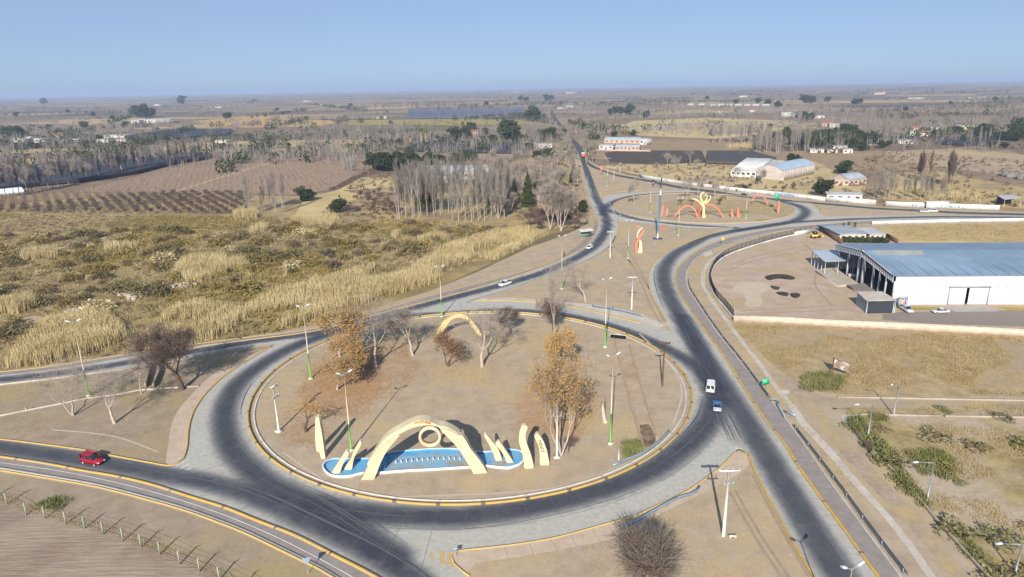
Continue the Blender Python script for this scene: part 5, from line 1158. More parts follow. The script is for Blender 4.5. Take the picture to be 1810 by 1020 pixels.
K_round = [bare(121 + i, 14, .3, m_bark, m_twig, tk=2.0, bole=.2, spread=.34, lev=4, kids=3, ratio=.78, side=.35, up=.24, brl=.9, brush=5, stems=3, wob=.16) for i in range(2)]
K_low = [bare(131 + i, 3.6, .12, m_barkd, m_twigd, tk=1.6, bole=.24, spread=.7, lev=3, kids=3, ratio=.72, side=.5, brush=6, brl=.6, up=.1) for i in range(3)]
T_ = 'bare_tree'
# near trees, each by its own label
plant(K_gold[0], 596.5, 689, 'golden_tree', 'golden leaved tree nearest the left kerb of the island', 'tree', 622, sx=1.35)
plant(K_gold[1], 626, 662, 'golden_tree', 'golden leaved tree in front of the bare whitish tree on the left of the island', 'tree', 590, sx=1.3)
plant(K_gold[0], 600, 630, 'rusty_tree', 'rusty brown leaved tree at the back left of the island by the road', 'tree', 533, rz=2, sx=1.25)
plant(K_bareA[0], 665, 649, T_, 'bare whitish tree behind the golden trees on the left of the island', 'tree', 526, sx=1.4)
plant(K_bareA[1], 730, 629, T_, 'bare tree with straight pale trunk left of the low cream arch', 'tree', 526, sx=1.45)
plant(K_bareA[2], 640, 612, T_, 'bare tree at the back left of the island beside the rusty brown tree', 'tree', 530, sx=1.2)
plant(K_bush[1], 700, 602, T_, 'dense low bare tree between the two pale trunked bare trees at the back left', 'tree', 556, rz=2, sx=1.3)
plant(K_sparse, 792, 648, 'sparse_tree', 'small tree with a few rusty leaves in front of the low cream arch', 'tree', 575)
plant(K_open[2], 852, 648, T_, 'leaning bare tree at the right foot of the low cream arch', 'tree', 522, rz=2.4, sx=1.2)
plant(K_bush[0], 902, 590, T_, 'dense dark bare tree near the back kerb of the island', 'tree', 543, sx=1.4)
plant(K_tall, 992, 806, 'golden_tree', 'tall golden tree with several grey stems right of the lettered blade', 'tree', 624, sx=.68)
plant(K_gold[1], 986, 668, 'golden_tree', 'golden tree right behind the tall golden tree', 'tree', 572, rz=4, sx=.8)
plant(K_open[1], 981, 604, T_, 'very tall thin bare tree by the back kerb behind the golden trees', 'tree', 442, rz=1.3, sx=.4)
plant(K_bush[1], 979, 590, T_, 'low bare bushy tree at the foot of the very tall thin bare tree', 'tree', 520, sx=.8)
plant(K_bareA[2], 1035, 533, T_, 'bare tree alone in the dirt between the two roads', 'tree', 455, sx=1.35)
plant(K_gnarl, 541, 764, 'pollarded_tree', 'dark gnarled pollarded tree with a few orange leaves left of the tall blade', 'tree', 712)
plant(K_open[0], 130, 735, T_, 'bare two stemmed tree leaning left, leftmost below the white strip', 'tree', 634, rz=0.1, sx=1.2)
plant(K_open[1], 203, 749, T_, 'bare tree with a single grey trunk, second below the white strip', 'tree', 640, rz=1, sx=1.2)
plant(K_open[2], 250, 696, T_, 'thin bare tree on the white strip beside the culvert', 'tree', 600, rz=2.2, sx=.5)
plant(K_bush[0], 322, 689, T_, 'big dense dark bare tree at the left kerb wedge', 'tree', 570, rz=1.1, sx=1.35)
plant(K_dome, 1157, 1072, T_, 'round purplish twiggy tree at the bottom edge of the picture', 'tree', 938, rz=0.5, sx=1.15)
plant(K_low[0], 1004, 800, 'twiggy_shrub', 'dark twiggy shrub at the foot of the tall golden tree', 'shrub', 768)
st = thing('tree_stump', 'broken pale tree stump beside the street lamp by the canal', 'tree stump', P(1070, 747))
mb = MB(); mb.tube([(0, 0, 0), (-.25, 0, 1.0), (-.45, 0, 2.6), (-.4, 0, 3.7)], [.34, .3, .24, .2], 8); mb.build('trunk', m_conc, st)
mb = MB(); mb.tube([(-.42, 0, 3.3), (-.3, .1, 4.6), (-.5, .1, 5.4)], [.05, .03, .01], 4); mb.tube([(-.42, 0, 3.4), (0, -.1, 4.4)], [.04, .01], 4); mb.build('twig', m_twig, st)
for (px, py, ty, lb) in ((1121, 362, 312, 'bare tree at the left end of the far roundabout'), (1213, 352, 312, 'bare tree behind the left orange arch'), (1232, 350, 308, 'bare tree just behind the vine sculpture'), (1262, 352, 312, 'bare tree behind the right orange arch'), (1286, 354, 320, 'bare tree right of the trees behind the vine sculpture')):
    plant(K_bareF[int(px) % 3], px, py, T_, lb, 'tree', ty, sx=.8)
for k, (px, py, ty) in enumerate(((1202, 363, 350), (1222, 364, 351), (1272, 362, 348), (1250, 357, 346))):
    plant(K_low[k % 3], px, py, 'low_shrub', 'low dark shrub among the trees on the far roundabout', 'shrub', ty, group='shrubs of the far roundabout', sx=1.2)
plant(K_round[0], 973, 406, T_, 'big round bare tree, left of the pair by the road bend', 'tree', 312, sx=1.15)
plant(K_round[1], 992, 409, T_, 'big slanting bare tree, right of the pair by the road bend', 'tree', 320, sx=1.1)
plant(K_con[0], 933, 366, 'conifer', 'dark green conifer between the poplar grove and the big bare pair', 'tree', 303, sx=1.0)
plant(K_yel[0], 926, 366, 'conifer', 'yellow green bushy conifer at the foot of the dark conifer', 'tree', 338, sx=.9)
plant(K_con[1], 1011, 324, 'conifer', 'dark conifer beside the north road behind the big bare pair', 'tree', 296)
plant(K_ever[1], 1030, 378, 'evergreen_tree', 'small dark evergreen tucked behind the right tree of the big bare pair', 'tree', 350, sx=.8)
plant(K_yel[1], 753, 376, 'evergreen_tree', 'olive green leafy tree standing among the grey poplar trunks', 'tree', 321, sx=1.3)
for px, py, ty in ((937, 402, 372), (950, 408, 380), (960, 395, 365), (1004, 400, 375), (1015, 408, 385), (1024, 402, 372), (944, 390, 362)):
    plant(K_low[int(px) % 3], px, py, 'twiggy_shrub', 'brown twiggy shrub under the big bare pair', 'shrub', ty, group='brown shrubs under the big bare pair', sx=1.2)
# grey poplar grove
gr_ = 'grey poplars of the central grove'
for i in range(50):
    px = 703 + (i * 37.7) % 200; py = 392 - (i % 5) * 5.5 - (px > 860) * 6
    plant(K_pop[i % 5], px, py, 'poplar', 'tall bare grey poplar in the central grove', 'tree', h=rnd.uniform(16, 22.5), group=gr_)
for i in range(16):
    px = 850 + i * 6.3; py = 352 + 9 * ((i * 5) % 3) - (px - 850) * .12
    plant(K_round[i % 2], px, py, T_, 'round crowned bare tree behind the central poplar grove', 'tree', h=rnd.uniform(13, 17), group='round bare trees behind the grove', sx=.75)
for i in range(66):
    px = 872 + (i * 53.3) % 150; py = 292 + (i * 31.7) % 100
    if px > 895 + (py - 290) * 1.35 and py < 340 and px > 1000: continue
    if 910 < px < 950 and py > 330: continue
    kd = (K_round[i % 2], K_bareF[i % 3], K_low[i % 3])[i % 3]
    plant(kd, px, py, T_ if i % 3 < 2 else 'twiggy_shrub', 'bare brownish tree of the thicket between the poplar grove and the north road' if i % 3 < 2 else 'twiggy shrub of the thicket between the poplar grove and the north road', 'tree' if i % 3 < 2 else 'shrub', h=rnd.uniform(8, 13) if i % 3 < 2 else rnd.uniform(2.5, 4.5), group='bare trees of the roadside thicket' if i % 3 < 2 else 'shrubs of the roadside thicket', sx=1.2)
# diagonal row of bare trees beside the black net
for i in range(48):
    f = i / 47 + rnd.uniform(-.008, .008); f = max(f, 0) ** .8; px = -8 + 390 * f; py = 353.5 - 80 * f
    k = (K_bareF[i % 3], K_popd[i % 2], K_pop[i % 5], K_popd[1])[i % 4]
    plant(k, px, py, T_, 'bare tree in the long diagonal row beside the black net', 'tree', h=rnd.uniform(12, 17.5), group='bare trees of the diagonal row', sx=1.1)
# evergreens and others of the plain: (px, foot, top, kind, width)
EV = [(665, 302, 268, 0), (683, 303, 265, 1), (702, 301, 264, 2), (716, 296, 266, 3), (728, 298, 265, 0), (731, 301, 282, 1), (760, 292, 266, 2), (772, 291, 270, 3), (788, 290, 274, 0), (805, 287, 268, 1), (822, 285, 262, 2), (836, 283, 264, 3),
      (803, 250, 224, 0), (835, 235, 214, 1), (822, 245, 222, 2), (786, 251, 240, 3), (795, 251, 239, 0), (900, 246, 208, 1), (913, 252, 229, 2), (971, 246, 221, 3), (957, 243, 228, 0), (996, 241, 227, 1), (943, 212, 184, 2), (936, 211, 192, 3), (965, 282, 261, 0), (950, 282, 264, 1), (980, 282, 266, 2), (935, 266, 250, 3),
      (14, 243, 222, 0), (28, 243, 221, 1), (40, 241, 224, 2), (150, 227, 212, 3), (88, 231, 219, 0), (105, 238, 226, 1), (175, 247, 237, 2), (147, 258, 245, 3), (223, 227, 214, 0), (247, 208, 184, 1), (258, 209, 181, 2), (266, 207, 188, 3), (323, 184, 168, 0), (77, 185, 172, 1), (165, 206, 196, 2), (402, 211, 196, 3), (56, 262, 250, 0), (66, 263, 252, 1), (100, 258, 247, 2), (460, 262, 252, 3), (395, 264, 252, 0), (408, 262, 253, 1),
      (535, 356, 329, 0), (546, 355, 332, 2), (600, 376, 348, 3), (323, 356, 346, 1), (691, 220, 212, 2), (1456, 346, 315, 0), (1397, 285, 270, 1), (1410, 284, 272, 2), (1317, 335, 326, 3), (1493, 308, 282, 0),
      (1421, 253, 228, 1), (1391, 244, 222, 2), (1384, 246, 230, 3), (1454, 243, 228, 0), (1466, 244, 226, 1), (1477, 241, 224, 2), (1495, 238, 215, 3), (1505, 240, 220, 0), (1489, 255, 235, 1), (1446, 260, 242, 2), (1532, 256, 231, 3), (1545, 256, 236, 0), (1524, 267, 249, 1), (1558, 262, 246, 2), (1360, 227, 217, 3), (1422, 182, 166, 0), (1434, 183, 168, 1), (1510, 185, 173, 2), (1518, 184, 172, 3), (1463, 181, 170, 0), (1419, 215, 194, 1), (1432, 214, 198, 2),
      (1691, 238, 220, 3), (1735, 237, 217, 0), (1745, 238, 220, 1), (1752, 247, 229, 2), (1765, 247, 230, 3), (1775, 248, 231, 0), (1790, 247, 226, 1), (1803, 242, 206, 2), (1812, 244, 210, 3), (1798, 250, 232, 0), (1725, 242, 226, 1), (1740, 245, 232, 2), (1655, 240, 226, 3),
      (1087, 201, 188, 0), (1098, 202, 187, 1), (1108, 203, 186, 2), (1115, 197, 182, 3), (1142, 208, 195, 0), (1080, 203, 191, 1), (1119, 240, 228, 2), (1085, 242, 230, 3), (1030, 232, 216, 0), (1470, 262, 250, 1), (1372, 250, 232, 0), (1402, 256, 236, 1), (1412, 262, 244, 2), (1430, 262, 240, 3), (1438, 250, 230, 0), (1462, 258, 238, 1), (1478, 256, 236, 2), (1503, 262, 240, 3), (1514, 256, 236, 0), (1520, 246, 228, 1), (1540, 246, 230, 2), (1570, 258, 246, 3), (1700, 250, 238, 0), (1712, 252, 240, 1), (1722, 258, 248, 2), (1750, 260, 249, 3), (1775, 262, 250, 0), (1800, 226, 204, 1), (1808, 230, 204, 2), (870, 252, 236, 3), (885, 240, 224, 0), (858, 238, 224, 1), (615, 262, 252, 2), (640, 262, 251, 3), (676, 254, 244, 0), (690, 255, 244, 1), (706, 254, 243, 2), (345, 266, 256, 3), (30, 206, 197, 0), (200, 212, 203, 1), (120, 200, 192, 2), (490, 196, 189, 3), (620, 190, 182, 0), (860, 186, 178, 1), (1250, 176, 168, 2), (1300, 184, 174, 3), (1340, 182, 172, 0), (1356, 186, 174, 1), (1375, 190, 177, 2), (1600, 196, 187, 3), (1680, 186, 178, 0), (1760, 178, 170, 1), (920, 178, 168, 2), (930, 180, 170, 3), (965, 178, 166, 0), (975, 177, 167, 1)]
for px, py, ty, k in EV:
    plant(K_ever[k], px, py, 'evergreen_tree', ('dark green evergreen tree on the plain left of the north road' if px < 1020 else 'dark green evergreen tree on the plain right of the north road'), 'tree', ty, group='evergreens of the plain ' + ('left' if px < 1020 else 'right') + ' of the north road', sx=1.35, parts=True)
for px, py, ty in ((1676, 236, 222), (1714, 236, 221), (1549, 246, 232), (1470, 250, 238), (1500, 252, 241), (600, 352, 344), (818, 226, 214)):
    plant(K_yel[int(px) % 2], px, py, 'golden_conifer', 'yellow green tree among the distant houses and evergreens', 'tree', ty, group='yellow green trees of the plain')
# palms
def palm(px, py, ty, label):
    b = P(px, py); h = hgt(px, py, ty); o = thing('palm_tree', label, 'palm tree', b); rg = np.random.default_rng(int(px)); mb = MB(); mb.tube([(0, 0, 0), (0, 0, h * .5), (.1, 0, h * .86)], [.55, .4, .35], 8); mb.build('trunk', m_strawl, o)
    mb = MB(); V = []
    for k in range(46):
        a = rg.uniform(0, 6.28); e = rg.uniform(-.6, 1.2); d = Vector((math.cos(a) * math.cos(e), math.sin(a) * math.cos(e), math.sin(e))); l = h * .24; s = Vector((-math.sin(a), math.cos(a), 0)) * .35; c0 = Vector((0, 0, h * .84)); m_ = c0 + d * l * .6; t = c0 + d * l + Vector((0, 0, -l * .25)); mb.add([c0 - s * .3, c0 + s * .3, m_ + s, t, m_ - s], [(0, 1, 2, 4), (4, 2, 3)])
    mb.build('fronds', m_evy, o)
palm(745, 250, 227, 'left of two tall palms above the middle black net'); palm(753, 251, 230, 'right of two tall palms above the middle black net'); palm(726, 253, 240, 'short palm at the corner of the middle black net'); palm(1398, 262, 250, 'palm among the trees left of the park')
# poplars of the right plain and others
PW = []
for (x0, x1, y0, y1, n, h0, h1, g) in ((1256, 1330, 247, 253, 28, 12, 16, 'pale poplars behind the small dark field'), (1336, 1364, 262, 272, 10, 15, 20, 'pale poplars left of the park'), (1368, 1384, 265, 273, 5, 14, 18, 'pale poplars left of the park'), (1395, 1430, 262, 270, 14, 14, 19, 'pale poplars left of the park'),
        (1408, 1418, 226, 232, 5, 20, 24, 'very tall poplars above the park'), (1560, 1588, 250, 258, 10, 14, 18, 'poplars by the right hand houses'), (1540, 1668, 346, 357, 22, 7, 13, 'thin bare poplars behind the right wall'), (1620, 1642, 316, 322, 6, 12, 15, 'dark poplars on the rough field'), (1670, 1688, 325, 333, 6, 14, 17, 'dark poplars on the rough field'), (1765, 1806, 222, 228, 18, 15, 20, 'grey poplars at far right'),
        (1640, 1760, 252, 258, 12, 9, 13, 'poplars along the dark field at right'), (430, 505, 366, 384, 12, 8, 16, 'poplars at the end of the orchard'), (410, 640, 262, 274, 34, 7, 12, 'poplar belt behind the brown vineyard'), (395, 640, 250, 262, 12, 8, 12, 'poplar belt behind the brown vineyard'), (300, 400, 205, 216, 12, 10, 14, 'far poplars behind the orange field'), (100, 230, 206, 217, 14, 9, 13, 'far poplars on the left plain'), (0, 120, 262, 268, 12, 8, 11, 'poplars in front of the left houses'),
        (540, 700, 198, 206, 10, 10, 14, 'poplars before the blue grey nets'), (735, 800, 202, 206, 6, 12, 15, 'poplars before the blue grey nets'), (700, 735, 240, 260, 8, 14, 18, 'poplars left of the palms'), (1188, 1330, 198, 210, 8, 10, 14, 'far poplars on the right plain'), (1530, 1800, 190, 204, 10, 10, 14, 'far poplars on the right plain')):
    for i in range(n): PW.append((rnd.uniform(x0, x1), rnd.uniform(y0, y1), rnd.uniform(h0, h1), g))
for i, (px, py, h, g) in enumerate(PW):
    if 'dark' in g and 'field' in g and 'rough' in g: kd = K_popd[i % 2]
    else: kd = K_pop[i % 5]
    plant(kd, px, py, 'poplar', 'bare poplar, one of the ' + g, 'tree', h=h, group=g, parts=py > 215)
# bare trees along the north road
for i in range(58):
    s = -1 if i % 2 else 1; f = (i // 2) / 28.0; y = 205 + 128 * f ** 1.6
    xr = np.interp(y, [201, 215, 230, 243, 258, 274, 291, 319, 349], [975, 983, 993, 1005, 1015, 1024, 1031, 1039, 1046]); px = xr + s * (7 + 13 * f) + rnd.uniform(-6, 6) * (.4 + f) + (8 * f if s > 0 else -4 * f)
    if s > 0 and 286 < y: continue
    plant(K_bareF[i % 3] if i % 3 else K_round[i % 2], px, y, T_, ('bare roadside tree on the left of the north road' if s < 0 else 'bare roadside tree on the right of the north road'), 'tree', h=rnd.uniform(7, 12), group='bare trees along the north road ' + ('left' if s < 0 else 'right'), sx=.8)
for i in range(26):
    px, py = rnd.uniform(1150, 1460), rnd.uniform(316, 332)
    if 1280 < px < 1440 and py < 330: py = rnd.uniform(332, 340)
    plant(K_low[i % 3], px, py, 'low_shrub', 'low dry shrub on the straw field behind the white wall', 'shrub', h=rnd.uniform(1.2, 3.4), group='dry shrubs behind the white wall', sx=1.3)
for i, (px, py) in enumerate(((1160, 306), (1180, 292), (1200, 296), (1230, 300), (1220, 288), (1190, 300), (1245, 330), (1300, 326), (1340, 328), (1350, 326))):
    plant(K_bareF[i % 3], px, py, T_, 'bare tree on the straw field left of the white hall', 'tree', h=rnd.uniform(7, 11), group='bare trees left of the white hall', sx=.8)
# orchard: dark low bare trees in rows
oq = PP([(-60, 352), (125, 342.5), (440, 345), (428, 374), (408, 380), (-80, 378)]); oqt = [(p.x, p.y) for p in oq]
a0 = R(125); dx, dy = math.cos(a0), math.sin(a0); oc = []
for i in range(-110, 110):
    for j in range(-80, 80):
        x = -200 + dx * j * 3.4 - dy * i * 4.4 + rnd.uniform(-.4, .4); y = 330 + dy * j * 3.4 + dx * i * 4.4 + rnd.uniform(-.4, .4)
        if inpoly(np.array([x]), np.array([y]), oqt)[0] and rnd.random() < .93: oc.append((math.hypot(x, y), x, y, i, j))
oc.sort(); n_or = len(oc); far_or = oc[300:]
for _, x, y, i, j in oc[:300]:
    plant(K_low[(i + j) % 3], 0, 0, 'orchard_tree', 'small dark bare fruit tree in the rows of the left orchard', 'fruit tree', h=rnd.uniform(2.6, 3.6), group='fruit trees of the left orchard', world=(x, y), sx=1.25)
print('orchard', n_or)
# shrubs of the scrubland
K_shr = [shrubm(141, 1.5, 1.5, 420, .17, m_olive), shrubm(142, 1.3, 1.7, 420, .17, m_dsage), shrubm(143, 1.3, 1.4, 380, .15, m_brush), shrubm(144, 1.1, 1.5, 360, .17, m_olive), shrubm(145, 1.6, 1.3, 420, .16, m_dsage), shrubm(146, 1.0, 1.1, 340, .14, m_strawl)]
SN = ['olive green shrub', 'dark sage shrub', 'brown twiggy shrub', 'olive green shrub', 'dark sage shrub', 'straw coloured shrub']
near = [(-60, 640), (0, 610), (60, 585), (200, 540), (330, 545), (470, 505), (600, 470), (800, 440), (900, 405), (700, 395), (450, 400), (200, 410), (-100, 420), (-200, 520)]
for i, (x, y) in enumerate(scatter(near, 285)):
    k = int(nrg.choice(6, p=[.24, .22, .16, .16, .14, .08]))
    plant(K_shr[k], 0, 0, 'scrub_bush', SN[k] + ' on the scrubland left of the roads', 'shrub', h=rnd.uniform(.8, 2.3), group=SN[k] + 's of the scrubland', world=(x, y), sx=rnd.uniform(.9, 1.7))
def clumpnoise(XY, sc_, seed):
    r = np.random.default_rng(seed); v = np.zeros(len(XY))
    for k in range(7):
        a = r.uniform(0, 6.28); f = sc_ * r.uniform(.6, 2.2); v += np.sin(XY @ np.array([math.cos(a), math.sin(a)]) * f + r.uniform(0, 6.28))
    return v / 7
def stuff(name, parts, mats):
    mb = MB()
    for i, (V, F) in enumerate(parts): mb.arr(V, F, i)
    return tag(mb.build(name, mats), kind='stuff')
def tuft(XY, per, h, spread, wd, rg, lean=.22):
    c = np.repeat(np.c_[XY, np.zeros(len(XY))], per, 0); c[:, :2] += rg.normal(size=(len(c), 2)) * spread
    hh = np.repeat(h if hasattr(h, '__len__') else np.full(len(XY), h), per); V, F = blades(c, hh, wd, rg, lean); return V, F
SC = SCRUB[:5] + [(800, 478), (880, 445), (950, 412), (960, 408), (840, 398), (720, 390), (600, 388), (430, 384), (200, 380), (0, 378), (-120, 380)]
q = scatter(SC, 9000); v = clumpnoise(q, .07, 3); dist = q[:, 1]
def mounds(XY, n, rad, h, ls, rg):
    c = np.repeat(np.c_[XY, np.zeros(len(XY))], n, 0); r = np.repeat(rad * rg.uniform(.6, 1.5, len(XY)), n); hh = np.repeat(h * rg.uniform(.6, 1.5, len(XY)), n); a = rg.uniform(0, 6.28, len(c)); ph = np.arccos(rg.uniform(0, 1, len(c))); k = rg.uniform(.4, 1, len(c)) ** .5
    c += np.c_[r * k * np.sin(ph) * np.cos(a), r * k * np.sin(ph) * np.sin(a), hh * k * np.cos(ph)]; return leaves(c, ls, rg)
stuff('scrub_cover', [mounds(q[v > .12], 22, 1.1, .8, .22, nrg), mounds(q[(v <= .12) & (v > -.1)][:1700], 20, 1.0, .7, .2, nrg), mounds(q[(v < -.16)][:1300], 20, .9, .6, .2, nrg)], [m_olive, m_dsage, m_brush])
q = scatter(SC, 9000); stuff('dry_grass', [tuft(q, 5, .55, .4, .12, nrg, .4)], [m_strawl])
# reed beds
RE = [([(12, 652), (40, 610), (85, 575), (130, 556), (185, 556), (225, 592), (300, 582), (300, 612), (230, 626), (120, 640)], 2600, 2.2), ([(250, 590), (330, 535), (430, 552), (500, 515), (580, 498), (640, 478), (760, 448), (880, 412), (950, 404), (975, 412), (885, 455), (772, 500), (682, 528), (560, 562), (470, 590), (380, 602), (290, 614)], 7000, 2.0), ([(305, 492), (330, 462), (420, 456), (450, 478), (440, 502), (380, 505)], 900, 2.4), ([(380, 427), (470, 402), (478, 418), (400, 432)], 420, 2.4), ([(178, 452), (192, 436), (248, 436), (254, 452)], 300, 2.4), ([(35, 462), (50, 446), (100, 446), (98, 460)], 260, 2.2), ([(-30, 548), (-20, 525), (50, 526), (62, 544), (30, 556)], 500, 2.6), ([(416, 389), (420, 380), (456, 379), (452, 389)], 240, 3.0), ([(516, 399), (518, 390), (592, 386), (604, 398)], 420, 2.4), ([(495, 505), (508, 482), (560, 478), (565, 502)], 420, 2.4), ([(690, 428), (700, 412), (760, 408), (795, 425)], 420, 2.0), ([(1640, 350), (1560, 335), (1640, 325), (1760, 345), (1760, 362)], 500, 2.2), ([(1280, 256), (1330, 254), (1336, 262), (1290, 264)], 260, 3)]
parts = []
for px, n, h in RE:
    q = scatter(px, n); v = clumpnoise(q, .16, 5); k = v > .0 + nrg.uniform(-.1, .1, len(v)); q = q[k]; hh = h * (.75 + .5 * np.clip(v[k] + .4, 0, 1)); parts.append(tuft(q, 9, hh, .45, .11, nrg, .13))
V = np.concatenate([p[0] for p in parts]); F = np.arange(len(V)).reshape(-1, 4)
stuff('reed_bed', [(V, F)], [m_strawl])
# right hand lots: dry grass and weeds
dl = [(1290, 572), (1470, 582), (1640, 590), (1900, 604), (1930, 698), (1800, 700), (1480, 696), (1420, 680), (1372, 650), (1330, 612)]; wl = [(1505, 752), (1530, 720), (1800, 716), (1950, 716), (2040, 1140), (1810, 1090), (1745, 1020), (1640, 900), (1565, 818)]
q = scatter(dl, 9000); v = clumpnoise(q, .25, 9); q = q[v > -.12]
q2 = scatter(wl, 7000); v2 = clumpnoise(q2, .5, 12); q2 = q2[v2 > .1]
q3 = scatter([(1210, 510), (1240, 560), (1300, 640), (1400, 760), (1540, 950), (1640, 1090), (1720, 1090), (1560, 900), (1460, 770), (1400, 690), (1330, 610), (1262, 530), (1258, 480), (1280, 450), (1240, 455), (1225, 480)], 2600); v3 = clumpnoise(q3, .3, 15); q3 = q3[v3 > .0]
q4 = scatter([(1560, 400), (1800, 394), (1950, 392), (1950, 430), (1600, 426)], 2500)
q5 = scatter([(0, 870), (90, 895), (200, 930), (320, 975), (420, 1020), (560, 1090), (500, 1090), (400, 1035), (300, 985), (180, 945), (60, 910), (-20, 890)], 700)
V = [tuft(q, 5, .4, .3, .07, nrg, .5), tuft(q2, 5, .35, .3, .07, nrg, .5), tuft(q3, 4, .25, .25, .05, nrg, .5), tuft(q4, 5, .45, .4, .12, nrg, .5), tuft(q5, 4, .25, .2, .05, nrg, .5)]
V = np.concatenate([a[0] for a in V]); stuff('dry_grass', [(V, np.arange(len(V)).reshape(-1, 4))], [M('dry_blade', C(206, 184, 134), C(180, 156, 104), .15, .9, leaf=True)])
gp_ = [([(1415, 690), (1418, 664), (1460, 660), (1498, 668), (1495, 690), (1450, 694)], 150, .8), ([(1502, 745), (1522, 742), (1530, 760), (1515, 764)], 130, .9), ([(1530, 768), (1548, 770), (1590, 825), (1575, 828), (1545, 800)], 90, .7), ([(1580, 836), (1592, 834), (1640, 888), (1636, 900), (1600, 868)], 90, .7), ([(1655, 920), (1670, 915), (1770, 1010), (1800, 1060), (1760, 1030)], 60, .5), ([(1600, 800), (1650, 795), (1700, 820), (1680, 850), (1630, 840)], 160, .7), ([(1100, 783), (1130, 780), (1140, 795), (1105, 812)], 160, .6), ([(60, 895), (100, 880), (130, 888), (105, 905)], 60, .5), ([(1540, 735), (1570, 738), (1565, 745), (1540, 745)], 60, .7)]
V = np.concatenate([tuft(scatter(p, n), 9, h, .3, .1, nrg, .35)[0] for p, n, h in gp_]); stuff('green_weeds', [(V, np.arange(len(V)).reshape(-1, 4))], [m_gweed])
K_rs = [shrubm(151, 1.0, 1.0, 240, .11, m_gweed), shrubm(152, .8, 1.0, 180, .11, M('pale_sage', C(158, 148, 108), C(136, 128, 88), .5, .9, leaf=True, rand=.15)), shrubm(153, .9, 1.1, 180, .12, M('pale_olive', C(170, 150, 92), C(146, 132, 76), .5, .9, leaf=True, rand=.15))]
for i, (x, y) in enumerate(scatter(wl, 26)):
    plant(K_rs[i % 3], 0, 0, 'weed_bush', ('bright green', 'dull sage', 'olive yellow')[i % 3] + ' low bush in the weedy lot at right', 'shrub', h=rnd.uniform(.5, 1.4), group=('bright green', 'dull sage', 'olive yellow')[i % 3] + ' bushes of the weedy lot', world=(x, y), sx=rnd.uniform(1, 1.8))
for i, (px, py, h) in enumerate(((1508, 757, 1.4), (1519, 762, 1.2), (1547, 790, 1.7), (1558, 803, 1.9), (1568, 818, 1.6), (1592, 850, 1.3), (1606, 866, 1.2), (1676, 934, 1.0), (1718, 982, 1.0))):
    plant(K_rs[0], px, py, 'green_bush', 'fresh green bush hugging the diagonal low wall', 'shrub', h=h * .8, group='green bushes on the diagonal wall', sx=1.4)
plant(K_low[1], 1535, 800, 'dead_bush', 'dark dead bush on the track side of the diagonal low wall', 'shrub', h=1.8, sx=1.3)
# brown bushes left of the poplar grove and olive bushes on the yard edge
for i, (px, py) in enumerate([(640 + (i * 29) % 75, 352 + (i * 13) % 30) for i in range(26)] + [(660, 345), (672, 343), (693, 343), (615, 378), (632, 384)]):
    plant(K_low[i % 3], px, py, 'twiggy_shrub', 'dark brown twiggy shrub left of the central poplar grove', 'shrub', h=rnd.uniform(2.4, 5), group='brown shrubs left of the grove', sx=1.2)
for i in range(40):
    f = i / 39; px = 585 + 70 * f; py = 338 - 34 * f
    plant(K_low[i % 3], px + rnd.uniform(-3, 3), py, 'hedge_shrub', 'dry shrub in the hedge at the right end of the brown vineyard', 'shrub', h=rnd.uniform(1.2, 2.2), group='hedge shrubs of the brown vineyard', sx=1.4)
# vineyard rows
def rows(px, ang, sp, st, h, jitter=.3):
    poly = PP(px); pq = [(p.x, p.y) for p in poly]; xs = [p[0] for p in pq]; ys = [p[1] for p in pq]; cx, cy = sum(xs) / len(xs), sum(ys) / len(ys); Rr = max(max(xs) - min(xs), max(ys) - min(ys)) * .75
    u, w_ = np.meshgrid(np.arange(-Rr, Rr, st), np.arange(-Rr, Rr, sp)); u = u.ravel(); w_ = w_.ravel(); X = cx + math.cos(ang) * u - math.sin(ang) * w_ + nrg.normal(size=u.size) * jitter; Y = cy + math.sin(ang) * u + math.cos(ang) * w_ + nrg.normal(size=u.size) * jitter
    return np.c_[X, Y][inpoly(X, Y, pq)]
if far_or:
    q = np.array([(x, y) for _, x, y, _, _ in far_or]); stuff('far_orchard_rows', [tuft(q, 14, 3.0, .7, .12, nrg, .28)], [m_twigd])
q = rows([(130, 339), (250, 311), (380, 282), (650, 278), (636, 300), (585, 333), (520, 344), (440, 341)], R(112), 3.2, 2.2, 1.2); print('vines', len(q))
stuff('vineyard_rows', [tuft(q, 3, 1.25, .3, .22, nrg, .3)], [M('vine_wood', C(136, 112, 92), C(160, 136, 112), .05, .95)])
# fallen leaves under the golden trees
fl = [scatter([(x - rx, y), (x - rx * .6, y - ry), (x + rx * .7, y - ry * 1.1), (x + rx, y - ry * .2), (x + rx * .5, y + ry), (x - rx * .6, y + ry * .8)], n) for x, y, rx, ry, n in ((600, 695, 75, 45, 4200), (645, 660, 100, 45, 4200), (530, 750, 50, 35, 700), (985, 725, 80, 50, 3600), (960, 770, 70, 30, 500), (820, 655, 90, 25, 500), (550, 775, 40, 20, 250), (985, 620, 60, 30, 500))]
c = np.concatenate(fl); stuff('fallen_leaves', [leaves(np.c_[np.concatenate([c, c + nrg.normal(size=c.shape) * 1.5, c + nrg.normal(size=c.shape) * .8]), np.full(3 * len(c), .06)], .13, nrg, .9)], [M('fallen_leaf', C(192, 144, 92), C(162, 120, 78), .3, .9)])
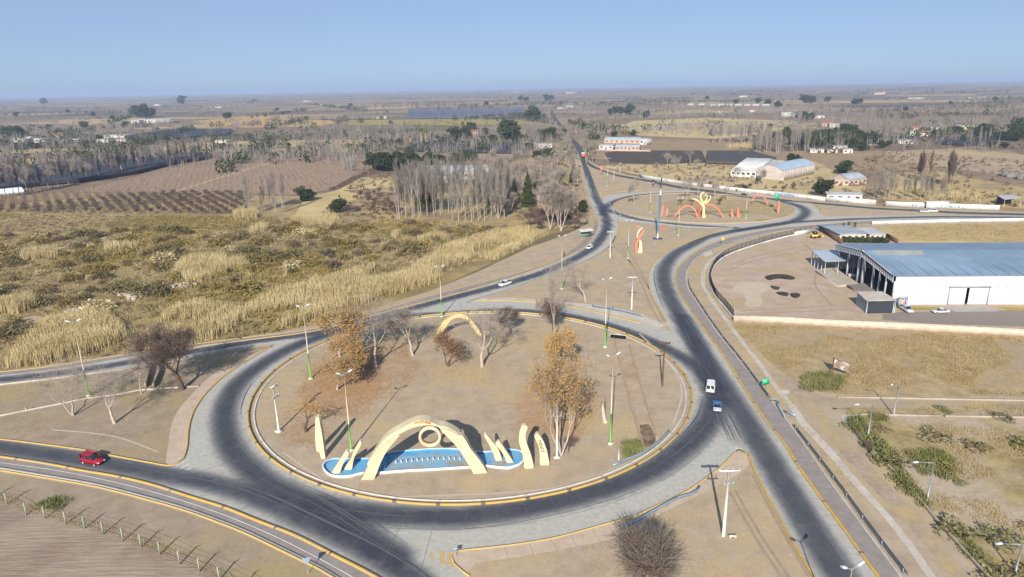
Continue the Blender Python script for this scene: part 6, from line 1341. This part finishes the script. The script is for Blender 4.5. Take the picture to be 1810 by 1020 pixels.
# pebbles and short dry tufts strewn over the bare dirt
isl = circ(ICX, ICY, IR - 2.0, 60); dq = [isl, PP([(-60, 760), (-60, 690), (167, 668), (367, 632), (420, 640), (340, 730), (300, 815), (150, 785)]), PP([(850, 1000), (1090, 958), (1200, 900), (1310, 830), (1400, 980), (1440, 1060), (860, 1080)]), PP([(1100, 395), (1290, 408), (1180, 440), (1140, 490), (1150, 550), (1050, 530), (920, 515), (1040, 465)]), PP([(1300, 545), (1290, 480), (1420, 425), (1480, 450), (1520, 520), (1590, 560)])]
q = np.concatenate([scatter(p, n, world=True) for p, n in zip(dq, (2600, 1400, 1600, 900, 900))]); v = clumpnoise(q, .2, 21); stuff('dry_tufts', [tuft(q[v > .02], 4, .2, .14, .05, nrg, .5)], [m_strawl])
q = np.concatenate([scatter(p, n, world=True) for p, n in zip(dq, (500, 260, 320, 200, 300))]); stuff('pebbles', [leaves(np.c_[q, np.full(len(q), .07)], .09, nrg, .7, .8)], [m_rub_ := M('pebble', C(206, 194, 180), C(150, 134, 118), 3)])
# rubble
def rubble(px, n, name, mat, s0=.5):
    q = scatter(px, n); mb = MB()
    for x, y in q:
        s = s0 * rnd.uniform(.3, 1.3); r0 = rnd.uniform(0, 6.28); mb.box((x, y, s * .3), (s * rnd.uniform(.7, 1.5), s, s * .7), r0, 0, rnd.uniform(.4, .8))
    return tag(mb.build(name, mat), kind='stuff')
m_rub = M('rubble_stone', C(196, 182, 166), C(168, 152, 138), .8)
V = [rubble([(205, 522), (225, 506), (262, 504), (275, 515), (235, 532)], 170, 'rubble', m_rub, .8), rubble([(95, 565), (125, 548), (175, 538), (180, 545), (120, 566)], 170, 'rubble', M('white_rubble', C(216, 208, 198), C(186, 176, 164), .8), .7), rubble([(260, 505), (300, 500), (355, 503), (340, 508), (280, 512)], 90, 'rubble', m_rub, .7), rubble([(420, 508), (455, 504), (465, 512), (425, 516)], 60, 'rubble', m_rub, .7), rubble([(1760, 308), (1790, 306), (1830, 312), (1800, 318)], 120, 'rubble', M('dark_rubble', C(120, 112, 106), C(150, 142, 136), .4), 2.0)]
sheet('bare_patch', [(0, 588), (20, 570), (60, 558), (95, 568), (90, 580), (50, 586), (20, 592)], .03, m_dirt, step=2)
sheet('bare_patch', [(60, 446), (110, 436), (160, 420), (260, 410), (330, 405), (400, 408), (380, 418), (260, 428), (150, 440), (90, 452)], .03, m_dirt, step=3)
# the far plain: hedgerows, woods and scattered bushes that nobody could count
def farwood():
    bareq, everq, bushq = [], [], []
    for k in range(640):
        d = 520 + 9500 * nrg.uniform() ** 1.5; a = nrg.uniform(-.72, .72); cx, cy = d * math.tan(a), d
        ori = R(14) + (math.pi / 2 if nrg.random() < .3 else 0) + nrg.normal() * .12; L = nrg.uniform(60, 420) * (1 + d / 4000); n = int(L / (4.5 + d / 600)); t = nrg.uniform(-L / 2, L / 2, n); wdt = nrg.exponential(3) + d / 800
        q = np.c_[cx + np.cos(ori) * t + nrg.normal(size=n) * wdt, cy + np.sin(ori) * t + nrg.normal(size=n) * wdt]; z = nrg.random()
        (bareq if z < .5 else everq if z < .68 else bushq).append(q)
    for k in range(1000):
        d = 480 + 8000 * nrg.uniform() ** 1.5; a = nrg.uniform(-.72, .72); (bareq, everq, bushq)[int(nrg.choice(3, p=[.35, .25, .4]))].append(np.array([[d * math.tan(a), d]]) + nrg.normal(size=(int(nrg.integers(1, 6)), 2)) * 9)
    def ok(q):
        k = np.ones(len(q), bool)
        for s in ([(960, 205), (985, 195), (1020, 240), (1048, 296), (1030, 296), (1008, 258), (985, 225)], [(1040, 300), (1060, 240), (1270, 240), (1530, 285), (1810, 330), (1810, 378), (1440, 356)]): k &= ~inpoly(q[:, 0], q[:, 1], [(p.x, p.y) for p in PP(s)])
        return q[k & (q[:, 1] > 430)]
    bq, eq, uq = ok(np.concatenate(bareq)), ok(np.concatenate(everq)), ok(np.concatenate(bushq)); print('far', len(bq), len(eq), len(uq))
    d = bq[:, 1]; sc_ = 1 + d / 9000
    V1, F1 = tuft(bq, 9, nrg.uniform(5, 10.5, len(bq)), 1.6, .32, nrg, .12)
    c = np.repeat(np.c_[eq, np.zeros(len(eq))], 18, 0); hh = np.repeat(nrg.uniform(5, 11, len(eq)), 18); u = nrg.normal(size=c.shape); u /= np.linalg.norm(u, axis=1)[:, None]; c += u * np.c_[hh * .38, hh * .38, hh * .42]; c[:, 2] = np.abs(c[:, 2] + hh * .5)
    V2, F2 = leaves(c, 1.1, nrg)
    V3, F3 = mounds(uq, 9, 2.2, 2.2, .8, nrg)
    q = np.concatenate([scatter([(1480, 300), (1560, 268), (1800, 285), (1950, 330), (1950, 372), (1560, 358), (1470, 340)], 420), scatter([(1060, 290), (1300, 290), (1450, 300), (1450, 342), (1320, 332), (1150, 314)], 160), scatter([(640, 300), (700, 305), (740, 330), (700, 392), (560, 384), (600, 350)], 160), scatter([(880, 300), (990, 270), (1030, 340), (1040, 390), (950, 400), (860, 380)], 240)])
    stuff('dry_brush', [mounds(q, 16, 1.2, 1.3, .4, nrg)], [m_brush])
    stuff('far_bare_woods', [(V1, F1)], [M('far_twig', C(150, 141, 134), C(122, 113, 106), .01, .95)]); stuff('far_evergreen_woods', [(V2, F2)], [m_ever]); stuff('far_bushes', [(V3, F3)], [M('far_bush', C(128, 110, 86), C(112, 106, 72), .01, .95)])
farwood()

# ------------------------------------------------------------------ buildings
m_wwall = M('wall_white_sheet', C(232, 234, 238), C(222, 224, 230), .15, .7); m_roofb = M('roof_blue_grey', C(130, 149, 168), C(118, 137, 156), .12, .45, 5, C(140, 160, 180), .05, spec=.4)
m_roofg = M('roof_grey', C(168, 176, 184), C(150, 158, 166), .3, .6); m_roofp = M('roof_pale', C(196, 197, 196), C(176, 177, 176), .2, .6); m_tile = M('roof_tile', C(176, 112, 84), C(156, 96, 72), .5); m_house = M('house_wall', C(222, 210, 192), C(204, 192, 174), .4); m_pink = M('pink_wall', C(206, 178, 160), C(190, 164, 148), .4); m_win = M('window_dark', C(44, 50, 58), C(54, 60, 68), 1, .2, spec=.5)
m_beige = M('beige_panel', C(212, 200, 188), C(190, 178, 168), .3); m_brownw = M('brown_wall', C(122, 92, 76), C(104, 78, 64), .5)
V3 = Vector
def up(p, z): return V3((p.x, p.y, z))
# big warehouse
f0, f1 = P(1577.5, 538.5), P(1810, 538); U = (f1 - f0).normalized(); hE = hgt(1579, 538.5, 487.5); bk = P(1481.5, 431.5, hE); bk = V3((bk.x, bk.y, 0)); Vv = bk - f0; Wd = Vv.length; Vn = Vv.normalized(); Lw = 118.0
mid = f0 + Vv * .5; dr = ray(1532, 443.5); hA = CAMH + dr.z * mid.y / dr.y; print('warehouse', Wd, hE, hA)
wh = thing('warehouse', 'long white warehouse with blue grey roof and open trussed end', 'warehouse')
c = lambda a, b, z: up(f0 + U * a + Vn * b, z)
dA, dB = (P(1674, 538) - f0).dot(U), (P(1742, 538) - f0).dot(U); dM0, dM1 = (P(1703, 538) - f0).dot(U), (P(1708.5, 538) - f0).dot(U); hD = hgt(1700, 538.5, 507.5)
mb = MB(); mb.slab([c(0, 0, 0), c(dA, 0, 0), c(dA, 0, hD), c(dB, 0, hD), c(dB, 0, 0), c(Lw, 0, 0), c(Lw, 0, hE), c(0, 0, hE)], Vn * .25); mb.build('front_wall', m_wwall, wh)
mb = MB(); mb.slab([c(0, Wd, 0), c(Lw, Wd, 0), c(Lw, Wd, hE), c(0, Wd, hE)], -Vn * .25); mb.build('back_wall', m_wwall, wh)
mb = MB(); mb.slab([c(Lw, 0, 0), c(Lw, Wd, 0), c(Lw, Wd, hE), c(Lw, Wd / 2, hA), c(Lw, 0, hE)], -U * .25); mb.build('end_wall', m_wwall, wh)
for a, b, za, zb_ in ((-.4, Wd / 2, hE - .05, hA), (Wd + .4, Wd / 2, hE - .05, hA)):
    mb = MB(); mb.slab([c(-.5, a, za), c(Lw + .3, a, za), c(Lw + .3, b, zb_), c(-.5, b, zb_)], (0, 0, .14)); rf = mb.build('roof_slope', m_roofb, wh)
    if a < 0:
        mb = MB()
        for k in range(40): q = (k + .5) * Lw / 40; mb.tube([c(q, a, za + .15), c(q, b, zb_ + .15)], .05, 4)
        mb.build('roof_rib', m_roofb, rf)
        for u0, u1 in ((1.5, 13), (42, 51)):
            g0, g1 = .80, .97; mb = MB(); mb.slab([c(u0, Wd / 2 * g0, za + (zb_ - za) * g0 + .16), c(u1, Wd / 2 * g0, za + (zb_ - za) * g0 + .16), c(u1, Wd / 2 * g1, za + (zb_ - za) * g1 + .16), c(u0, Wd / 2 * g1, za + (zb_ - za) * g1 + .16)], (0, 0, .04)); mb.build('skylight', M('skylight_sheet', C(172, 174, 160), C(152, 156, 146), .3), rf)
for s in (0, 1):
    N_ = 16; lo_c, hi_c = [], []
    for k in range(N_ + 1):
        t = k / N_; b = (t if s == 0 else 2 - t) * Wd / 2; z = hE + (hA - hE) * t; hi_c.append(c(-.75, b, z + .05)); lo_c.append(c(-.75, b, z - 1.45))
    mb = MB(); mb.tube(hi_c, .17, 4).tube(lo_c, .17, 4)
    for k in range(N_): mb.tube([lo_c[k], hi_c[k]], .12, 4).tube([hi_c[k], lo_c[k + 1]], .12, 4)
    mb.build('truss', m_lamp, wh)
for b, wd in ((0.0, .6), (Wd * .14, .35), (Wd * .24, .35), (Wd * .34, .45), (Wd * .5, .7), (Wd * .58, .6), (Wd * .78, .4), (Wd, .8)):
    z = hE + (hA - hE) * (1 - abs(b - Wd / 2) / (Wd / 2)) - 1.45; p = c(.1, min(max(b, .35), Wd - .35), 0); mb = MB(); mb.box((p.x, p.y, z / 2), (wd, wd, z), math.atan2(U.y, U.x)); mb.build('column', m_lamp, wh)
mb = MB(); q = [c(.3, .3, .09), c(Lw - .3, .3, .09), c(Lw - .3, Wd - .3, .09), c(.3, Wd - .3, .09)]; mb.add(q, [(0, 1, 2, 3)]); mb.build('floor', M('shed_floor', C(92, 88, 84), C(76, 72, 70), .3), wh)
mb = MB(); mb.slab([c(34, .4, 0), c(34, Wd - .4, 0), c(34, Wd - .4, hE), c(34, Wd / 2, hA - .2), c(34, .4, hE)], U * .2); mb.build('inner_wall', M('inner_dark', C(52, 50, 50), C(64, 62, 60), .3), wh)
for u0, u1 in ((dA + .05, dM0), (dM1, dB - .05)):
    mb = MB(); mb.slab([c(u0, -.12, .1), c(u1, -.12, .1), c(u1, -.12, hD - .1), c(u0, -.12, hD - .1)], Vn * .1); mb.build('door_leaf', m_wwall, wh)
mb = MB(); p = c((dA + dB) / 2, -.2, hD + .05); mb.box(p, (dB - dA + .8, .25, .35), math.atan2(U.y, U.x)); mb.build('door_track', m_roofg, wh)
for u in (dA - .12, dB + .12): mb = MB(); p = c(u, -.15, hD / 2); mb.box(p, (.22, .2, hD), math.atan2(U.y, U.x)); mb.build('door_post', m_roofg, wh)
for px in (1651, 1666, 1757, 1772): mb = MB(); p = c((P(px, 538) - f0).dot(U), -.04, hE * .62); mb.box(p, (.35, .08, .25), math.atan2(U.y, U.x)); mb.build('vent', m_roofg, wh)
sheet('concrete_apron', [(1668, 543), (1745, 542), (1764, 551), (1690, 552)], .075, M('apron_concrete', C(162, 158, 152), C(176, 172, 166), .4), smooth=False)
sheet('weed_strip', [(1606, 542), (1668, 543), (1680, 549), (1612, 549)], .07, m_greenfield, smooth=False); sheet('weed_strip', [(1762, 543), (1900, 542), (1900, 548), (1780, 549)], .07, m_greenfield, smooth=False)
kerb([(1606, 550), (1680, 550.5)], .3, .12, m_conc, smooth=False)
# open canopies and slabs in the yard
def canopy(label, quad, z, mat, posts, name='canopy', cat='canopy', walls=()):
    o = thing(name, label, cat); q = [P(x, y, z) for x, y in quad]; mb = MB(); mb.slab(q, (0, 0, .14)); mb.build('roof', mat, o)
    cen = sum(q, V3()) / len(q)
    for a, b, t in posts:
        p = q[a].lerp(q[b], t).lerp(cen, .06); mb = MB(); mb.tube([(p.x, p.y, 0), (p.x, p.y, z)], .1, 6); mb.build('post', m_lamp, o)
    for a, b, mt in walls: p0, p1 = q[a].lerp(cen, .05), q[b].lerp(cen, .05); mb = MB(); d = (cen - (p0 + p1) / 2); d.z = 0; mb.slab([up(p0, 0), up(p1, 0), up(p1, z - .02), up(p0, z - .02)], d.normalized() * .15); mb.build('wall', mt, o)
    return o
canopy('pale metal canopy on posts left of the warehouse opening', [(1434.5, 444), (1484, 442), (1508, 461), (1459, 463)], 3.8, M('canopy_roof', C(186, 198, 208), C(172, 184, 196), .2, .5), [(0, 1, 0), (1, 2, 0), (2, 3, 0), (3, 0, 0), (0, 3, .25), (0, 3, .5), (0, 3, .75), (1, 2, .5), (2, 3, .5)])
canopy('small open shed with dark inside by the parked silver pickup', [(1514, 517), (1559, 516), (1586, 531.5), (1533, 532.5)], 3.0, m_conc, [(2, 3, 0), (3, 0, 0), (2, 3, .05)], 'open_shed', 'shed', ((0, 1, m_win), (3, 0, m_roofg), (2, 3, M('shed_shadow_panel', C(62, 66, 72), C(52, 56, 62), .5))))  # dark wall across the open front stands in for the shade inside
pf = thing('loading_ramp', 'pale concrete loading platform beside the open warehouse end', 'ramp'); mb = MB(); mb.prism([(p.x, p.y) for p in PP([(1441, 481), (1470, 473.5), (1518, 504.5), (1481, 508)])], 0, .5); mb.build('platform', M('ramp_pale', C(190, 178, 162), C(176, 164, 148), .4), pf)
pf = thing('loading_ramp', 'grey concrete loading platform between pale platform and open shed', 'ramp'); mb = MB(); mb.prism([(p.x, p.y) for p in PP([(1497, 508), (1538, 505), (1561, 519), (1516, 519.5)])], 0, .7); mb.build('platform', M('ramp_grey', C(142, 134, 126), C(128, 120, 114), .4), pf)
sheet('concrete_slab', [(1476, 473), (1498, 472), (1532, 494), (1518, 503)], .07, M('slab_grey', C(140, 132, 124), C(126, 118, 112), .4), smooth=False); sheet('concrete_slab', [(1531, 504), (1548, 503), (1556, 509), (1538, 510)], .09, m_poolw, smooth=False)
lw = wall('low_wall', 'white low bench wall at the foot of the warehouse columns', [(1499, 490), (1518, 492)], 1.0, m_wallw)
gf = thing('gate_frame', 'grey square gate frame at the warehouse corner behind the silver pickup', 'gate', P(1594, 543)); a_, b_ = P(1588, 543) - P(1594, 543), P(1600.5, 543) - P(1594, 543); zg = 2.3
mb = MB(); mb.box((0, 0, zg), (b_.x - a_.x + .4, .5, .4)); mb.build('lintel', m_roofg, gf)
for p in (a_, b_): mb = MB(); mb.box((p.x, p.y, zg / 2 - .1), (.4, .5, zg - .22)); mb.build('jamb', m_roofg, gf)
mb = MB(); mb.box((0, .2, zg * .4), ((b_.x - a_.x) * .7, .05, zg * .75)); mb.build('panel', m_pink, gf)
mp = thing('yard_mast', 'thin pale mast beside the canopy in the yard', 'mast', P(1506, 490)); mb = MB(); mb.tube([(0, 0, 0), (0, 0, hgt(1506, 490, 462))], [.1, .06], 6); mb.build('shaft', m_lamp, mp)
# generic house
def house(label, x0, y0, x1, y1, topy, depth, wallm, roofm, roof='gable', name='house', cat='house', nwin=2, group=None, rise=.22, dirv=None, door=True):
    a, b = P(x0, y0), P(x1, y1); u = (b - a).normalized(); n = V3((-u.y, u.x, 0)); n = n if n.y > 0 else -n
    if dirv is not None: n = (P(*dirv) - b); depth = n.length; n = n.normalized()
    L = (b - a).length; h = hgt((x0 + x1) / 2, (y0 + y1) / 2, topy); o = thing(name, label, cat, group=group)
    g = lambda s, d, z: up(a + u * s + n * d, z)
    mb = MB(); mb.slab([g(0, 0, 0), g(L, 0, 0), g(L, 0, h), g(0, 0, h)], n * depth); mb.build('wall', wallm, o)
    mb = MB(); e = .3
    if roof == 'flat': mb.slab([g(-e, -e, h + .01), g(L + e, -e, h + .01), g(L + e, depth + e, h + .01), g(-e, depth + e, h + .01)], (0, 0, .25))
    elif roof == 'gable':
        r = depth * rise; mb.slab([g(-e, -e, h - .02), g(-e, depth / 2, h + r), g(-e, depth + e, h - .02), g(-e, depth + e - .3, h - .1), g(-e, depth / 2, h + r - .2), g(-e, -e + .3, h - .1)], u * (L + 2 * e))
        pd = MB()
        for s in (0, L - .1): pd.slab([g(s, .05, h), g(s, depth - .05, h), g(s, depth / 2, h + r - .12)], u * .1)
        pd.build('gable_wall', wallm, o)
    elif roof == 'barrel':
        pr = [g(L * k / 16, -e, h + .02 + math.sin(math.pi * k / 16) * L * rise) for k in range(17)]; pr2 = [p + V3((0, 0, -.25)) for p in pr[1:-1]][::-1]; mb.slab(pr + pr2, n * (depth + 2 * e))
        gw_ = MB(); gw_.slab([g(L * k / 16, 0, h + math.sin(math.pi * k / 16) * L * rise - .12 * (0 < k < 16)) for k in range(17)], n * .2); gw_.build('gable_wall', wallm, o)
    mb.build('roof', roofm, o)
    for k in range(nwin):
        s = L * (k + .5) / nwin
        if door and k == nwin // 2 and nwin > 1: p = g(s, -.03, h * .36); mb = MB(); mb.box(p, (min(1.1, L * .1), .08, h * .7), math.atan2(u.y, u.x)); mb.build('door', m_brownw, o)
        else:
            p = g(s, -.03, h * .55); mb = MB(); mb.box(p, (min(1.6, L / nwin * .5), .08, h * .32), math.atan2(u.y, u.x)); mb.build('window', m_win, o)
    return o
hb = house('barrel roofed hall with beige panel walls behind the white roadside wall', 1337, 314.5, 1385, 319.5, 300, 20, m_beige, M('barrel_roof', C(172, 188, 202), C(158, 174, 190), .2, .5), 'barrel', 'hall', 'hall', 0, rise=.17, dirv=(1439, 307))
a_, b_ = P(1385, 319.5), P(1439, 307)
for k in range(12):
    p = a_.lerp(b_, (k + .5) / 12); n_ = (b_ - a_).normalized(); q = p + V3((n_.y, -n_.x, 0)) * .12; hh = hgt(1385, 319.5, 300); mb = MB(); mb.box((q.x, q.y, hh * .5), (.35, .3, hh * .98), math.atan2(n_.y, n_.x)); mb.build('pilaster', M('pilaster_dark', C(176, 166, 158), C(160, 150, 142), .5), hb)
house('low white hall left of the barrel roofed hall', 1291, 312, 1336, 314, 301.5, 20, m_wallw, m_roofp, 'gable', 'hall', 'hall', 5, rise=.06, dirv=(1384, 293), door=False)
house('small grey roofed brick house right of the barrel roofed hall', 1501, 328, 1531, 324.5, 317, 11, m_pink, m_roofg, 'gable', nwin=4, rise=.25)
house('roofless brick shell beside the small grey roofed house', 1474, 327.5, 1500, 328.5, 318, 6, m_pink, m_beige, 'flat', nwin=3)
wall('long_wall', 'white stretch of wall in front of the low flat roofed hut', [(1459, 356.3), (1500, 359), (1548, 362.8)], 2.2, m_wallw)
house('low flat roofed white hut behind the white wall', 1461, 353, 1523, 355, 344, 6, m_wallw, m_roofp, 'flat', 'hut', 'hut', 4)
canopy('open roadside shed with pale roof at the far right behind the wall', [(1762, 346), (1790, 344.5), (1807, 350), (1776, 353)], 3.2, m_roofp, [(0, 1, 0), (1, 2, 0), (2, 3, 0), (3, 0, 0)], 'open_shed', 'shed', ((0, 1, m_brownw),))
# office beside the yard
house('flat roofed cream office at the top of the warehouse yard, left block', 1484, 425, 1530, 424, 413.5, 12, m_house, m_roofg, 'flat', 'office', 'office', 4)
house('flat roofed cream office at the top of the warehouse yard, right block', 1537, 423.5, 1564, 423, 414, 9, m_house, m_roofp, 'flat', 'office', 'office', 3)
house('blue roofed back block of the office at the top of the yard', 1470, 414, 1492, 412, 405, 7, m_roofg, m_roofb, 'flat', 'office', 'office', 3)
wall('brown_wall', 'dark brown wall between the yellow digger and the office', [(1446, 407), (1466, 419), (1488, 433)], 1.7, m_brownw)
wall('brown_wall', 'dark brown wall right of the office behind the warehouse roof', [(1566, 420), (1586, 431)], 1.5, m_brownw)
K_hedge = shrubm(161, 1.6, 1.5, 520, .22, m_ever)
for i, (px, py) in enumerate(((1497, 427.5), (1504, 427.5), (1511, 427.8), (1518, 428), (1525, 428), (1538, 427.8), (1545, 428), (1553, 428), (1561, 428))): plant(K_hedge, px, py, 'hedge_bush', 'clipped dark green bush in front of the office', 'shrub', h=1.45, group='hedge bushes of the office', sx=1.5)
for px, py, ty in ((1490, 404, 393), (1500, 403, 391), (1511, 402, 392)): plant(K_yel[0], px, py, 'olive_tree', 'olive brown bushy tree behind the office', 'tree', ty, group='bushy trees behind the office')
# white building behind the poplar grove
house('white shed with pale roof half hidden by the poplar grove, lower part', 743, 325, 800, 324, 310, 9, m_wallw, m_roofp, 'flat', 'shed', 'shed', 4)
house('long pale roofed hall half hidden by the poplar grove', 756, 318, 862, 316, 304, 22, m_wallw, m_roofg, 'gable', 'hall', 'hall', 7, rise=.12)
# north houses
house('long grey roofed house, rear one of the pair east of the north road', 1068, 253, 1131, 254, 247.5, 14, m_pink, m_roofg, 'gable', nwin=7, rise=.16)
house('long grey roofed house, front one of the pair east of the north road', 1088, 265, 1130, 265.5, 259.5, 10, m_pink, m_roofg, 'gable', nwin=6, rise=.16)
house('small white and green house left of the two long grey roofed houses', 1059, 264.5, 1083, 265, 257, 8, m_wallw, m_roofp, 'flat', nwin=3)
house('white house right of the two long grey roofed houses', 1131, 256, 1143, 256.5, 246, 9, m_wallw, m_roofp, 'flat', nwin=2)
wall('long_wall', 'pinkish front wall of the grey roofed houses', [(1052, 267), (1150, 268.5)], 1.4, m_pink)
house('low white shed west of the north road', 946, 261.5, 976, 261, 255, 8, m_wallw, m_roofp, 'flat', 'shed', 'shed', 4)
house('tall pinkish house among trees above the middle black net', 836, 243.5, 845, 243, 233, 8, m_pink, m_tile, 'gable', nwin=2)
m_dull = M('dull_white_wall', C(202, 198, 190), C(182, 178, 170), .4)
FH = [(18, 44, 252, 246, 9, 'p'), (47, 55, 248, 242, 7, 'p'), (60, 80, 252, 245, 9, 'p'), (91, 110, 242, 237.5, 8, 't'), (106, 118, 252, 247.5, 7, 'h'), (125, 139, 251, 246, 8, 'p'), (170, 192, 252, 247, 9, 'p'), (184, 220, 244, 239.5, 12, 'p'), (198, 222, 250.5, 246.5, 9, 'g'), (232, 246, 218, 212.5, 10, 'p'), (246, 257, 217, 210.5, 14, 'p'), (259, 300, 218, 211, 22, 'p'),
      (666, 671, 210, 206, 7, 'h'), (678, 683, 210, 205.5, 7, 'p'), (753, 757, 250, 246, 5, 'p'), (763, 769, 249, 245, 6, 'h'), (380, 400, 253, 248.5, 10, 'p'), (1381, 1404, 206, 199, 12, 'p'), (1440, 1457, 209, 204.5, 10, 'h'), (1452, 1470, 224, 218, 10, 't'), (1466, 1483, 225, 219, 9, 'p'), (1432, 1456, 270, 264, 10, 'g'), (1462, 1480, 270, 265, 7, 'h'), (1472, 1498, 263, 258, 8, 'g'), (1490, 1507, 271, 264, 8, 'g'),
      (1536, 1551, 256, 250.5, 8, 'g'), (1588, 1614, 254, 248.5, 10, 'g'), (1608, 1624, 240, 233, 9, 'p'), (1624, 1640, 241, 235, 9, 't'), (1580, 1592, 234, 229, 8, 't'), (1612, 1624, 230, 226.5, 8, 't'), (1646, 1668, 231, 226, 10, 'p'), (1694, 1729, 229, 223, 12, 'y'), (1605, 1632, 175, 172.5, 16, 'p'), (1711, 1742, 174, 171.5, 16, 'p'), (1545, 1560, 167, 164, 16, 't'), (1255, 1265, 187, 184, 12, 'p'), (1269, 1280, 187.2, 184, 12, 'p'), (1285, 1295, 187, 184, 12, 'p'), (1299, 1311, 187, 184, 12, 'p'), (1316, 1326, 187, 184, 12, 'p'), (1330, 1342, 187, 184, 12, 'p'), (1347, 1360, 187, 184, 12, 'p'), (1215, 1226, 186, 183, 12, 'p'), (1235, 1245, 186, 183, 12, 'p'), (1262, 1276, 200, 196.5, 9, 't'), (1324, 1336, 198, 194.5, 9, 't'), (1307, 1318, 172, 169, 16, 'h'), (1090, 1105, 202, 198, 10, 'h'), (1148, 1152, 198, 194, 9, 'p'), (985, 1000, 193, 190, 10, 'h'), (1001, 1012, 190, 187, 10, 'p'), (272, 282, 187, 184.5, 12, 'p'), (380, 390, 191, 188.5, 12, 'p'), (535, 545, 180, 178, 14, 'h'), (905, 915, 163.5, 162, 22, 'p'), (560, 570, 186, 183.5, 10, 'p'), (1000, 1012, 165, 163, 22, 'h')]
for i, (x0, x1, y, ty, dp, k) in enumerate(FH):
    rm_ = {'p': m_roofp, 'g': m_roofg, 't': m_tile, 'h': m_roofg, 'y': m_roofp}[k]; wm_ = {'p': m_wallw, 'g': m_house, 't': m_house, 'h': m_house, 'y': M('yellow_wall', C(226, 208, 150), C(210, 192, 136), .4)}[k]
    side = 'left' if x0 < 975 else 'right'
    house('small distant ' + {'p': 'white', 'g': 'grey roofed', 't': 'red roofed', 'h': 'cream', 'y': 'yellow'}[k] + ' house on the plain ' + side + ' of the north road', x0, y, x1, y, ty, dp, wm_ if wm_ is not m_wallw else m_dull, rm_, 'gable' if k == 't' else 'flat', nwin=2 if ty > 200 else 0, group='distant ' + {'p': 'white', 'g': 'grey roofed', 't': 'red roofed', 'h': 'cream', 'y': 'yellow'}[k] + ' houses ' + side + ' of the north road')
# black hail nets over vineyards
m_net = M('hail_net', C(48, 50, 58), C(66, 66, 74), .05, .9, stretch=((.02, .6, 1), R(-55)))
def net(label, px, z=2.4, mat=None):
    o = thing('hail_net', label, 'vineyard net'); q = [P(x, y, z) for x, y in px]; mb = MB(); mb.slab(q, (0, 0, .06)); mb.build('net_top', mat or m_net, o)
    mb = MB(); n = len(q)
    for i in range(n):
        a, b = q[i], q[(i + 1) % n]; L = (b - a).length
        mb.slab([up(a, .7), up(b, .7), b, a], (b - a).cross(V3((0, 0, 1))).normalized() * .05)
    mb.build('net_side', mat or m_net, o)
    for i in range(n):
        a, b = q[i], q[(i + 1) % n]; L = (b - a).length; k = max(1, int(L / 30))
        for j in range(k): p = a.lerp(b, j / k); ps = MB(); ps.tube([(p.x, p.y, 0), (p.x, p.y, z)], .08, 4); ps.build('post', m_wood, o)
    return o
net('long black hail net over the vineyard behind the diagonal tree row', [(-40, 299), (0, 297), (130, 283), (210, 275), (290, 270), (372, 269), (370, 276), (300, 287), (240, 302), (150, 315), (70, 322), (-40, 336)])
net('black hail net over the vineyard behind the dark evergreens in the middle', [(712, 262), (745, 250.5), (925, 252), (935, 258), (925, 267), (738, 264)])
net('blue grey hail net on the far vineyard, left of the distant north road', [(716, 206), (724, 193), (926, 189), (929, 198), (870, 202), (830, 206)], 3, M('blue_net', C(98, 106, 122), C(84, 92, 106), .02, .9))
net('narrow dark hail net on the left plain behind the white factory', [(222, 240), (300, 228), (410, 228), (404, 236), (240, 246)], 2.4)
net('dark hail net at right behind the poplars by the dark field', [(1655, 250), (1668, 244), (1745, 244), (1765, 250), (1700, 253)], 2.4)
net('dark grey hail net field left of the barrel roofed hall', [(1248, 284), (1250, 266), (1326, 266), (1372, 278), (1366, 281), (1310, 286)], 2.2, M('grey_net', C(70, 68, 66), C(86, 82, 78), .05))
ws = thing('plastic_tunnel', 'white plastic sheet tunnel at the left end of the diagonal tree row', 'tunnel'); a_ = P(-30, 346); b_ = P(39, 339)
mb = MB(); d_ = (b_ - a_); n_ = V3((-d_.y, d_.x, 0)).normalized(); mb.slab([a_ + n_ * (5 * math.cos(math.pi * k / 10)) + V3((0, 0, 2.6 * math.sin(math.pi * k / 10))) for k in range(11)], d_); mb.build('cover', m_poolw, ws)

# ------------------------------------------------------------------ haze
mt = bpy.data.materials.new('haze'); mt.use_nodes = True; n = mt.node_tree
for x in list(n.nodes):
    if x.type != 'OUTPUT_MATERIAL': n.nodes.remove(x)
pv_ = n.nodes.new('ShaderNodeVolumePrincipled'); pv_.inputs['Color'].default_value = (.48, .60, .84, 1); pv_.inputs['Density'].default_value = 1.45e-4; pv_.inputs['Anisotropy'].default_value = 0.0
n.links.new(pv_.outputs[0], n.nodes['Material Output'].inputs['Volume'])
mb = MB(); mb.box((0, 0, 32.5), (31000, 31000, 67)); hz = mb.build('haze', mt); tag(hz, kind='stuff')
